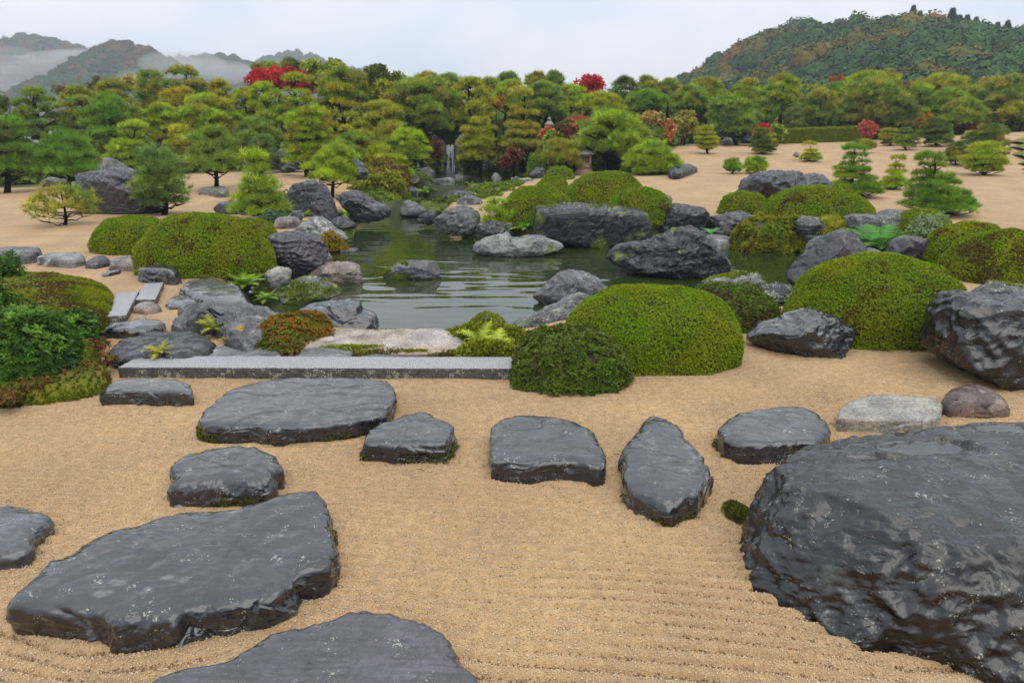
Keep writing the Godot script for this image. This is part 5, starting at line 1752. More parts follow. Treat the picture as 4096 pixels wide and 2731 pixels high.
# ---------------------------------------------------------------- clipped azaleas
func build_azaleas() -> void:
	var near := "clipped azaleas round the near shore"
	clipped_shrub("azalea", "V", 1286, 1695, 658, 852, "big bright green dome azalea in the middle, on the gravel right of the bridge", near, {"brown": 0.06, "step": 0.021, "thick": 3.2})
	clipped_shrub("azalea", "V", 1171, 1446, 758, 898, "small dark glossy leaved round shrub at the right end of the granite bridge", near, {"spray": "broad", "mat": "glossy_leaf", "brown": 0.3, "fresh": Color(0.11, 0.17, 0.025), "rust": Color(0.09, 0.06, 0.03), "step": 0.030, "thick": 2.4, "ragged": 0.9, "rough": 0.03, "grow": 0.85})
	clipped_shrub("azalea", "V", 1562, 1782, 654, 778, "low dark brown leaved azalea behind the right side of the bright green dome", near, {"brown": 0.62, "fresh": Color(0.13, 0.17, 0.02), "rust": Color(0.10, 0.052, 0.028), "d": 8.0})
	clipped_shrub("azalea", "V", 1806, 2200, 586, 785, "largest azalea dome on the right, green on top with rusty sides", near, {"brown": 0.36, "step": 0.022, "thick": 3.0, "d": 7.3})
	clipped_shrub("azalea", "V", 2165, 2430, 531, 662, "reddish brown azalea dome cut by the right edge of the picture", near, {"brown": 0.62, "d": 10.8, "foot": -0.1, "step": 0.029})
	clipped_shrub("azalea", "V", 2116, 2312, 510, 618, "azalea dome just behind the reddish one at the right edge", near, {"brown": 0.4, "d": 12.2, "foot": -0.1, "step": 0.032})
	var bank := "clipped azaleas along the far bank of the pond"
	clipped_shrub("azalea", "V", 2042, 2176, 480, 566, "small green azalea beside the upright grey block on the right", bank, {"brown": 0.12, "d": 15.5, "step": 0.036, "foot": -0.1})
	clipped_shrub("azalea", "V", 1734, 2001, 427, 530, "large wide azalea in front of the bluish ridge of rock", bank, {"brown": 0.42, "d": 17.3, "step": 0.040, "foot": 0.0, "deep": 0.7})
	clipped_shrub("azalea", "V", 1692, 1848, 500, 574, "loose ruddy green shrub overhanging the right arm of the pond", bank, {"spray": "loose", "brown": 0.22, "d": 16.4, "step": 0.043, "rough": 0.14, "ragged": 1.2, "fresh": Color(0.24, 0.26, 0.02), "foot": -0.32})
	clipped_shrub("azalea", "V", 1650, 1762, 440, 494, "small plain green azalea left of the large wide one", bank, {"brown": 0.05, "d": 19.2, "step": 0.040})
	clipped_shrub("azalea", "V", 1294, 1486, 394, 476, "tallest of the four azaleas above the great flat topped block", bank, {"brown": 0.34, "d": 20.3, "step": 0.043})
	clipped_shrub("azalea", "V", 1147, 1322, 425, 500, "left one of the four azaleas, above the yellow young pine", bank, {"brown": 0.34, "d": 18.6, "step": 0.040, "foot": -0.05})
	clipped_shrub("azalea", "V", 1394, 1546, 431, 500, "right one of the four azaleas, drooping over the great flat topped block", bank, {"brown": 0.40, "d": 17.9, "step": 0.040, "foot": 0.15})
	clipped_shrub("azalea", "V", 1222, 1316, 406, 445, "small azalea peeping out behind the left one of the four", bank, {"brown": 0.1, "d": 22.5, "step": 0.043})
	clipped_shrub("azalea", "V", 329, 625, 490, 634, "largest azalea on the left bank, with a rust coloured right side", near, {"brown": 0.42, "step": 0.029, "d": 11.4})
	clipped_shrub("azalea", "V", 224, 400, 497, 584, "bright green azalea tucked behind the largest one on the left", near, {"brown": 0.05, "step": 0.032, "d": 13.6})
	clipped_shrub("azalea", "V", 556, 634, 505, 546, "little bright azalea showing behind the right shoulder of the largest left one", near, {"brown": 0.05, "step": 0.032, "d": 15.4})
	var lamp := "small clipped shrubs beside the brown stone lantern"
	clipped_shrub("azalea", "N", 135, 290, 1146, 1310, "dark upright clipped shrub by the stream, left of the lantern", lamp, {"brown": 0.1, "d": 32.5, "step": 0.065})
	clipped_shrub("azalea", "N", 190, 300, 1108, 1180, "flat clipped shrub above the upright one by the stream", lamp, {"brown": 0.05, "d": 35.0, "step": 0.072})
	clipped_shrub("azalea", "N", 285, 440, 1085, 1190, "clipped shrub behind the small leaning pine by the lantern", lamp, {"brown": 0.05, "d": 35.0, "step": 0.072})
	clipped_shrub("azalea", "N", 296, 560, 1270, 1372, "low clipped shrub at the foot of the brown stone lantern", lamp, {"brown": 0.12, "d": 29.0, "step": 0.058})
	clipped_shrub("azalea", "N", 960, 1180, 1250, 1330, "low clipped shrub under the middle of the large layered pine", lamp, {"brown": 0.15, "d": 31.0, "step": 0.065})
	clipped_shrub("azalea", "N", 1180, 1400, 1262, 1350, "low clipped shrub under the drooping right branch of the layered pine", lamp, {"brown": 0.05, "d": 30.0, "step": 0.065})


# ---------------------------------------------------------------- pines, front to back
func build_pines() -> void:
	var fl := "pines on the sand on the left"
	pine("A", 550, 340, 640, 290, 19.0, "olive", "dome", "sparse little open pine alone on the sand at the far left", fl, {"base": [575, 668], "density": 0.22, "layers": 4, "near": true, "tuft": 0.20, "flat": 0.38, "second": "green"})
	pine("A", 1420, 0, 500, 235, 21.0, "green", "tall", "slender thin pine with drooping sprays right of the big folded crag", fl, {"base": [1470, 578], "density": 0.5, "layers": 7, "near": true, "tuft": 0.22, "second": "blue"})
	pine("B", -10, 30, 560, 290, 19.5, "green", "cone", "soft green pine on the left bank above the large azalea", fl, {"base": [40, 620], "density": 0.75, "layers": 6, "near": true, "tuft": 0.22, "second": "fresh"})
	pine("M", 700, 1088, 1470, 235, 24.0, "fresh", "dome", "bright soft pine on a thin trunk behind the tall boulder of the left bank", fl, {"base": [668, 1545], "density": 0.8, "layers": 5, "near": true, "tuft": 0.24, "second": "green"})
	pine("L", 590, 1225, 1560, 275, 31.0, "deep", "wide", "dense pine with a thick black forked trunk at the far left", fl, {"base": [615, 1690], "layers": 5, "near": true, "tuft": 0.3, "density": 0.8})
	pine("L", 20, 1080, 1560, 240, 30.0, "deep", "wide", "dark pine with a heavy leaning trunk at the left edge", fl, {"base": [60, 1725], "layers": 5, "near": true, "tuft": 0.3, "density": 0.8, "second": "dark"})
	pine("L", 1900, 1150, 1620, 225, 29.0, "green", "dome", "full round pine growing out of the flat ring of dark rock", fl, {"base": [1930, 1700], "layers": 6, "near": true, "tuft": 0.28, "density": 0.85})
	pine("L", 1190, 1100, 1510, 235, 32.0, "fresh", "cone", "yellow green layered pine behind the big folded crag", fl, {"base": [1070, 1580], "layers": 6, "density": 0.95})
	pine("M", 470, 772, 1240, 210, 31.0, "fresh", "tall", "tall narrow pine on a red trunk on the pale dune", fl, {"base": [455, 1362], "layers": 7, "red": true, "second": "olive"})
	pine("M", 1360, 945, 1250, 200, 31.0, "fresh", "dome", "bright broad headed pine left of the waterfall", fl, {"base": [1330, 1410], "layers": 4, "red": true, "second": "green"})
	pine("M", 1110, 1097, 1350, 195, 27.0, "yellow", "wide", "yellow green spreading pine above the golden bush at the water", fl, {"base": [1290, 1430], "layers": 4, "second": "fresh"})
	pine("M", 60, 1000, 1330, 120, 35.0, "blue", "dome", "small dark bluish pine in the shade behind the left bank pine", fl, {"base": [40, 1330], "layers": 4})
	# the left wood
	var lw := "tall pines of the wood on the left"
	for p in [
		["L", 300, 797, 1300, 175, 36, "blue", "dome", "dark pine in front of the white gabled house", "green"],
		["L", 10, 880, 1400, 150, 36, "dark", "dome", "dark tall pine at the left edge in front of the house roof", "blue"],
		["L", 690, 792, 1250, 205, 40, "olive", "dome", "olive pine with reddish trunk, right of the white gabled house", "green"],
		["L", 940, 866, 1420, 250, 37, "deep", "dome", "broad green pine above the pointed grey crag", "green"],
		["L", 1010, 722, 1150, 165, 44, "olive", "dome", "olive pine breaking the skyline below the middle misty hill", "yellow"],
		["L", 1330, 660, 1050, 140, 48, "olive", "tall", "grey green pine on the skyline left of the highest left hand pine", "green"],
		["L", 1630, 618, 980, 235, 45, "green", "wide", "highest pine on the left skyline, with an airy crown", "olive"],
		["L", 1600, 800, 1250, 180, 43, "gold", "dome", "orange tinged pine under the highest left hand pine", "olive"],
		["L", 1435, 940, 1330, 155, 39, "yellow", "dome", "rounded yellow green pine in the middle of the left wood", "fresh"],
		["L", 1840, 860, 1350, 260, 40, "fresh", "dome", "wide layered yellow green pine below the left end of the red maple", "olive"],
		["L", 1950, 735, 1000, 120, 46, "gold", "dome", "golden pine just left of the long red maple", "yellow"],
		["L", 2190, 800, 1400, 190, 41, "yellow", "dome", "yellow green pine in front of the long red maple", "fresh"],
		["L", 1590, 1150, 1600, 150, 36, "gold", "wide", "low golden pine beside the slender thin pine", "yellow"],
		["L", 640, 1180, 1600, 230, 38, "deep", "dome", "dense green pine filling the wood behind the black forked trunk", "green"],
		["L", 150, 1060, 1500, 190, 37, "deep", "dome", "dark green pine between the two heavy black trunks", "dark"],
		["M", 300, 318, 460, 88, 52, "olive", "dome", "tiny flat topped pine on the skyline above the red maple", "dark"],
		["M", 110, 352, 520, 130, 50, "olive", "dome", "rounded pine on the skyline left of the tiny flat topped one", "green"],
		["M", 770, 388, 800, 225, 44, "olive", "dome", "tall olive pine below the yellow green broadleaf tree", "green"],
		["M", 365, 460, 900, 245, 41, "yellow", "cone", "yellow green pine whose top stands before the red maple", "fresh"],
		["M", 770, 545, 1150, 265, 38, "gold", "cone", "large golden pine in the centre left of the wood", "yellow"],
		["M", 1110, 690, 1150, 190, 39, "yellow", "dome", "yellow pine between the golden pine and the broad grey green pine", "gold"],
		["M", 60, 520, 1000, 170, 41, "yellow", "dome", "yellow green pine under the left part of the red maple", "fresh"],
		["M", 20, 850, 1150, 200, 38, "blue", "dome", "bluish green pine in the shade behind the bright left bank pines", "green"],
		["M", 900, 960, 1280, 200, 35, "green", "dome", "dim green pine behind the spreading yellow green pine", "olive"],
		["M", 1250, 880, 1200, 170, 36, "olive", "dome", "shaggy pine behind the bright broad headed one", "green"],
		["M", 1500, 480, 1040, 320, 41, "green", "dome", "broad grey green pine with red limbs left above the waterfall", "olive"],
		["M", 1530, 445, 700, 150, 50, "olive", "dome", "olive pine on the skyline above the broad grey green pine", "yellow"],
		["M", 1725, 455, 640, 105, 52, "green", "dome", "small airy pine on the skyline left of the waterfall's line", "blue"],
		["M", 1920, 485, 980, 190, 42, "olive", "dome", "olive pine leaning over the waterfall", "yellow"],
		["M", 1990, 850, 1210, 190, 37.5, "yellow", "wide", "yellow tinged pine hanging over the right cliff of the waterfall", "olive"],
		["M", 2090, 490, 760, 130, 50, "green", "dome", "pale green pine on the skyline right of the waterfall's line", "olive"],
		["M", 2250, 440, 700, 120, 52, "blue", "dome", "grey green pine on the skyline in the middle of the wood", "green"],
	]:
		pine(p[0], p[1], p[2], p[3], p[4], p[5], p[6], p[7], p[8], lw, {"second": p[9], "red": p[1] % 20 == 0})
	# the middle wood
	var mw := "pines of the wood in the middle"
	for p in [
		["N", 90, 590, 1120, 245, 37, "olive", "cone", "large shaggy olive pine left of the grey stone lantern", "gold"],
		["N", 300, 520, 900, 200, 42, "green", "dome", "round headed green pine above the grey stone lantern", "blue"],
		["N", 0, 515, 800, 170, 45, "yellow", "dome", "yellow green pine behind the large shaggy olive one", "fresh"],
		["N", 375, 433, 620, 95, 53, "blue", "dome", "small dark pine on the skyline left of the scarlet maple", "green"],
		["N", 225, 437, 640, 90, 53, "yellow", "dome", "small yellowish pine on the skyline, second left of the scarlet maple", "olive"],
		["N", 515, 550, 780, 130, 46, "yellow", "dome", "yellow green pine at the left foot of the scarlet maple", "fresh"],
		["N", 800, 618, 830, 195, 44, "fresh", "dome", "wide yellow green pine at the right foot of the scarlet maple", "yellow"],
		["N", 1010, 485, 760, 125, 50, "blue", "dome", "dark pine right beside the scarlet maple", "dark"],
		["N", 1220, 472, 700, 105, 52, "green", "dome", "skyline pine between the dark one and the wooded hill's foot", "olive"],
		["N", 1410, 500, 720, 110, 52, "olive", "dome", "skyline pine at the foot of the wooded hill", "green"],
		["N", 1200, 600, 820, 175, 47, "deep", "dome", "round green pine behind the autumn coloured bushes", "green"],
		["N", 1600, 565, 800, 170, 49, "green", "dome", "domed green pine right behind the autumn coloured bushes", "olive"],
		["N", 1750, 490, 700, 155, 52, "olive", "dome", "rounded pine in front of the foot of the dark hill", "fresh"],
		["N", 2110, 500, 900, 150, 51, "fresh", "dome", "light green pine behind the big far pine", "olive"],
	]:
		pine(p[0], p[1], p[2], p[3], p[4], p[5], p[6], p[7], p[8], mw, {"second": p[9]})
	pine("N", 890, 782, 1250, 330, 29.0, "fresh", "dome", "large layered pine with a domed top and drooping right arm beside the brown stone lantern", "", {"base": [915, 1312], "layers": 6, "near": true, "tuft": 0.27, "second": "green", "girth": 0.2})
	pine("N", 1250, 1060, 1330, 265, 29.0, "fresh", "layers", "low spreading pine that trails towards the flat dark rock on the sand", "", {"base": [1280, 1335], "layers": 5, "near": true, "tuft": 0.2, "second": "green", "bend": -0.1, "flat": 0.36})
	pine("N", 430, 1040, 1290, 190, 28.5, "green", "dome", "small leaning pine left of the brown stone lantern", "", {"base": [545, 1345], "layers": 4, "near": true, "tuft": 0.25, "second": "olive"})
	# the right wood
	var rw := "tall pines of the wood on the right"
	pine("N", 1950, 650, 960, 250, 43.0, "green", "wide", "big far pine with a bare leaning trunk at the edge of the sand", rw, {"base": [2020, 1075], "layers": 6, "second": "blue"})
	for p in [
		["O", 145, 690, 980, 155, 48, "fresh", "dome", "tall pine with a bare red trunk at the left end of the hedge", "olive"],
		["O", 20, 790, 1120, 110, 48, "deep", "dome", "green pine behind the round bush at the left end of the hedge", "green"],
		["O", 490, 812, 1150, 145, 48, "green", "dome", "round topped pine behind the middle of the hedge", "olive"],
		["O", 610, 758, 1080, 110, 51, "deep", "dome", "deep green pine behind the round topped one by the hedge", "green"],
		["O", 920, 650, 1000, 200, 52, "yellow", "dome", "highest yellow green pine of the right wood", "fresh"],
		["O", 1090, 645, 900, 110, 53, "olive", "dome", "yellow edged pine at the right shoulder of the highest one", "yellow"],
		["O", 960, 720, 1160, 270, 48, "green", "dome", "very broad green pine above the right end of the hedge", "olive"],
		["O", 1220, 905, 1170, 160, 46, "dark", "dome", "dark pine in front of the right side of the very broad one", "olive"],
		["O", 1370, 768, 1130, 125, 49, "deep", "dome", "upright green pine right of the very broad one", "fresh"],
		["O", 1560, 680, 900, 210, 53, "yellow", "dome", "wide yellow green pine high in the right wood", "olive"],
		["O", 1640, 808, 1050, 150, 49, "fresh", "dome", "flat layered green pine below the wide yellow green one", "green"],
		["O", 1770, 896, 1150, 170, 47, "green", "dome", "domed pine in front at the right, above the red undergrowth", "olive"],
		["O", 1840, 795, 960, 110, 52, "olive", "dome", "olive pine behind the domed one at the right", "green"],
		["O", 1945, 838, 1050, 95, 50, "dark", "dome", "dark pine left of the darkest wide one at the right edge", "olive"],
		["O", 2130, 832, 1140, 165, 48, "dark", "dome", "dark wide pine at the right edge above the lawn", "olive"],
		["O", 2160, 690, 960, 190, 53, "olive", "dome", "large green pine behind the dark wide one at the right edge", "green"],
		["O", 2330, 850, 1150, 130, 49, "dark", "dome", "dark pine cut by the right edge above the lawn", "green"],
	]:
		pine(p[0], p[1], p[2], p[3], p[4], p[5], p[6], p[7], p[8], rw, {"second": p[9], "red": p[1] == 145})
	# dwarf pines on the right sand
	var dwarf := "dwarf pines on the sand slope on the right"
	for p in [
		["D", 770, -50, 420, 262, "fresh", "cone", "tallest cone shaped dwarf pine behind the large wide azalea", [770, 420], 7, "deep", 22],
		["D", 1170, 57, 340, 140, "fresh", "cone", "dwarf pine with a bent bare trunk between the two biggest ones", [1120, 352], 5, "yellow", 25],
		["D", 1465, 28, 545, 340, "deep", "cone", "biggest dark green dwarf pine with spreading layered arms", [1540, 572], 7, "green", 20],
		["D", 1700, -60, 110, 115, "olive", "layers", "olive dwarf pine behind the biggest dark green one", [1700, 135], 5, "dark", 33],
		["D", 1950, -65, 195, 195, "fresh", "layers", "bright mushroom shaped dwarf pine at the right, on a short straight trunk", [1950, 225], 5, "yellow", 29],
		["O", 2000, 1122, 1300, 200, "dark", "wide", "wide dark dwarf pine near the lawn", [1890, 1330], 4, "olive", 40],
		["O", 1500, 1060, 1290, 155, "dark", "layers", "tall dark dwarf pine near the top of the sand slope", [1520, 1310], 5, "green", 42],
		["O", 1240, 1155, 1320, 108, "dark", "layers", "dark dwarf pine with a trailing foot, second from the tall dark one", [1245, 1342], 4, "green", 38],
		["O", 1085, 1155, 1300, 98, "dark", "layers", "dark dwarf pine left of the one with a trailing foot", [1100, 1306], 4, "olive", 40],
		["O", 2120, 1290, 1400, 55, "dark", "layers", "small dark dwarf pine half hidden behind the mushroom shaped one", [2110, 1410], 3, "olive", 34],
		["O", 870, 1255, 1330, 98, "dark", "layers", "dark crown of a dwarf pine behind the tallest cone shaped one", [880, 1370], 3, "olive", 35],
		["O", 383, 1278, 1440, 110, "fresh", "cone", "bright little dwarf pine beside the small light grey stone", [385, 1448], 4, "yellow", 35],
		["N", 1735, 912, 1110, 112, "yellow", "layers", "bright dwarf pine with a curved trunk near the top left of the sand", [1762, 1152], 5, "fresh", 38],
		["N", 1972, 1205, 1325, 90, "fresh", "layers", "left one of two small dwarf pines in the open sand", [1985, 1332], 4, "deep", 30],
		["N", 2188, 1186, 1325, 112, "deep", "layers", "right one of two small dwarf pines in the open sand", [2185, 1332], 4, "fresh", 30],
		["N", 2250, 935, 1140, 130, "dark", "layers", "dark dwarf pine with spreading roots in front of the hedge", [2262, 1155], 5, "olive", 38],
	]:
		pine(p[0], p[1], p[2], p[3], p[4], p[11], p[5], p[6], p[7], dwarf, {"base": p[8], "layers": p[9], "second": p[10], "near": true, "density": 0.85, "flat": 0.37, "tuft": 0.14, "full": 1.12})


func build_other_trees() -> void:
	var red := [Color(0.54, 0.027, 0.033), Color(0.6, 0.045, 0.0375), Color(0.405, 0.018, 0.03)]
	var orange := [Color(0.6, 0.165, 0.03), Color(0.54, 0.105, 0.03), Color(0.45, 0.195, 0.045)]
	leafy_tree("maple", "N", 720, 435, 690, 200, 51, red, "crimson maple on the skyline in the middle of the picture", "maple", "", {"spray": "maple", "lobes": 30})
	leafy_tree("maple", "M", 180, 372, 600, 370, 46, red, "long low scarlet maple on the left skyline", "maple", "", {"spray": "maple", "lobes": 60})
	leafy_tree("maple", "M", 450, 420, 640, 150, 46, red, "right end clump of scarlet maple below the yellow green broadleaf tree", "maple", "", {"spray": "maple"})
	leafy_tree("broadleaf_tree", "M", 645, 283, 640, 255, 47, [Color(0.3, 0.36, 0.03), Color(0.225, 0.3, 0.03), Color(0.375, 0.39, 0.045)], "tall yellow green broadleaf tree, the highest crown left of centre", "tree", "", {"lobes": 34})
	leafy_tree("broadleaf_tree", "M", 1130, 332, 760, 225, 46, [Color(0.15, 0.195, 0.03), Color(0.255, 0.255, 0.03), Color(0.105, 0.15, 0.03)], "olive broadleaf tree with a flat crown right of the yellow green one", "tree", "", {"lobes": 30})
	leafy_tree("broadleaf_tree", "M", 1170, 500, 700, 130, 44, [Color(0.3, 0.315, 0.03), Color(0.375, 0.3, 0.03)], "yellowing tree below the olive broadleaf tree", "tree")
	var bush := "autumn bushes in front of the wood"
	for b in [
		["maple", "M", 2150, 640, 740, 75, 43, orange, "small orange maple spray among the pines right of the waterfall", "maple"],
		["maple", "M", 1610, 960, 1290, 60, 39, [Color(0.17, 0.06, 0.04), Color(0.14, 0.09, 0.04)], "dull red maple hanging left of the waterfall", "maple"],
		["autumn_bush", "N", 445, 860, 1040, 110, 37, [Color(0.26, 0.035, 0.03), Color(0.20, 0.05, 0.03), Color(0.14, 0.12, 0.03)], "deep red bush right of the grey stone lantern", "bush"],
		["autumn_bush", "N", 310, 915, 1030, 60, 35, [Color(0.6, 0.195, 0.09), Color(0.54, 0.15, 0.06)], "salmon orange bush below the grey stone lantern", "bush"],
		["autumn_bush", "N", 600, 790, 1030, 120, 39, [Color(0.45, 0.15, 0.06), Color(0.18, 0.21, 0.045), Color(0.51, 0.105, 0.06)], "mixed red and green bush left of the layered pine's top", "bush"],
		["autumn_bush", "N", 360, 950, 1110, 120, 34, [Color(0.18, 0.255, 0.03), Color(0.255, 0.285, 0.045)], "leafy green bush in front of the grey stone lantern", "bush"],
		["autumn_bush", "N", 10, 1060, 1290, 110, 36, [Color(0.22, 0.035, 0.03), Color(0.16, 0.06, 0.03), Color(0.13, 0.13, 0.03)], "low red bush on the bank right of the waterfall cliff", "bush"],
		["autumn_bush", "N", 1260, 755, 1060, 190, 42, [Color(0.39, 0.255, 0.075), Color(0.255, 0.24, 0.045), Color(0.495, 0.195, 0.09), Color(0.3, 0.285, 0.06)], "wide ochre and pink autumn bush right of the layered pine", "bush"],
		["autumn_bush", "N", 1400, 840, 1040, 70, 41, [Color(0.6, 0.225, 0.09), Color(0.495, 0.21, 0.09)], "orange twiggy bush between the two yellowing bushes", "bush"],
		["autumn_bush", "N", 1560, 750, 1025, 130, 44, [Color(0.36, 0.33, 0.06), Color(0.27, 0.285, 0.045), Color(0.42, 0.3, 0.075)], "yellow green bush at the edge of the sand left of the big far pine", "bush"],
		["autumn_bush", "N", 2240, 885, 1010, 70, 43, [Color(0.54, 0.045, 0.045), Color(0.42, 0.045, 0.03)], "bright red bush behind the dark dwarf pine by the hedge", "bush"],
		["autumn_bush", "O", 75, 1110, 1280, 75, 44, [Color(0.225, 0.3, 0.03), Color(0.165, 0.24, 0.03)], "rounded light green bush at the left end of the hedge", "bush"],
		["autumn_bush", "O", 918, 1085, 1225, 75, 44, [Color(0.54, 0.135, 0.09), Color(0.42, 0.09, 0.06)], "small pinkish red maple at the right end of the hedge", "bush"],
		["autumn_bush", "O", 1415, 1030, 1120, 52, 46, orange, "bright orange bush behind the tall dark dwarf pine", "bush"],
		["autumn_bush", "O", 1790, 1125, 1180, 130, 48, [Color(0.36, 0.075, 0.045), Color(0.255, 0.075, 0.045)], "dull red low undergrowth along the top of the sand slope", "bush"],
		["maple", "O", 625, 670, 790, 70, 58, [Color(0.45, 0.09, 0.045), Color(0.375, 0.12, 0.06)], "russet maple at the foot of the dark hill", "maple"],
		["maple", "O", 1310, 735, 830, 75, 56, [Color(0.54, 0.075, 0.06), Color(0.495, 0.12, 0.06)], "red maple between the two yellow green pines of the right wood", "maple"],
		["maple", "O", 1850, 845, 910, 75, 54, [Color(0.45, 0.045, 0.06), Color(0.36, 0.045, 0.045)], "dark red maple left of the dark pines at the right", "maple"],
		["maple", "L", 890, 1375, 1560, 70, 35, orange, "orange red maple behind the pointed grey crag", "maple"],
		["maple", "L", 760, 1480, 1700, 90, 34.5, [Color(0.54, 0.105, 0.045), Color(0.42, 0.15, 0.045)], "low orange red maple behind the black forked trunk", "maple"],
		["autumn_bush", "O", 1990, 680, 820, 110, 60, [Color(0.39, 0.36, 0.09), Color(0.33, 0.3, 0.075)], "pale bamboo clump at the foot of the dark hill on the right", "bamboo"],
		["autumn_bush", "L", 1170, 665, 800, 80, 62, [Color(0.48, 0.36, 0.105), Color(0.39, 0.33, 0.105)], "pale straw coloured bamboo crowns on the left skyline", "bamboo"],
		["broadleaf_tree", "L", 830, 690, 830, 120, 64, [Color(0.09, 0.165, 0.075), Color(0.18, 0.15, 0.06)], "dark green round tree at the foot of the middle misty hill", "tree"],
		["broadleaf_tree", "L", 560, 755, 900, 90, 64, [Color(0.24, 0.18, 0.06), Color(0.195, 0.195, 0.075)], "brownish tree left of the dark green round one on the left skyline", "tree"],
	]:
		leafy_tree(b[0], b[1], b[2], b[3], b[4], b[5], b[6], b[7], b[8], b[9], bush if b[9] == "bush" else "", {"lobes": 16, "spray": "maple" if b[0] == "maple" else "tree_leaf"})
	for b in [[1750, 880, 1080, 140, 42.4, "dark foliage closing over the top of the waterfall"], [1900, 1060, 1330, 110, 38.6, "green shrub growing on the right cliff of the waterfall"], [1590, 1080, 1330, 90, 39.2, "green shrub growing on the left cliff of the waterfall"], [2230, 1000, 1300, 130, 37.0, "green shrub spreading over the rugged cliff rock right of the waterfall"]]:
		leafy_tree("cliff_shrub", "M", b[0], b[1], b[2], b[3], b[4], [Color(0.10, 0.15, 0.03), Color(0.15, 0.19, 0.03), Color(0.22, 0.22, 0.03)] if b[4] < 42.0 else [Color(0.10, 0.15, 0.03), Color(0.15, 0.19, 0.03)], b[5], "shrub", "shrubs on the waterfall cliff", {"lobes": 16})
	# conifers along the right hand ridge
	for c in [[1285, 55, 225, 48, 168, "tallest pointed conifer on the crest of the dark hill"], [1350, 105, 230, 44, 172, "rounded conifer just right of the tallest one on the crest"], [1625, 83, 310, 62, 160, "broad dark conifer standing forward of the crest"], [1500, 160, 300, 55, 165, "low conifer between the two big ones on the dark hill"], [1560, 148, 250, 50, 180, "bluish conifer behind the broad dark one"], [1700, 145, 270, 60, 185, "bluish conifer right of the broad dark one"], [1770, 140, 270, 48, 188, "blue green conifer, second right of the broad dark one"], [1850, 160, 290, 48, 188, "blue green conifer sloping with the crest to the right"], [1930, 205, 300, 40, 186, "small conifer low on the falling crest"], [2045, 205, 320, 45, 175, "pointed conifer near the right end of the crest, left of a pair"], [2135, 190, 310, 46, 175, "pointed conifer near the right end of the crest, right of a pair"]]:
		conifer("O", c[0], c[1], c[2], c[3], c[4], c[5])
	# low green growth on the stream banks
	rnd.seed = 55
	var low := []
	var low_tints := PackedColorArray()
	while low.size() < 9000:
		var d := rnd.randf_range(23.5, 43.0)
		var x := rnd.randf_range(-6.0, 3.0)
		if x > 0.2 + 0.10 * (d - 26.0):
			continue
		var bank := minf(outside(pool_line, Vector2(x, d)), outside(basin_line, Vector2(x, d)))
		if bank < 0.12 or bank > 2.0 + soft.get_noise_3d(x * 60.0, d * 60.0, 18.0) * 1.2 or outside(pond_line, Vector2(x, d)) < 0.4:
			continue
		if soft.get_noise_3d(x * 130.0, d * 130.0, 61.0) < -0.12:
			continue
		low.append(Transform3D(facing((Vector3.UP + direction() * 0.6).normalized(), rnd.randf() * TAU, rnd.randf_range(0.8, 2.6)), Vector3(x, land(x, d), -d)))
		var tone_: Color = [Color(0.18, 0.26, 0.03), Color(0.12, 0.19, 0.03), Color(0.26, 0.30, 0.03), Color(0.09, 0.14, 0.03)][rnd.randi() % 4] * rnd.randf_range(0.7, 1.25)
		tone_.a = 1.0
		low_tints.append(tone_)
	tag(scatter("bank_plants", S.loose, M.leaf, self, low, low_tints), "low green growth and moss along the banks of the stream", "undergrowth", "", "stuff")
	# the shrub layer under the wood: nobody could count it
	rnd.seed = 77
	var where := []
	var tints := PackedColorArray()
	while where.size() < 16000:
		var a := rnd.randf_range(-0.98, 0.98)
		var d := rnd.randf_range(29.0, 58.0)
		var x := a * d
		var t := tree_line(x, d)
		if t < 1.2 or t > 11.0:
			continue
		if outside(basin_line, Vector2(x, d)) < 1.8 and d < 46.0:
			continue
		var hump := 0.9 + 0.8 * soft.get_noise_3d(x * 45.0, d * 45.0, 9.0)
		where.append(Transform3D(facing((direction() * 0.8 + Vector3(0, 0.9, 0.3)).normalized(), rnd.randf() * TAU, rnd.randf_range(1.2, 2.4)), Vector3(x, land(x, d) + rnd.randf_range(0.05, 1.0) * maxf(hump, 0.2), -d)))
		var c: Color = [Color(0.12, 0.18, 0.03), Color(0.15, 0.21, 0.03), Color(0.10, 0.16, 0.03), Color(0.19, 0.22, 0.03)][rnd.randi() % 4] * rnd.randf_range(0.7, 1.3)
		c.a = 1.0
		tints.append(c)
	tag(scatter("undergrowth", S.tree_leaf, M.leaf, self, where, tints), "low green undergrowth beneath the pines behind the sand", "undergrowth", "", "stuff")


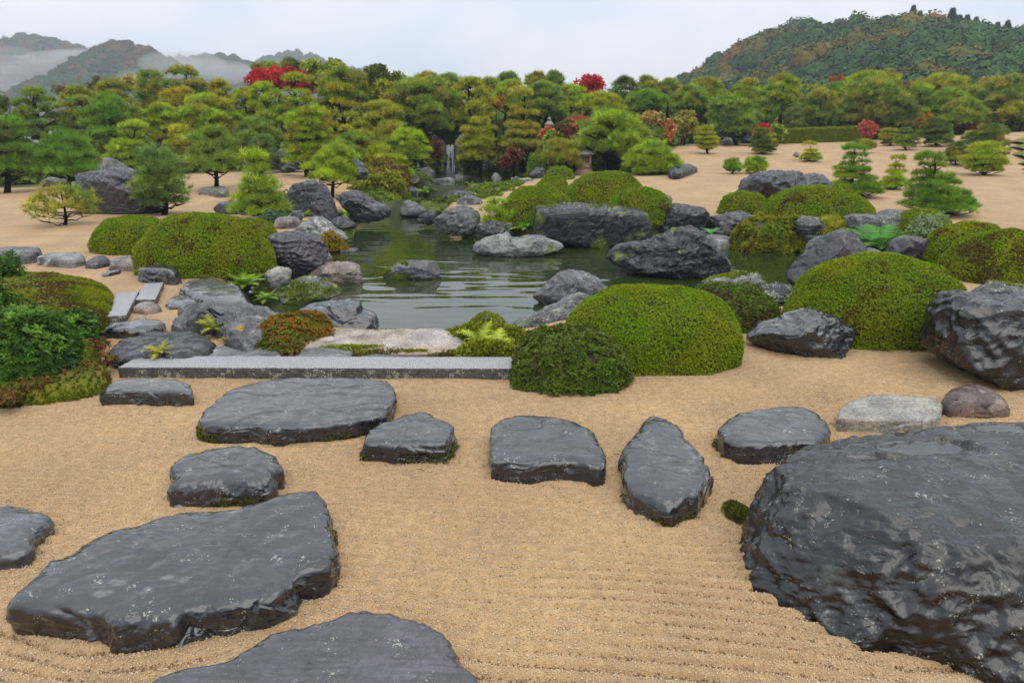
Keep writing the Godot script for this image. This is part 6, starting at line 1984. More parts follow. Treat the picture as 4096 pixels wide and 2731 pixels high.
func conifer(frame: String, x: float, top: float, bottom: float, half_px: float, d: float, label: String) -> void:
	rnd.seed = hash(label)
	var head := at(px(frame, x, top), d)
	var hem := at(px(frame, x, bottom), d)
	var radius := half_px * float(FRAME[frame][2]) * metres(px(frame, x, bottom), d)
	var o := thing("conifer", hem - Vector3(0, 1.5, 0), label, "conifer", "conifers on the crest of the hill")
	var tall := head.y - hem.y + 1.5
	part("trunk", tube_mesh([Vector3.ZERO, Vector3(0, tall * 0.5, 0), Vector3(0, tall, 0)], [tall * 0.03, tall * 0.02, 0.02], 6), M.bark, o)
	var where := []
	var tints := PackedColorArray()
	for i in 1400:
		var t := pow(rnd.randf(), 0.75)
		var r := radius * 1.35 * (1.0 - t) * (0.75 + 0.25 * sin(t * 26.0)) + 0.05 * radius
		var a := rnd.randf() * TAU
		var k := sqrt(rnd.randf_range(0.25, 1.0))
		where.append(Transform3D(facing((Vector3(cos(a), 0.35, sin(a)) + direction() * 0.5).normalized(), rnd.randf() * TAU, radius * 1.5 * rnd.randf_range(0.5, 1.2)), Vector3(cos(a) * r * k, tall * (0.12 + 0.88 * t), sin(a) * r * k)))
		var c := Color(0.055, 0.105, 0.055) * rnd.randf_range(0.7, 1.4)
		c.a = 1.0
		tints.append(c)
	scatter("crown", S.far_needle, M.far_leaf, o, where, tints)


# ---------------------------------------------------------------- dressed stone: bridge, paving slabs, lanterns
func rough_block(corners: Array, high: float, bevel: float, n: int, seed_: float) -> Array:
	# a dressed block over four ground corners (counted round), top at HIGH, its edges knocked off unevenly; corners are local
	var v := PackedVector3Array()
	var index := PackedInt32Array()
	var sides := [[], []]
	var ring := PackedVector3Array()
	var across := maxi(2, int(n * 0.18))
	for s in 4:
		var a: Vector3 = corners[s]
		var b: Vector3 = corners[(s + 1) % 4]
		var m := n if s % 2 == 0 else across
		for i in m:
			ring.append(a.lerp(b, float(i) / m))
	var mid: Vector3 = (corners[0] + corners[1] + corners[2] + corners[3]) / 4.0
	var levels := [[-0.12, 0.0], [high * 0.25, 0.0], [high * 0.6, 0.0], [high - bevel, 0.002], [high - bevel * 0.35, bevel * 0.4], [high, bevel * 1.1]]
	var count := ring.size()
	for l in levels:
		for q in ring:
			var dir: Vector3 = (mid - q).normalized()
			var p: Vector3 = q + dir * l[1]
			p.y = l[0]
			var k := Vector3(p.x + seed_, p.y * 2.0, p.z)
			p -= dir * (0.014 * ridge.get_noise_3dv(k * 500.0) + 0.012 * soft.get_noise_3dv(k * 260.0))
			p.y += 0.004 * soft.get_noise_3dv(k * 600.0)
			v.append(p)
	for l in levels.size() - 1:
		for i in count:
			var a := l * count + i
			var b := l * count + (i + 1) % count
			index.append_array([a, b, a + count, b, b + count, a + count])
	# lid: strips between the two long sides
	var last := (levels.size() - 1) * count
	var line := PackedVector2Array()
	for i in count:
		line.append(Vector2(v[last + i].x, v[last + i].z))
	for t in Geometry2D.triangulate_polygon(line):
		index.append(last + t)
	var walls := (levels.size() - 2) * count * 6   # hewn sides; the knocked-off rim and the top are one dressed face
	var made := []
	for piece in 2:
		var st := SurfaceTool.new()
		st.begin(Mesh.PRIMITIVE_TRIANGLES)
		for t in range(0, walls, 3) if piece == 0 else range(walls, index.size(), 3):
			var a := v[index[t]]
			var b := v[index[t + 1]]
			var c := v[index[t + 2]]
			var out := (a + b + c) / 3.0 - mid - Vector3(0, high * 0.3, 0) if t < walls + count * 6 else Vector3.UP
			for q in ([a, c, b] if (b - a).cross(c - a).dot(out) > 0.0 else [a, b, c]):
				st.add_vertex(q)
		st.index()
		st.generate_normals()
		made.append(st.commit())
	return made


func dressed(called: String, frame: String, pts: Array, high: float, n: int, label: String, category: String, group := "") -> void:
	var corners := []
	var y := on_ground(px(frame, pts[0], pts[1])).y
	var mid := Vector3.ZERO
	for i in range(0, 8, 2):
		var q := on_level(px(frame, pts[i], pts[i + 1]), y + high)
		q.y = 0.0
		corners.append(q)
		mid += q / 4.0
	for i in 4:
		corners[i] -= mid
	var o := thing(called, Vector3(mid.x, y, mid.z), label, category, group)
	var faces := rough_block(corners, high, 0.016, n, mid.x)
	part("hewn_sides", faces[0], M.hewn, o)
	part("top_face", faces[1], M.granite, o)


func lathe(profile: Array, sides: int, square := false) -> ArrayMesh:   # profile of [radius, height] from below upwards
	var v := PackedVector3Array()
	var index := PackedInt32Array()
	for q in profile:
		for k in sides:
			var a := TAU * (k + 0.5) / sides
			v.append(Vector3(cos(a) * q[0], q[1], sin(a) * q[0]))
	for i in profile.size() - 1:
		for k in sides:
			var a := i * sides + k
			var b := i * sides + (k + 1) % sides
			index.append_array([a, b, a + sides, b, b + sides, a + sides])
	var st := SurfaceTool.new()
	st.begin(Mesh.PRIMITIVE_TRIANGLES)
	for t in index.size():
		if t % 3 == 0 and square:
			st.set_smooth_group(-1)
		st.add_vertex(v[index[t]])
	st.index()
	st.generate_normals()
	return st.commit()


func build_lanterns() -> void:
	# the squat brown lantern on the mound
	var foot := on_ground(px("N", 645, 1338))
	var d := -foot.z
	var s := metres(px("N", 645, 1300), d) * float(FRAME.N[2])   # metres to one step
	var o := thing("stone_lantern", foot, "squat brown stone lantern with a wide round cap on the sand mound", "stone lantern")
	var clay: StandardMaterial3D = M.rough.duplicate()
	clay.vertex_color_use_as_albedo = false
	clay.albedo_color = srgb(0.55, 0.33, 0.20)
	var cap_mat: StandardMaterial3D = M.rough.duplicate()
	cap_mat.vertex_color_use_as_albedo = false
	cap_mat.albedo_color = srgb(0.30, 0.27, 0.26)
	part("base", lathe([[86, -30], [84, 0], [80, 30], [66, 52], [0.1, 54]].map(func(q): return [q[0] * s, q[1] * s]), 24), clay, o)
	part("platform", lathe([[0.1, 52], [62, 53], [68, 60], [68, 84], [58, 90], [0.1, 91]].map(func(q): return [q[0] * s, q[1] * s]), 24), clay, o)
	# fire box: four corner posts, a sill and a head round a solid dark block painted as the shade inside, with a lattice in front
	var box := 56.0 * s
	var y0 := 90.0 * s
	var y1 := 165.0 * s
	var post := 0.36 * box
	for c in [[-1, -1], [1, -1], [-1, 1], [1, 1]]:
		var m := BoxMesh.new()
		m.size = Vector3(post, y1 - y0, post)
		var q := part("fire_box_post", m, clay, o)
		q.position = Vector3(c[0] * (box - post * 0.5), (y0 + y1) * 0.5, c[1] * (box - post * 0.5))
	for yy in [y0 + 0.008, y1 - 0.008 - 6.0 * s]:
		var m := BoxMesh.new()
		m.size = Vector3(box * 1.98, 12.0 * s, box * 1.98)
		part("fire_box_rail", m, clay, o).position = Vector3(0, yy + 3.0 * s, 0)
	var shade_block := BoxMesh.new()  # solid block whose dark colour stands for shade in the fire box
	shade_block.size = Vector3(box * 1.5, y1 - y0 - 0.02, box * 1.5)
	part("shade_block", shade_block, M.inner_shade, o).position = Vector3(0, (y0 + y1) * 0.5, 0)
	for k in 10:
		var bar := BoxMesh.new()
		bar.size = Vector3(0.012, 62.0 * s, 0.012)
		var q := part("lattice_bar", bar, clay, o)
		q.position = Vector3((k % 5 - 2.0) * 13.0 * s, (y0 + y1) * 0.5, box * 0.86 + (0.013 if k < 5 else 0.0))
		q.rotation.z = 0.75 if k < 5 else -0.75
	part("cap", lathe([[0.1, 162], [70, 163], [108, 172], [110, 178], [92, 190], [62, 202], [30, 209], [0.1, 210]].map(func(q): return [q[0] * s, q[1] * s]), 32), cap_mat, o)
	# the tall grey lantern behind the bushes: its head shows
	d = 36.5
	var head := at(px("N", 335, 822), d)
	s = metres(px("N", 335, 900), d) * float(FRAME.N[2])
	var ground := land(head.x, d)
	var g := thing("stone_lantern", Vector3(head.x, ground, -d), "tall grey stone lantern whose mossy cap and knob show above the bushes", "stone lantern")
	var grey: StandardMaterial3D = cap_mat.duplicate()
	grey.albedo_color = srgb(0.40, 0.41, 0.36)
	var t := head.y - ground
	part("pedestal", lathe([[34 * s, -0.1], [34 * s, 12 * s], [20 * s, 20 * s], [19 * s, t - 175 * s], [0.01, t - 174 * s]], 12), grey, g)
	part("platform", lathe([[0.01, t - 176 * s], [20 * s, t - 175 * s], [40 * s, t - 150 * s], [40 * s, t - 135 * s], [0.01, t - 134 * s]], 6, true), grey, g)
	part("fire_box", lathe([[0.01, t - 136 * s], [24 * s, t - 135 * s], [24 * s, t - 72 * s], [0.01, t - 71 * s]], 6, true), grey, g)
	part("cap", lathe([[0.01, t - 74 * s], [46 * s, t - 74 * s], [50 * s, t - 62 * s], [44 * s, t - 60 * s], [22 * s, t - 38 * s], [8 * s, t - 32 * s], [0.01, t - 31 * s]], 6, true), grey, g)
	part("knob", lathe([[0.01, t - 36 * s], [12 * s, t - 30 * s], [18 * s, t - 18 * s], [9 * s, t - 6 * s], [0.01, t]], 14), grey, g)


func water_fall(called: String, lip_l: Vector3, lip_r: Vector3, drop: float, throw_: float, strands: int, label: String, seed_: int) -> void:
	var o := thing(called, (lip_l + lip_r) * 0.5 - Vector3(0, drop, 0), label, "waterfall")
	rnd.seed = seed_
	var c := o.position
	var v := PackedVector3Array()
	var rows := 14
	var cols := 26
	for i in rows:
		var t := 1.0 - float(i) / (rows - 1)
		for j in cols:
			var p := lip_l.lerp(lip_r, float(j) / (cols - 1)) - c
			p.y -= drop * t * t * 0.7 + drop * t * 0.3
			p.z += throw_ * sqrt(t) + 0.02 * sin(j * 1.9) + 0.03 * soft.get_noise_3d(j * 90.0, i * 20.0, seed_)
			v.append(p)
	var film: StandardMaterial3D = M.water.duplicate()
	film.albedo_color = srgb(0.10, 0.12, 0.13)
	film.albedo_color.a = 0.12
	film.heightmap_enabled = false
	film.roughness = 0.35
	part("film", grid(v, rows, cols), film, o)
	var sv := PackedVector3Array()
	for k in strands:
		var u := rnd.randf()
		var t0 := pow(rnd.randf(), 1.5) * 0.75
		var t1 := minf(t0 + rnd.randf_range(0.1, 0.45), 1.02)
		var w := rnd.randf_range(0.008, 0.032)
		var last := Vector3.ZERO
		for i in 5:
			var t := lerpf(t0, t1, i / 4.0)
			var p := lip_l.lerp(lip_r, u + rnd.randf_range(-0.006, 0.006)) - c
			p.y -= drop * t * t * 0.7 + drop * t * 0.3
			p.z += throw_ * sqrt(t) + 0.035
			if i > 0:
				var h := Vector3(w, 0, 0.002)
				sv.append_array([last - h, p - h, last + h, last + h, p - h, p + h])
			last = p
	part("strands", surface(sv), M.spray, o).set_meta("kind", "stuff")
	var fv := []
	var ft := PackedColorArray()
	for k in strands * 3:
		var u := rnd.randf_range(-0.05, 1.05)
		var p := lip_l.lerp(lip_r, u) - c
		p.y -= drop
		p += Vector3(0, absf(rnd.randfn(0.0, 0.10)) * drop, throw_ + rnd.randf_range(-0.05, 0.28) * drop)
		fv.append(Transform3D(facing(direction(), 0.0, rnd.randf_range(0.10, 0.22)), p))
		ft.append(Color(0.9, 0.92, 0.94))
	scatter("foam", S.far_needle, plain(Color.WHITE, 0.5), o, fv, ft)


func build_small() -> void:
	# granite
	dressed("granite_bridge", "V", [271, 843, 1176, 846, 1176, 820, 314, 817], 0.105, 90, "long granite plank bridge lying across the gravel", "bridge")
	dressed("paving_slab", "E", [915, 597, 1125, 582, 1240, 370, 1050, 378], 0.09, 24, "left and longer of the two rectangular granite paving slabs", "paving slab", "granite paving slabs on the path")
	dressed("paving_slab", "E", [1208, 442, 1388, 440, 1462, 288, 1296, 298], 0.09, 20, "right and shorter of the two rectangular granite paving slabs", "paving slab", "granite paving slabs on the path")
	build_lanterns()
	# falling water
	var l := at(px("M", 1688, 1070), 41.6)
	var r := at(px("M", 1815, 1070), 41.6)
	water_fall("waterfall", l, r, l.y - BASIN_LEVEL, 0.35, 110, "white waterfall dropping into the stream at the back of the garden", 5)
	l = at(px("B", 1390, 466), 25.2)
	r = at(px("B", 1640, 466), 25.2)
	water_fall("cascade", l, r, l.y - POND_LEVEL, 0.22, 120, "low wide cascade where the stream enters the pond", 6)
	l = at(px("B", 2210, 275), 33.5)
	r = at(px("B", 2290, 275), 33.5)
	water_fall("cascade", l, r, 0.35, 0.2, 90, "small white side cascade at the right of the stream", 7)
	build_hedge()
	build_house()
	# coarse grains: dark ones packed thick in the furrows to deepen their shade; pale ones lie anywhere
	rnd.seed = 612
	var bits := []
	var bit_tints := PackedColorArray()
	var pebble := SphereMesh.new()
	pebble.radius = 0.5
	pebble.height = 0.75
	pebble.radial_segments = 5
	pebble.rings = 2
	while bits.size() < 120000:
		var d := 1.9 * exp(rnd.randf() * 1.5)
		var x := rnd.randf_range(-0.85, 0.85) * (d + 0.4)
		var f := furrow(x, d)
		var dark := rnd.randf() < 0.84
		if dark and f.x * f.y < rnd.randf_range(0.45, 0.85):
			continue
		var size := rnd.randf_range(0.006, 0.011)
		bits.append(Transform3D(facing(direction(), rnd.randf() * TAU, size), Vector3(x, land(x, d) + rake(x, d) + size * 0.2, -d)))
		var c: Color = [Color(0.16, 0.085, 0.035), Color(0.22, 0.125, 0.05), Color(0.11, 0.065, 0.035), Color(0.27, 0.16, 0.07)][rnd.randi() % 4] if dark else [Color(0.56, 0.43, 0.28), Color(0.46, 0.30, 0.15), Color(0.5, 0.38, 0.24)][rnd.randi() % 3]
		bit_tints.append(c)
	tag(scatter("gravel_grains", pebble, M.grain, self, bits, bit_tints), "coarse grains of the raked gravel, dark ones thickened in the furrows as painted shade", "gravel", "", "stuff")
	build_moss()
	build_low_plants()


func build_hedge() -> void:
	var a := on_ground(px("O", 60, 1282))
	var b := on_ground(px("O", 870, 1268))
	a = at(px("O", 60, 1278), 45.5)
	b = at(px("O", 860, 1262), 46.0)
	a.y = land(a.x, 45.5)
	b.y = land(b.x, 46.0)
	var high := at(px("O", 300, 1155), 45.7).y - at(px("O", 300, 1275), 45.7).y
	var o := thing("hedge", (a + b) * 0.5, "long clipped yellow green hedge along the far edge of the sand", "hedge")
	rnd.seed = 15
	var where := []
	var tints := PackedColorArray()
	var long := (b - a)
	var wide := 1.2
	for i in 15000:
		var u := rnd.randf()
		var face := rnd.randi() % 5
		var p := a.lerp(b, u) - o.position
		var n := Vector3.UP
		if face < 3:
			p += Vector3(0, rnd.randf() * high, 0)
			n = Vector3(0, 0.2, 1).normalized()
		else:
			p += Vector3(0, high, -rnd.randf() * wide)
		p += n * (0.06 * soft.get_noise_3dv(p * 120.0) + rnd.randf_range(-0.10, 0.03))
		where.append(Transform3D(facing((n + direction() * 0.7).normalized(), rnd.randf() * TAU, rnd.randf_range(1.4, 2.3)), p))
		var c := Color(0.26, 0.31, 0.018) * rnd.randf_range(0.6, 1.3)
		c.a = 1.0
		tints.append(c)
	scatter("foliage", S.loose, M.leaf, o, where, tints)
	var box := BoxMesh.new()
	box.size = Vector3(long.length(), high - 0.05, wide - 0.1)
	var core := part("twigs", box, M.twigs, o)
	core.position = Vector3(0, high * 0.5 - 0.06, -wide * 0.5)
	core.rotation.y = -atan2(long.z, long.x)


func build_house() -> void:
	# a house beyond the wood at the far left: tiled roof and white gables show between the pines
	var d := 62.0
	var ridge_l := at(px("L", -60, 850), d)
	var gable := at(px("L", 180, 945), d - 1.0)
	var o := thing("house", Vector3(gable.x, land(gable.x, d), -d), "white walled house with grey tiled roofs behind the pines at the far left", "house")
	var ground := o.position
	var s := metres(px("L", 200, 1000), d) * float(FRAME.L[2])
	var tall := gable.y - ground.y
	# gabled wing facing the garden
	var w := 330.0 * s * 0.5
	var drop := 110.0 * s
	var wall := PackedVector3Array([Vector3(-w, 0, 0), Vector3(-w, tall - drop, 0), Vector3(w, tall - drop, 0), Vector3(-w, 0, 0), Vector3(w, tall - drop, 0), Vector3(w, 0, 0), Vector3(-w, tall - drop, 0), Vector3(0, tall, 0), Vector3(w, tall - drop, 0),
		Vector3(-w, 0, 0), Vector3(-w, 0, -6), Vector3(-w, tall - drop, -6), Vector3(-w, 0, 0), Vector3(-w, tall - drop, -6), Vector3(-w, tall - drop, 0), Vector3(w, 0, 0), Vector3(w, tall - drop, 0), Vector3(w, tall - drop, -6), Vector3(w, 0, 0), Vector3(w, tall - drop, -6), Vector3(w, 0, -6)])
	part("wall", surface(wall), M.plaster, o)
	for side in [-1.0, 1.0]:
		var roof := BoxMesh.new()
		var run := Vector2(w * 1.18, drop * 1.18).length()
		roof.size = Vector3(run, 0.16, 7.0)
		var q := part("roof", roof, M.roof_tile, o)
		q.position = Vector3(side * w * 0.585, tall - drop * 0.58 + 0.12, -2.6)
		q.rotation.z = -side * atan2(drop, w)
		for k in 14:
			var rib := CylinderMesh.new()
			rib.top_radius = 0.06
			rib.bottom_radius = 0.06
			rib.height = run
			rib.radial_segments = 6
			rib.rings = 0
			var t := part("roof_tile_row", rib, M.roof_tile, q)
			t.rotation.z = PI / 2
			t.position = Vector3(0, 0.08, -3.25 + k * 0.5)
	# the long roof behind
	var y := ridge_l.y - ground.y
	var back := BoxMesh.new()
	back.size = Vector3(420.0 * s, 0.2, 5.0)
	var long_roof := part("roof", back, M.roof_tile, o)
	long_roof.position = Vector3(-270.0 * s, y - 0.9, -4.5)
	long_roof.rotation.x = 0.45
	for k in 26:
		var rib := CylinderMesh.new()
		rib.top_radius = 0.06
		rib.bottom_radius = 0.06
		rib.height = 5.0
		rib.radial_segments = 6
		rib.rings = 0
		var t := part("roof_tile_row", rib, M.roof_tile, long_roof)
		t.rotation.x = PI / 2
		t.position = Vector3((k / 25.0 - 0.5) * 410.0 * s, 0.1, 0)
	var body := BoxMesh.new()
	body.size = Vector3(380.0 * s, y - 1.6, 4.0)
	part("wall", body, M.plaster, o).position = Vector3(-270.0 * s, (y - 1.6) * 0.5, -4.5)


func build_moss() -> void:
	# the raised moss bed on the left, one sheet of moss over a mound of earth
	var o: MeshInstance3D = flat_stone("moss_mound", "V", [-160, 616, -60, 610, 0, 612, 60, 611, 130, 611, 200, 617, 240, 632, 248, 655, 238, 690, 218, 720, 205, 760, 222, 790, 243, 812, 240, 840, 200, 868, 120, 898, 60, 915, 0, 928, -160, 945, -420, 900, -420, 650], 0.30, "moss", "raised mound of moss along the left edge with shrubs growing on it", "", {"res": 60, "tint": "moss", "square": 2.6, "calm": 1.0, "amp": 0.10, "fine": 0.02, "deep": 0.1, "category": "moss bed"})
	stones.remove_at(stones.size() - 1)
	rnd.seed = 8
	cover(o, "moss_tufts", "moss", 1.5, 26000, [Color(0.13, 0.075, 0.02), Color(0.11, 0.12, 0.015), Color(0.17, 0.20, 0.012), Color(0.21, 0.25, 0.012), Color(0.26, 0.29, 0.015)], false)


func plant_at(frame: String, x: float, y: float, lift: float) -> Vector3:
	var q := on_ground(px(frame, x, y))
	return on_level(px(frame, x, y), q.y + lift) if lift > 0.0 else q


func build_low_plants() -> void:
	var deep := [Color(0.075, 0.165, 0.025), Color(0.10, 0.21, 0.028), Color(0.05, 0.115, 0.022), Color(0.14, 0.25, 0.035)]
	var rust := [Color(0.22, 0.07, 0.03), Color(0.17, 0.08, 0.03), Color(0.13, 0.14, 0.03), Color(0.10, 0.13, 0.025), Color(0.24, 0.12, 0.04)]
	low_plant("leafy_shrub", plant_at("V", 45, 845, 0.15), Vector3(0.50, 0.52, 0.42), "rhododendron", 0.78, 6000, deep, "glossy_leaf", "large glossy green whorled shrub on the moss mound at the left edge", "shrub", "shrubs on the moss mound")
	low_plant("leafy_shrub", plant_at("V", -120, 800, 0.15), Vector3(0.75, 0.85, 0.6), "rhododendron", 0.78, 5200, deep, "glossy_leaf", "taller part of the glossy green shrubs, cut by the left edge", "shrub", "shrubs on the moss mound")
	low_plant("leafy_shrub", plant_at("V", 165, 775, 0.12), Vector3(0.28, 0.30, 0.25), "rhododendron", 0.85, 420, deep, "glossy_leaf", "small outlying sprig shrub at the right side of the glossy green shrub", "shrub", "shrubs on the moss mound")
	low_plant("leafy_shrub", plant_at("V", 5, 640, 0.2), Vector3(0.32, 0.40, 0.3), "rhododendron", 0.85, 420, deep, "glossy_leaf", "little dark leafy shrub at the back of the moss mound", "shrub", "shrubs on the moss mound")
	low_plant("leafy_shrub", plant_at("V", 60, 862, 0.10), Vector3(0.55, 0.24, 0.25), "rhododendron", 0.75, 700, [Color(0.0525, 0.105, 0.0375), Color(0.075, 0.135, 0.045)], "glossy_leaf", "dark low leaves under the front of the glossy green shrub", "shrub", "shrubs on the moss mound")
	var reds := "small red leaved plants along the rim of the moss mound"
	for q in [[8, 925, 0.12, "red leaved seedlings at the bottom left corner of the moss rim"], [85, 895, 0.14, "red leaved plants on the moss rim, second clump from the left edge"], [130, 878, 0.15, "reddish plants at the middle of the lower moss rim"], [190, 862, 0.14, "reddish plants near the right hand tip of the moss rim"], [232, 838, 0.13, "reddish plants at the outer corner of the moss rim"], [190, 770, 0.16, "orange red leaves between the glossy shrub and the path"], [205, 745, 0.12, "orange red leaves on the path side of the moss mound"], [222, 800, 0.12, "rusty leaves on the moss beside the big scratched slab"]]:
		low_plant("red_plant", plant_at("V", q[0], q[1], 0.08), Vector3(q[2] * 1.2, q[2], q[2]), "rhododendron", 0.42, 90, rust, "leaf", q[3], "plant", reds)
	# ferns
	for f in [
		["V", 560, 662, 0.36, 22, Color(0.24, 0.375, 0.045), "tall light green fern at the right foot of the largest left azalea", 0.15],
		["V", 612, 690, 0.26, 14, Color(0.195, 0.33, 0.045), "drooping fern above the shallows, left of the mossy rock", 0.12],
		["B", 250, 1090, 0.42, 20, Color(0.105, 0.33, 0.03), "vivid green fern in front of the big rugged purple boulder", 0.12],
		["B", 800, 590, 0.45, 18, Color(0.33, 0.45, 0.03), "yellow green fern between the tall boulder and the smooth purple one", 0.0],
		["B", 430, 600, 0.30, 10, Color(0.225, 0.36, 0.045), "small fern at the foot of the tall brown tinged boulder", 0.0],
		["F", 2010, 400, 0.26, 18, Color(0.36, 0.45, 0.045), "pale yellow green fern on the moss beside the small mossy rock", 0.05],
		["F", 2150, 440, 0.26, 16, Color(0.375, 0.45, 0.045), "yellowing fern left of the small dark glossy shrub", 0.05],
		["E", 1900, 720, 0.22, 16, Color(0.33, 0.36, 0.045), "golden green fern at the corner of the craggy ridged slab", 0.08],
		["E", 1420, 935, 0.16, 12, Color(0.36, 0.36, 0.045), "small golden fern behind the left part of the bridge", 0.12],
		["E", 2150, 810, 0.20, 12, Color(0.39, 0.255, 0.045), "bronze fern between the craggy slab and the pale cracked slab", 0.08],
		["C", 130, 720, 0.5, 18, Color(0.18, 0.36, 0.03), "green fern at the left end of the great flat topped block", 0.0],
		["B", 1880, 720, 0.45, 16, Color(0.195, 0.36, 0.045), "green fern at the waterline in front of the big fissured rock", 0.0],
		["D", 990, 920, 0.9, 20, Color(0.075, 0.225, 0.03), "dark green fern below the upright grey block", 0.0],
		["B", 1530, 390, 0.6, 12, Color(0.225, 0.375, 0.045), "green plant tuft among the stream rocks above the cascade", 0.0],
		["B", 1650, 560, 0.5, 12, Color(0.3, 0.405, 0.045), "yellow green fern right of the cascade", 0.0],
		["C", 1775, 760, 0.3, 10, Color(0.09, 0.3, 0.075), "small bright fern in the gap beside the squared dark boulder", 0.3],
	]:
		var here := plant_at(f[0], f[1], f[2], f[7])
		if here.z > -26.0 and here.y < POND_LEVEL + 0.05:
			here = on_level(px(f[0], f[1], f[2]), POND_LEVEL + 0.08)
		fern(here, f[3] * 1.45, f[4], f[5], f[6])
	# ground cover
	low_plant("ground_cover", plant_at("F", 300, 330, 0.05), Vector3(0.52, 0.30, 0.45), "loose", 0.75, 3200, [Color(0.28, 0.12, 0.02), Color(0.22, 0.17, 0.02), Color(0.15, 0.17, 0.02), Color(0.12, 0.14, 0.02), Color(0.32, 0.11, 0.02)], "leaf", "orange tinted feathery ground cover left of the pink slab", "ground cover", "", false)
	low_plant("ground_cover", plant_at("F", 200, 420, 0.03), Vector3(0.45, 0.16, 0.22), "loose", 0.7, 1000, [Color(0.105, 0.165, 0.03), Color(0.15, 0.18, 0.03), Color(0.24, 0.135, 0.03)], "leaf", "dark green grassy cover between the pink slab and the pale cracked slab", "ground cover", "", false)
	low_plant("ground_cover", plant_at("F", 1500, 492, 0.04), Vector3(0.95, 0.055, 0.08), "moss", 1.4, 2600, [Color(0.225, 0.255, 0.0225), Color(0.15, 0.18, 0.0225), Color(0.24, 0.105, 0.03)], "leaf", "strip of moss and brown leaves between the pink slab and the bridge", "moss", "", false)
	low_plant("ground_cover", plant_at("F", 900, 450, 0.06), Vector3(0.36, 0.05, 0.06), "moss", 1.5, 800, [Color(0.3, 0.36, 0.0225), Color(0.225, 0.285, 0.0225)], "leaf", "bright moss tongue along the front edge of the pink slab", "moss", "", false)
	low_plant("ground_cover", plant_at("F", 2060, 490, 0.04), Vector3(0.36, 0.16, 0.2), "moss", 2.2, 1500, [Color(0.33, 0.36, 0.0225), Color(0.195, 0.225, 0.0225)], "leaf", "thick mossy cushion under the ferns by the small dark glossy shrub", "moss", "", false)
	low_plant("ground_cover", plant_at("V", 1120, 782, 0.02), Vector3(0.5, 0.14, 0.3), "moss", 2.4, 2600, [Color(0.2, 0.23, 0.015), Color(0.13, 0.15, 0.015), Color(0.27, 0.3, 0.02)], "leaf", "mossy bank between the pink slab and the long sloping lichen rock", "moss", "", false)
	low_plant("moss_ball", plant_at("B", 640, 890, 0.1), Vector3(0.42, 0.40, 0.35), "azalea", 1.4, 2200, [Color(0.3, 0.225, 0.015), Color(0.375, 0.18, 0.015), Color(0.24, 0.24, 0.015)], "leaf", "rounded orange and olive moss clump below the white lichen boulder", "moss clump", "", false)
	low_plant("water_bush", on_level(px("B", 1110, 500), POND_LEVEL + 0.1), Vector3(1.25, 1.25, 0.9), "loose", 2.0, 3600, [Color(0.27, 0.3, 0.0225), Color(0.195, 0.255, 0.0225), Color(0.33, 0.315, 0.03)], "leaf", "golden green leafy bush leaning over the far left of the pond", "bush")
	low_plant("water_bush", plant_at("B", 1120, 300, 0.0), Vector3(1.5, 0.85, 0.8), "loose", 2.2, 2200, [Color(0.24, 0.21, 0.0225), Color(0.3, 0.165, 0.03), Color(0.195, 0.195, 0.03)], "leaf", "dull ochre low shrub above the golden green bush by the pond", "bush")
	low_plant("blue_clump", plant_at("B", 125, 680, 0.0), Vector3(0.5, 0.42, 0.4), "loose", 1.0, 700, [Color(0.09, 0.18, 0.075), Color(0.12, 0.195, 0.09)], "leaf", "small blue green leafy clump left of the rounded brown grey rock", "plant")
	low_plant("weed_clump", plant_at("B", 360, 560, 0.0), Vector3(0.9, 0.7, 0.5), "loose", 1.2, 900, [Color(0.24, 0.3, 0.045), Color(0.36, 0.3, 0.06), Color(0.135, 0.21, 0.045)], "leaf", "straggling yellow flecked weeds at the foot of the tall boulder", "plant")
	low_plant("yellow_shrub", plant_at("D", 520, 770, 0.1), Vector3(0.5, 0.42, 0.3), "needle", 1.1, 220, [Color(0.51, 0.495, 0.03), Color(0.39, 0.435, 0.03)], "needles", "thin bright yellow green sapling before the layered rock on the right", "shrub")
	low_plant("white_edged_plant", plant_at("D", 1440, 790, 0.0), Vector3(0.45, 0.6, 0.4), "loose", 1.0, 420, [Color(0.24, 0.33, 0.15), Color(0.33, 0.405, 0.24)], "leaf", "pale leaved plant between the two right hand azaleas and the purple rock", "plant")
	pine("B", 2180, 460, 700, 175, 18.0, "yellow", "wide", "small open golden yellow pine at the water, left of the great flat topped block", "", {"base": [2200, 740], "layers": 4, "near": true, "density": 0.4, "tuft": 0.2, "second": "fresh"})
	# moss at the foot of the giant boulder
	low_plant("moss_clump", plant_at("V", 1698, 1180, 0.0), Vector3(0.10, 0.045, 0.15), "moss", 0.9, 1500, [Color(0.10, 0.14, 0.015), Color(0.07, 0.09, 0.015), Color(0.16, 0.2, 0.02), Color(0.09, 0.05, 0.02)], "leaf", "bright moss clump at the left foot of the huge black boulder", "moss clump", "", false)


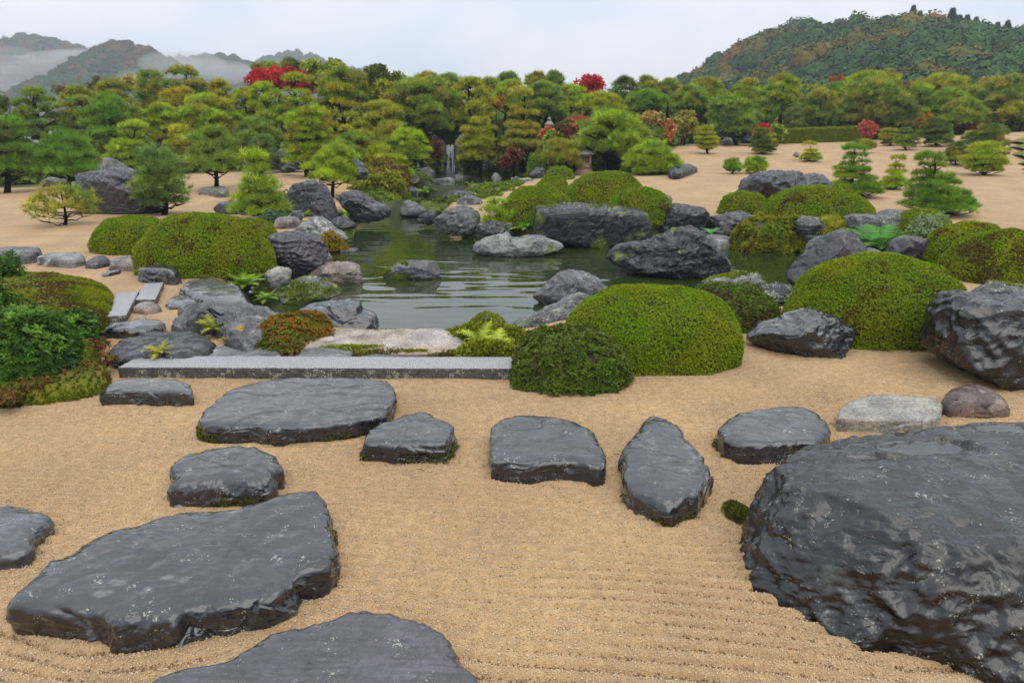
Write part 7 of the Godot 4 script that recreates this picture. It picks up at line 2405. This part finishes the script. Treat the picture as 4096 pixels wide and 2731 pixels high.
func _ready() -> void:
	# camera
	var camera := Camera3D.new()
	camera.name = "camera"
	camera.position = EYE
	camera.rotation_degrees = Vector3(-TILT, 0, 0)
	camera.fov = FOV
	camera.near = 0.1
	camera.far = 3000.0
	add_child(camera)
	camera.current = true
	# sky, haze and exposure
	var env := Environment.new()
	var sky := Sky.new()
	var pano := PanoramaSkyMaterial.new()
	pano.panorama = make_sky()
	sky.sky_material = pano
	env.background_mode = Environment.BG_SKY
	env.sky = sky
	env.background_energy_multiplier = 1.0
	env.tonemap_mode = Environment.TONE_MAPPER_LINEAR
	env.tonemap_exposure = 1.45
	env.fog_enabled = true
	env.fog_density = 0.0007
	env.fog_light_color = Color(0.90, 0.94, 1.0)
	env.volumetric_fog_enabled = true
	env.volumetric_fog_density = 0.0
	env.sdfgi_enabled = true
	env.ssao_enabled = true
	env.ssil_enabled = true
	var around := WorldEnvironment.new()
	around.name = "surroundings"
	around.environment = env
	add_child(around)
	# the bright patch of cloud in front of the sun
	var sun := DirectionalLight3D.new()
	sun.name = "sun"
	sun.light_energy = 0.45
	sun.light_angular_distance = 70.0
	sun.light_color = Color(1.0, 0.97, 0.92)
	sun.shadow_enabled = true
	sun.rotation_degrees = Vector3(-66, 25, 0)
	add_child(sun)

	soft.noise_type = FastNoiseLite.TYPE_SIMPLEX_SMOOTH
	soft.frequency = 0.01
	soft.fractal_octaves = 2
	soft.seed = 3
	ridge.noise_type = FastNoiseLite.TYPE_SIMPLEX_SMOOTH
	ridge.frequency = 0.01
	ridge.fractal_type = FastNoiseLite.FRACTAL_RIDGED
	ridge.fractal_octaves = 4
	ridge.seed = 9
	cell.noise_type = FastNoiseLite.TYPE_CELLULAR
	cell.frequency = 0.01
	cell.fractal_type = FastNoiseLite.FRACTAL_NONE
	cell.cellular_return_type = FastNoiseLite.RETURN_CELL_VALUE
	cell.seed = 4
	var t0 := Time.get_ticks_msec()
	make_materials()
	make_sprays()
	survey_land()
	build_stones()
	build_setting()
	build_lawn()
	build_azaleas()
	build_pines()
	build_other_trees()
	build_small()
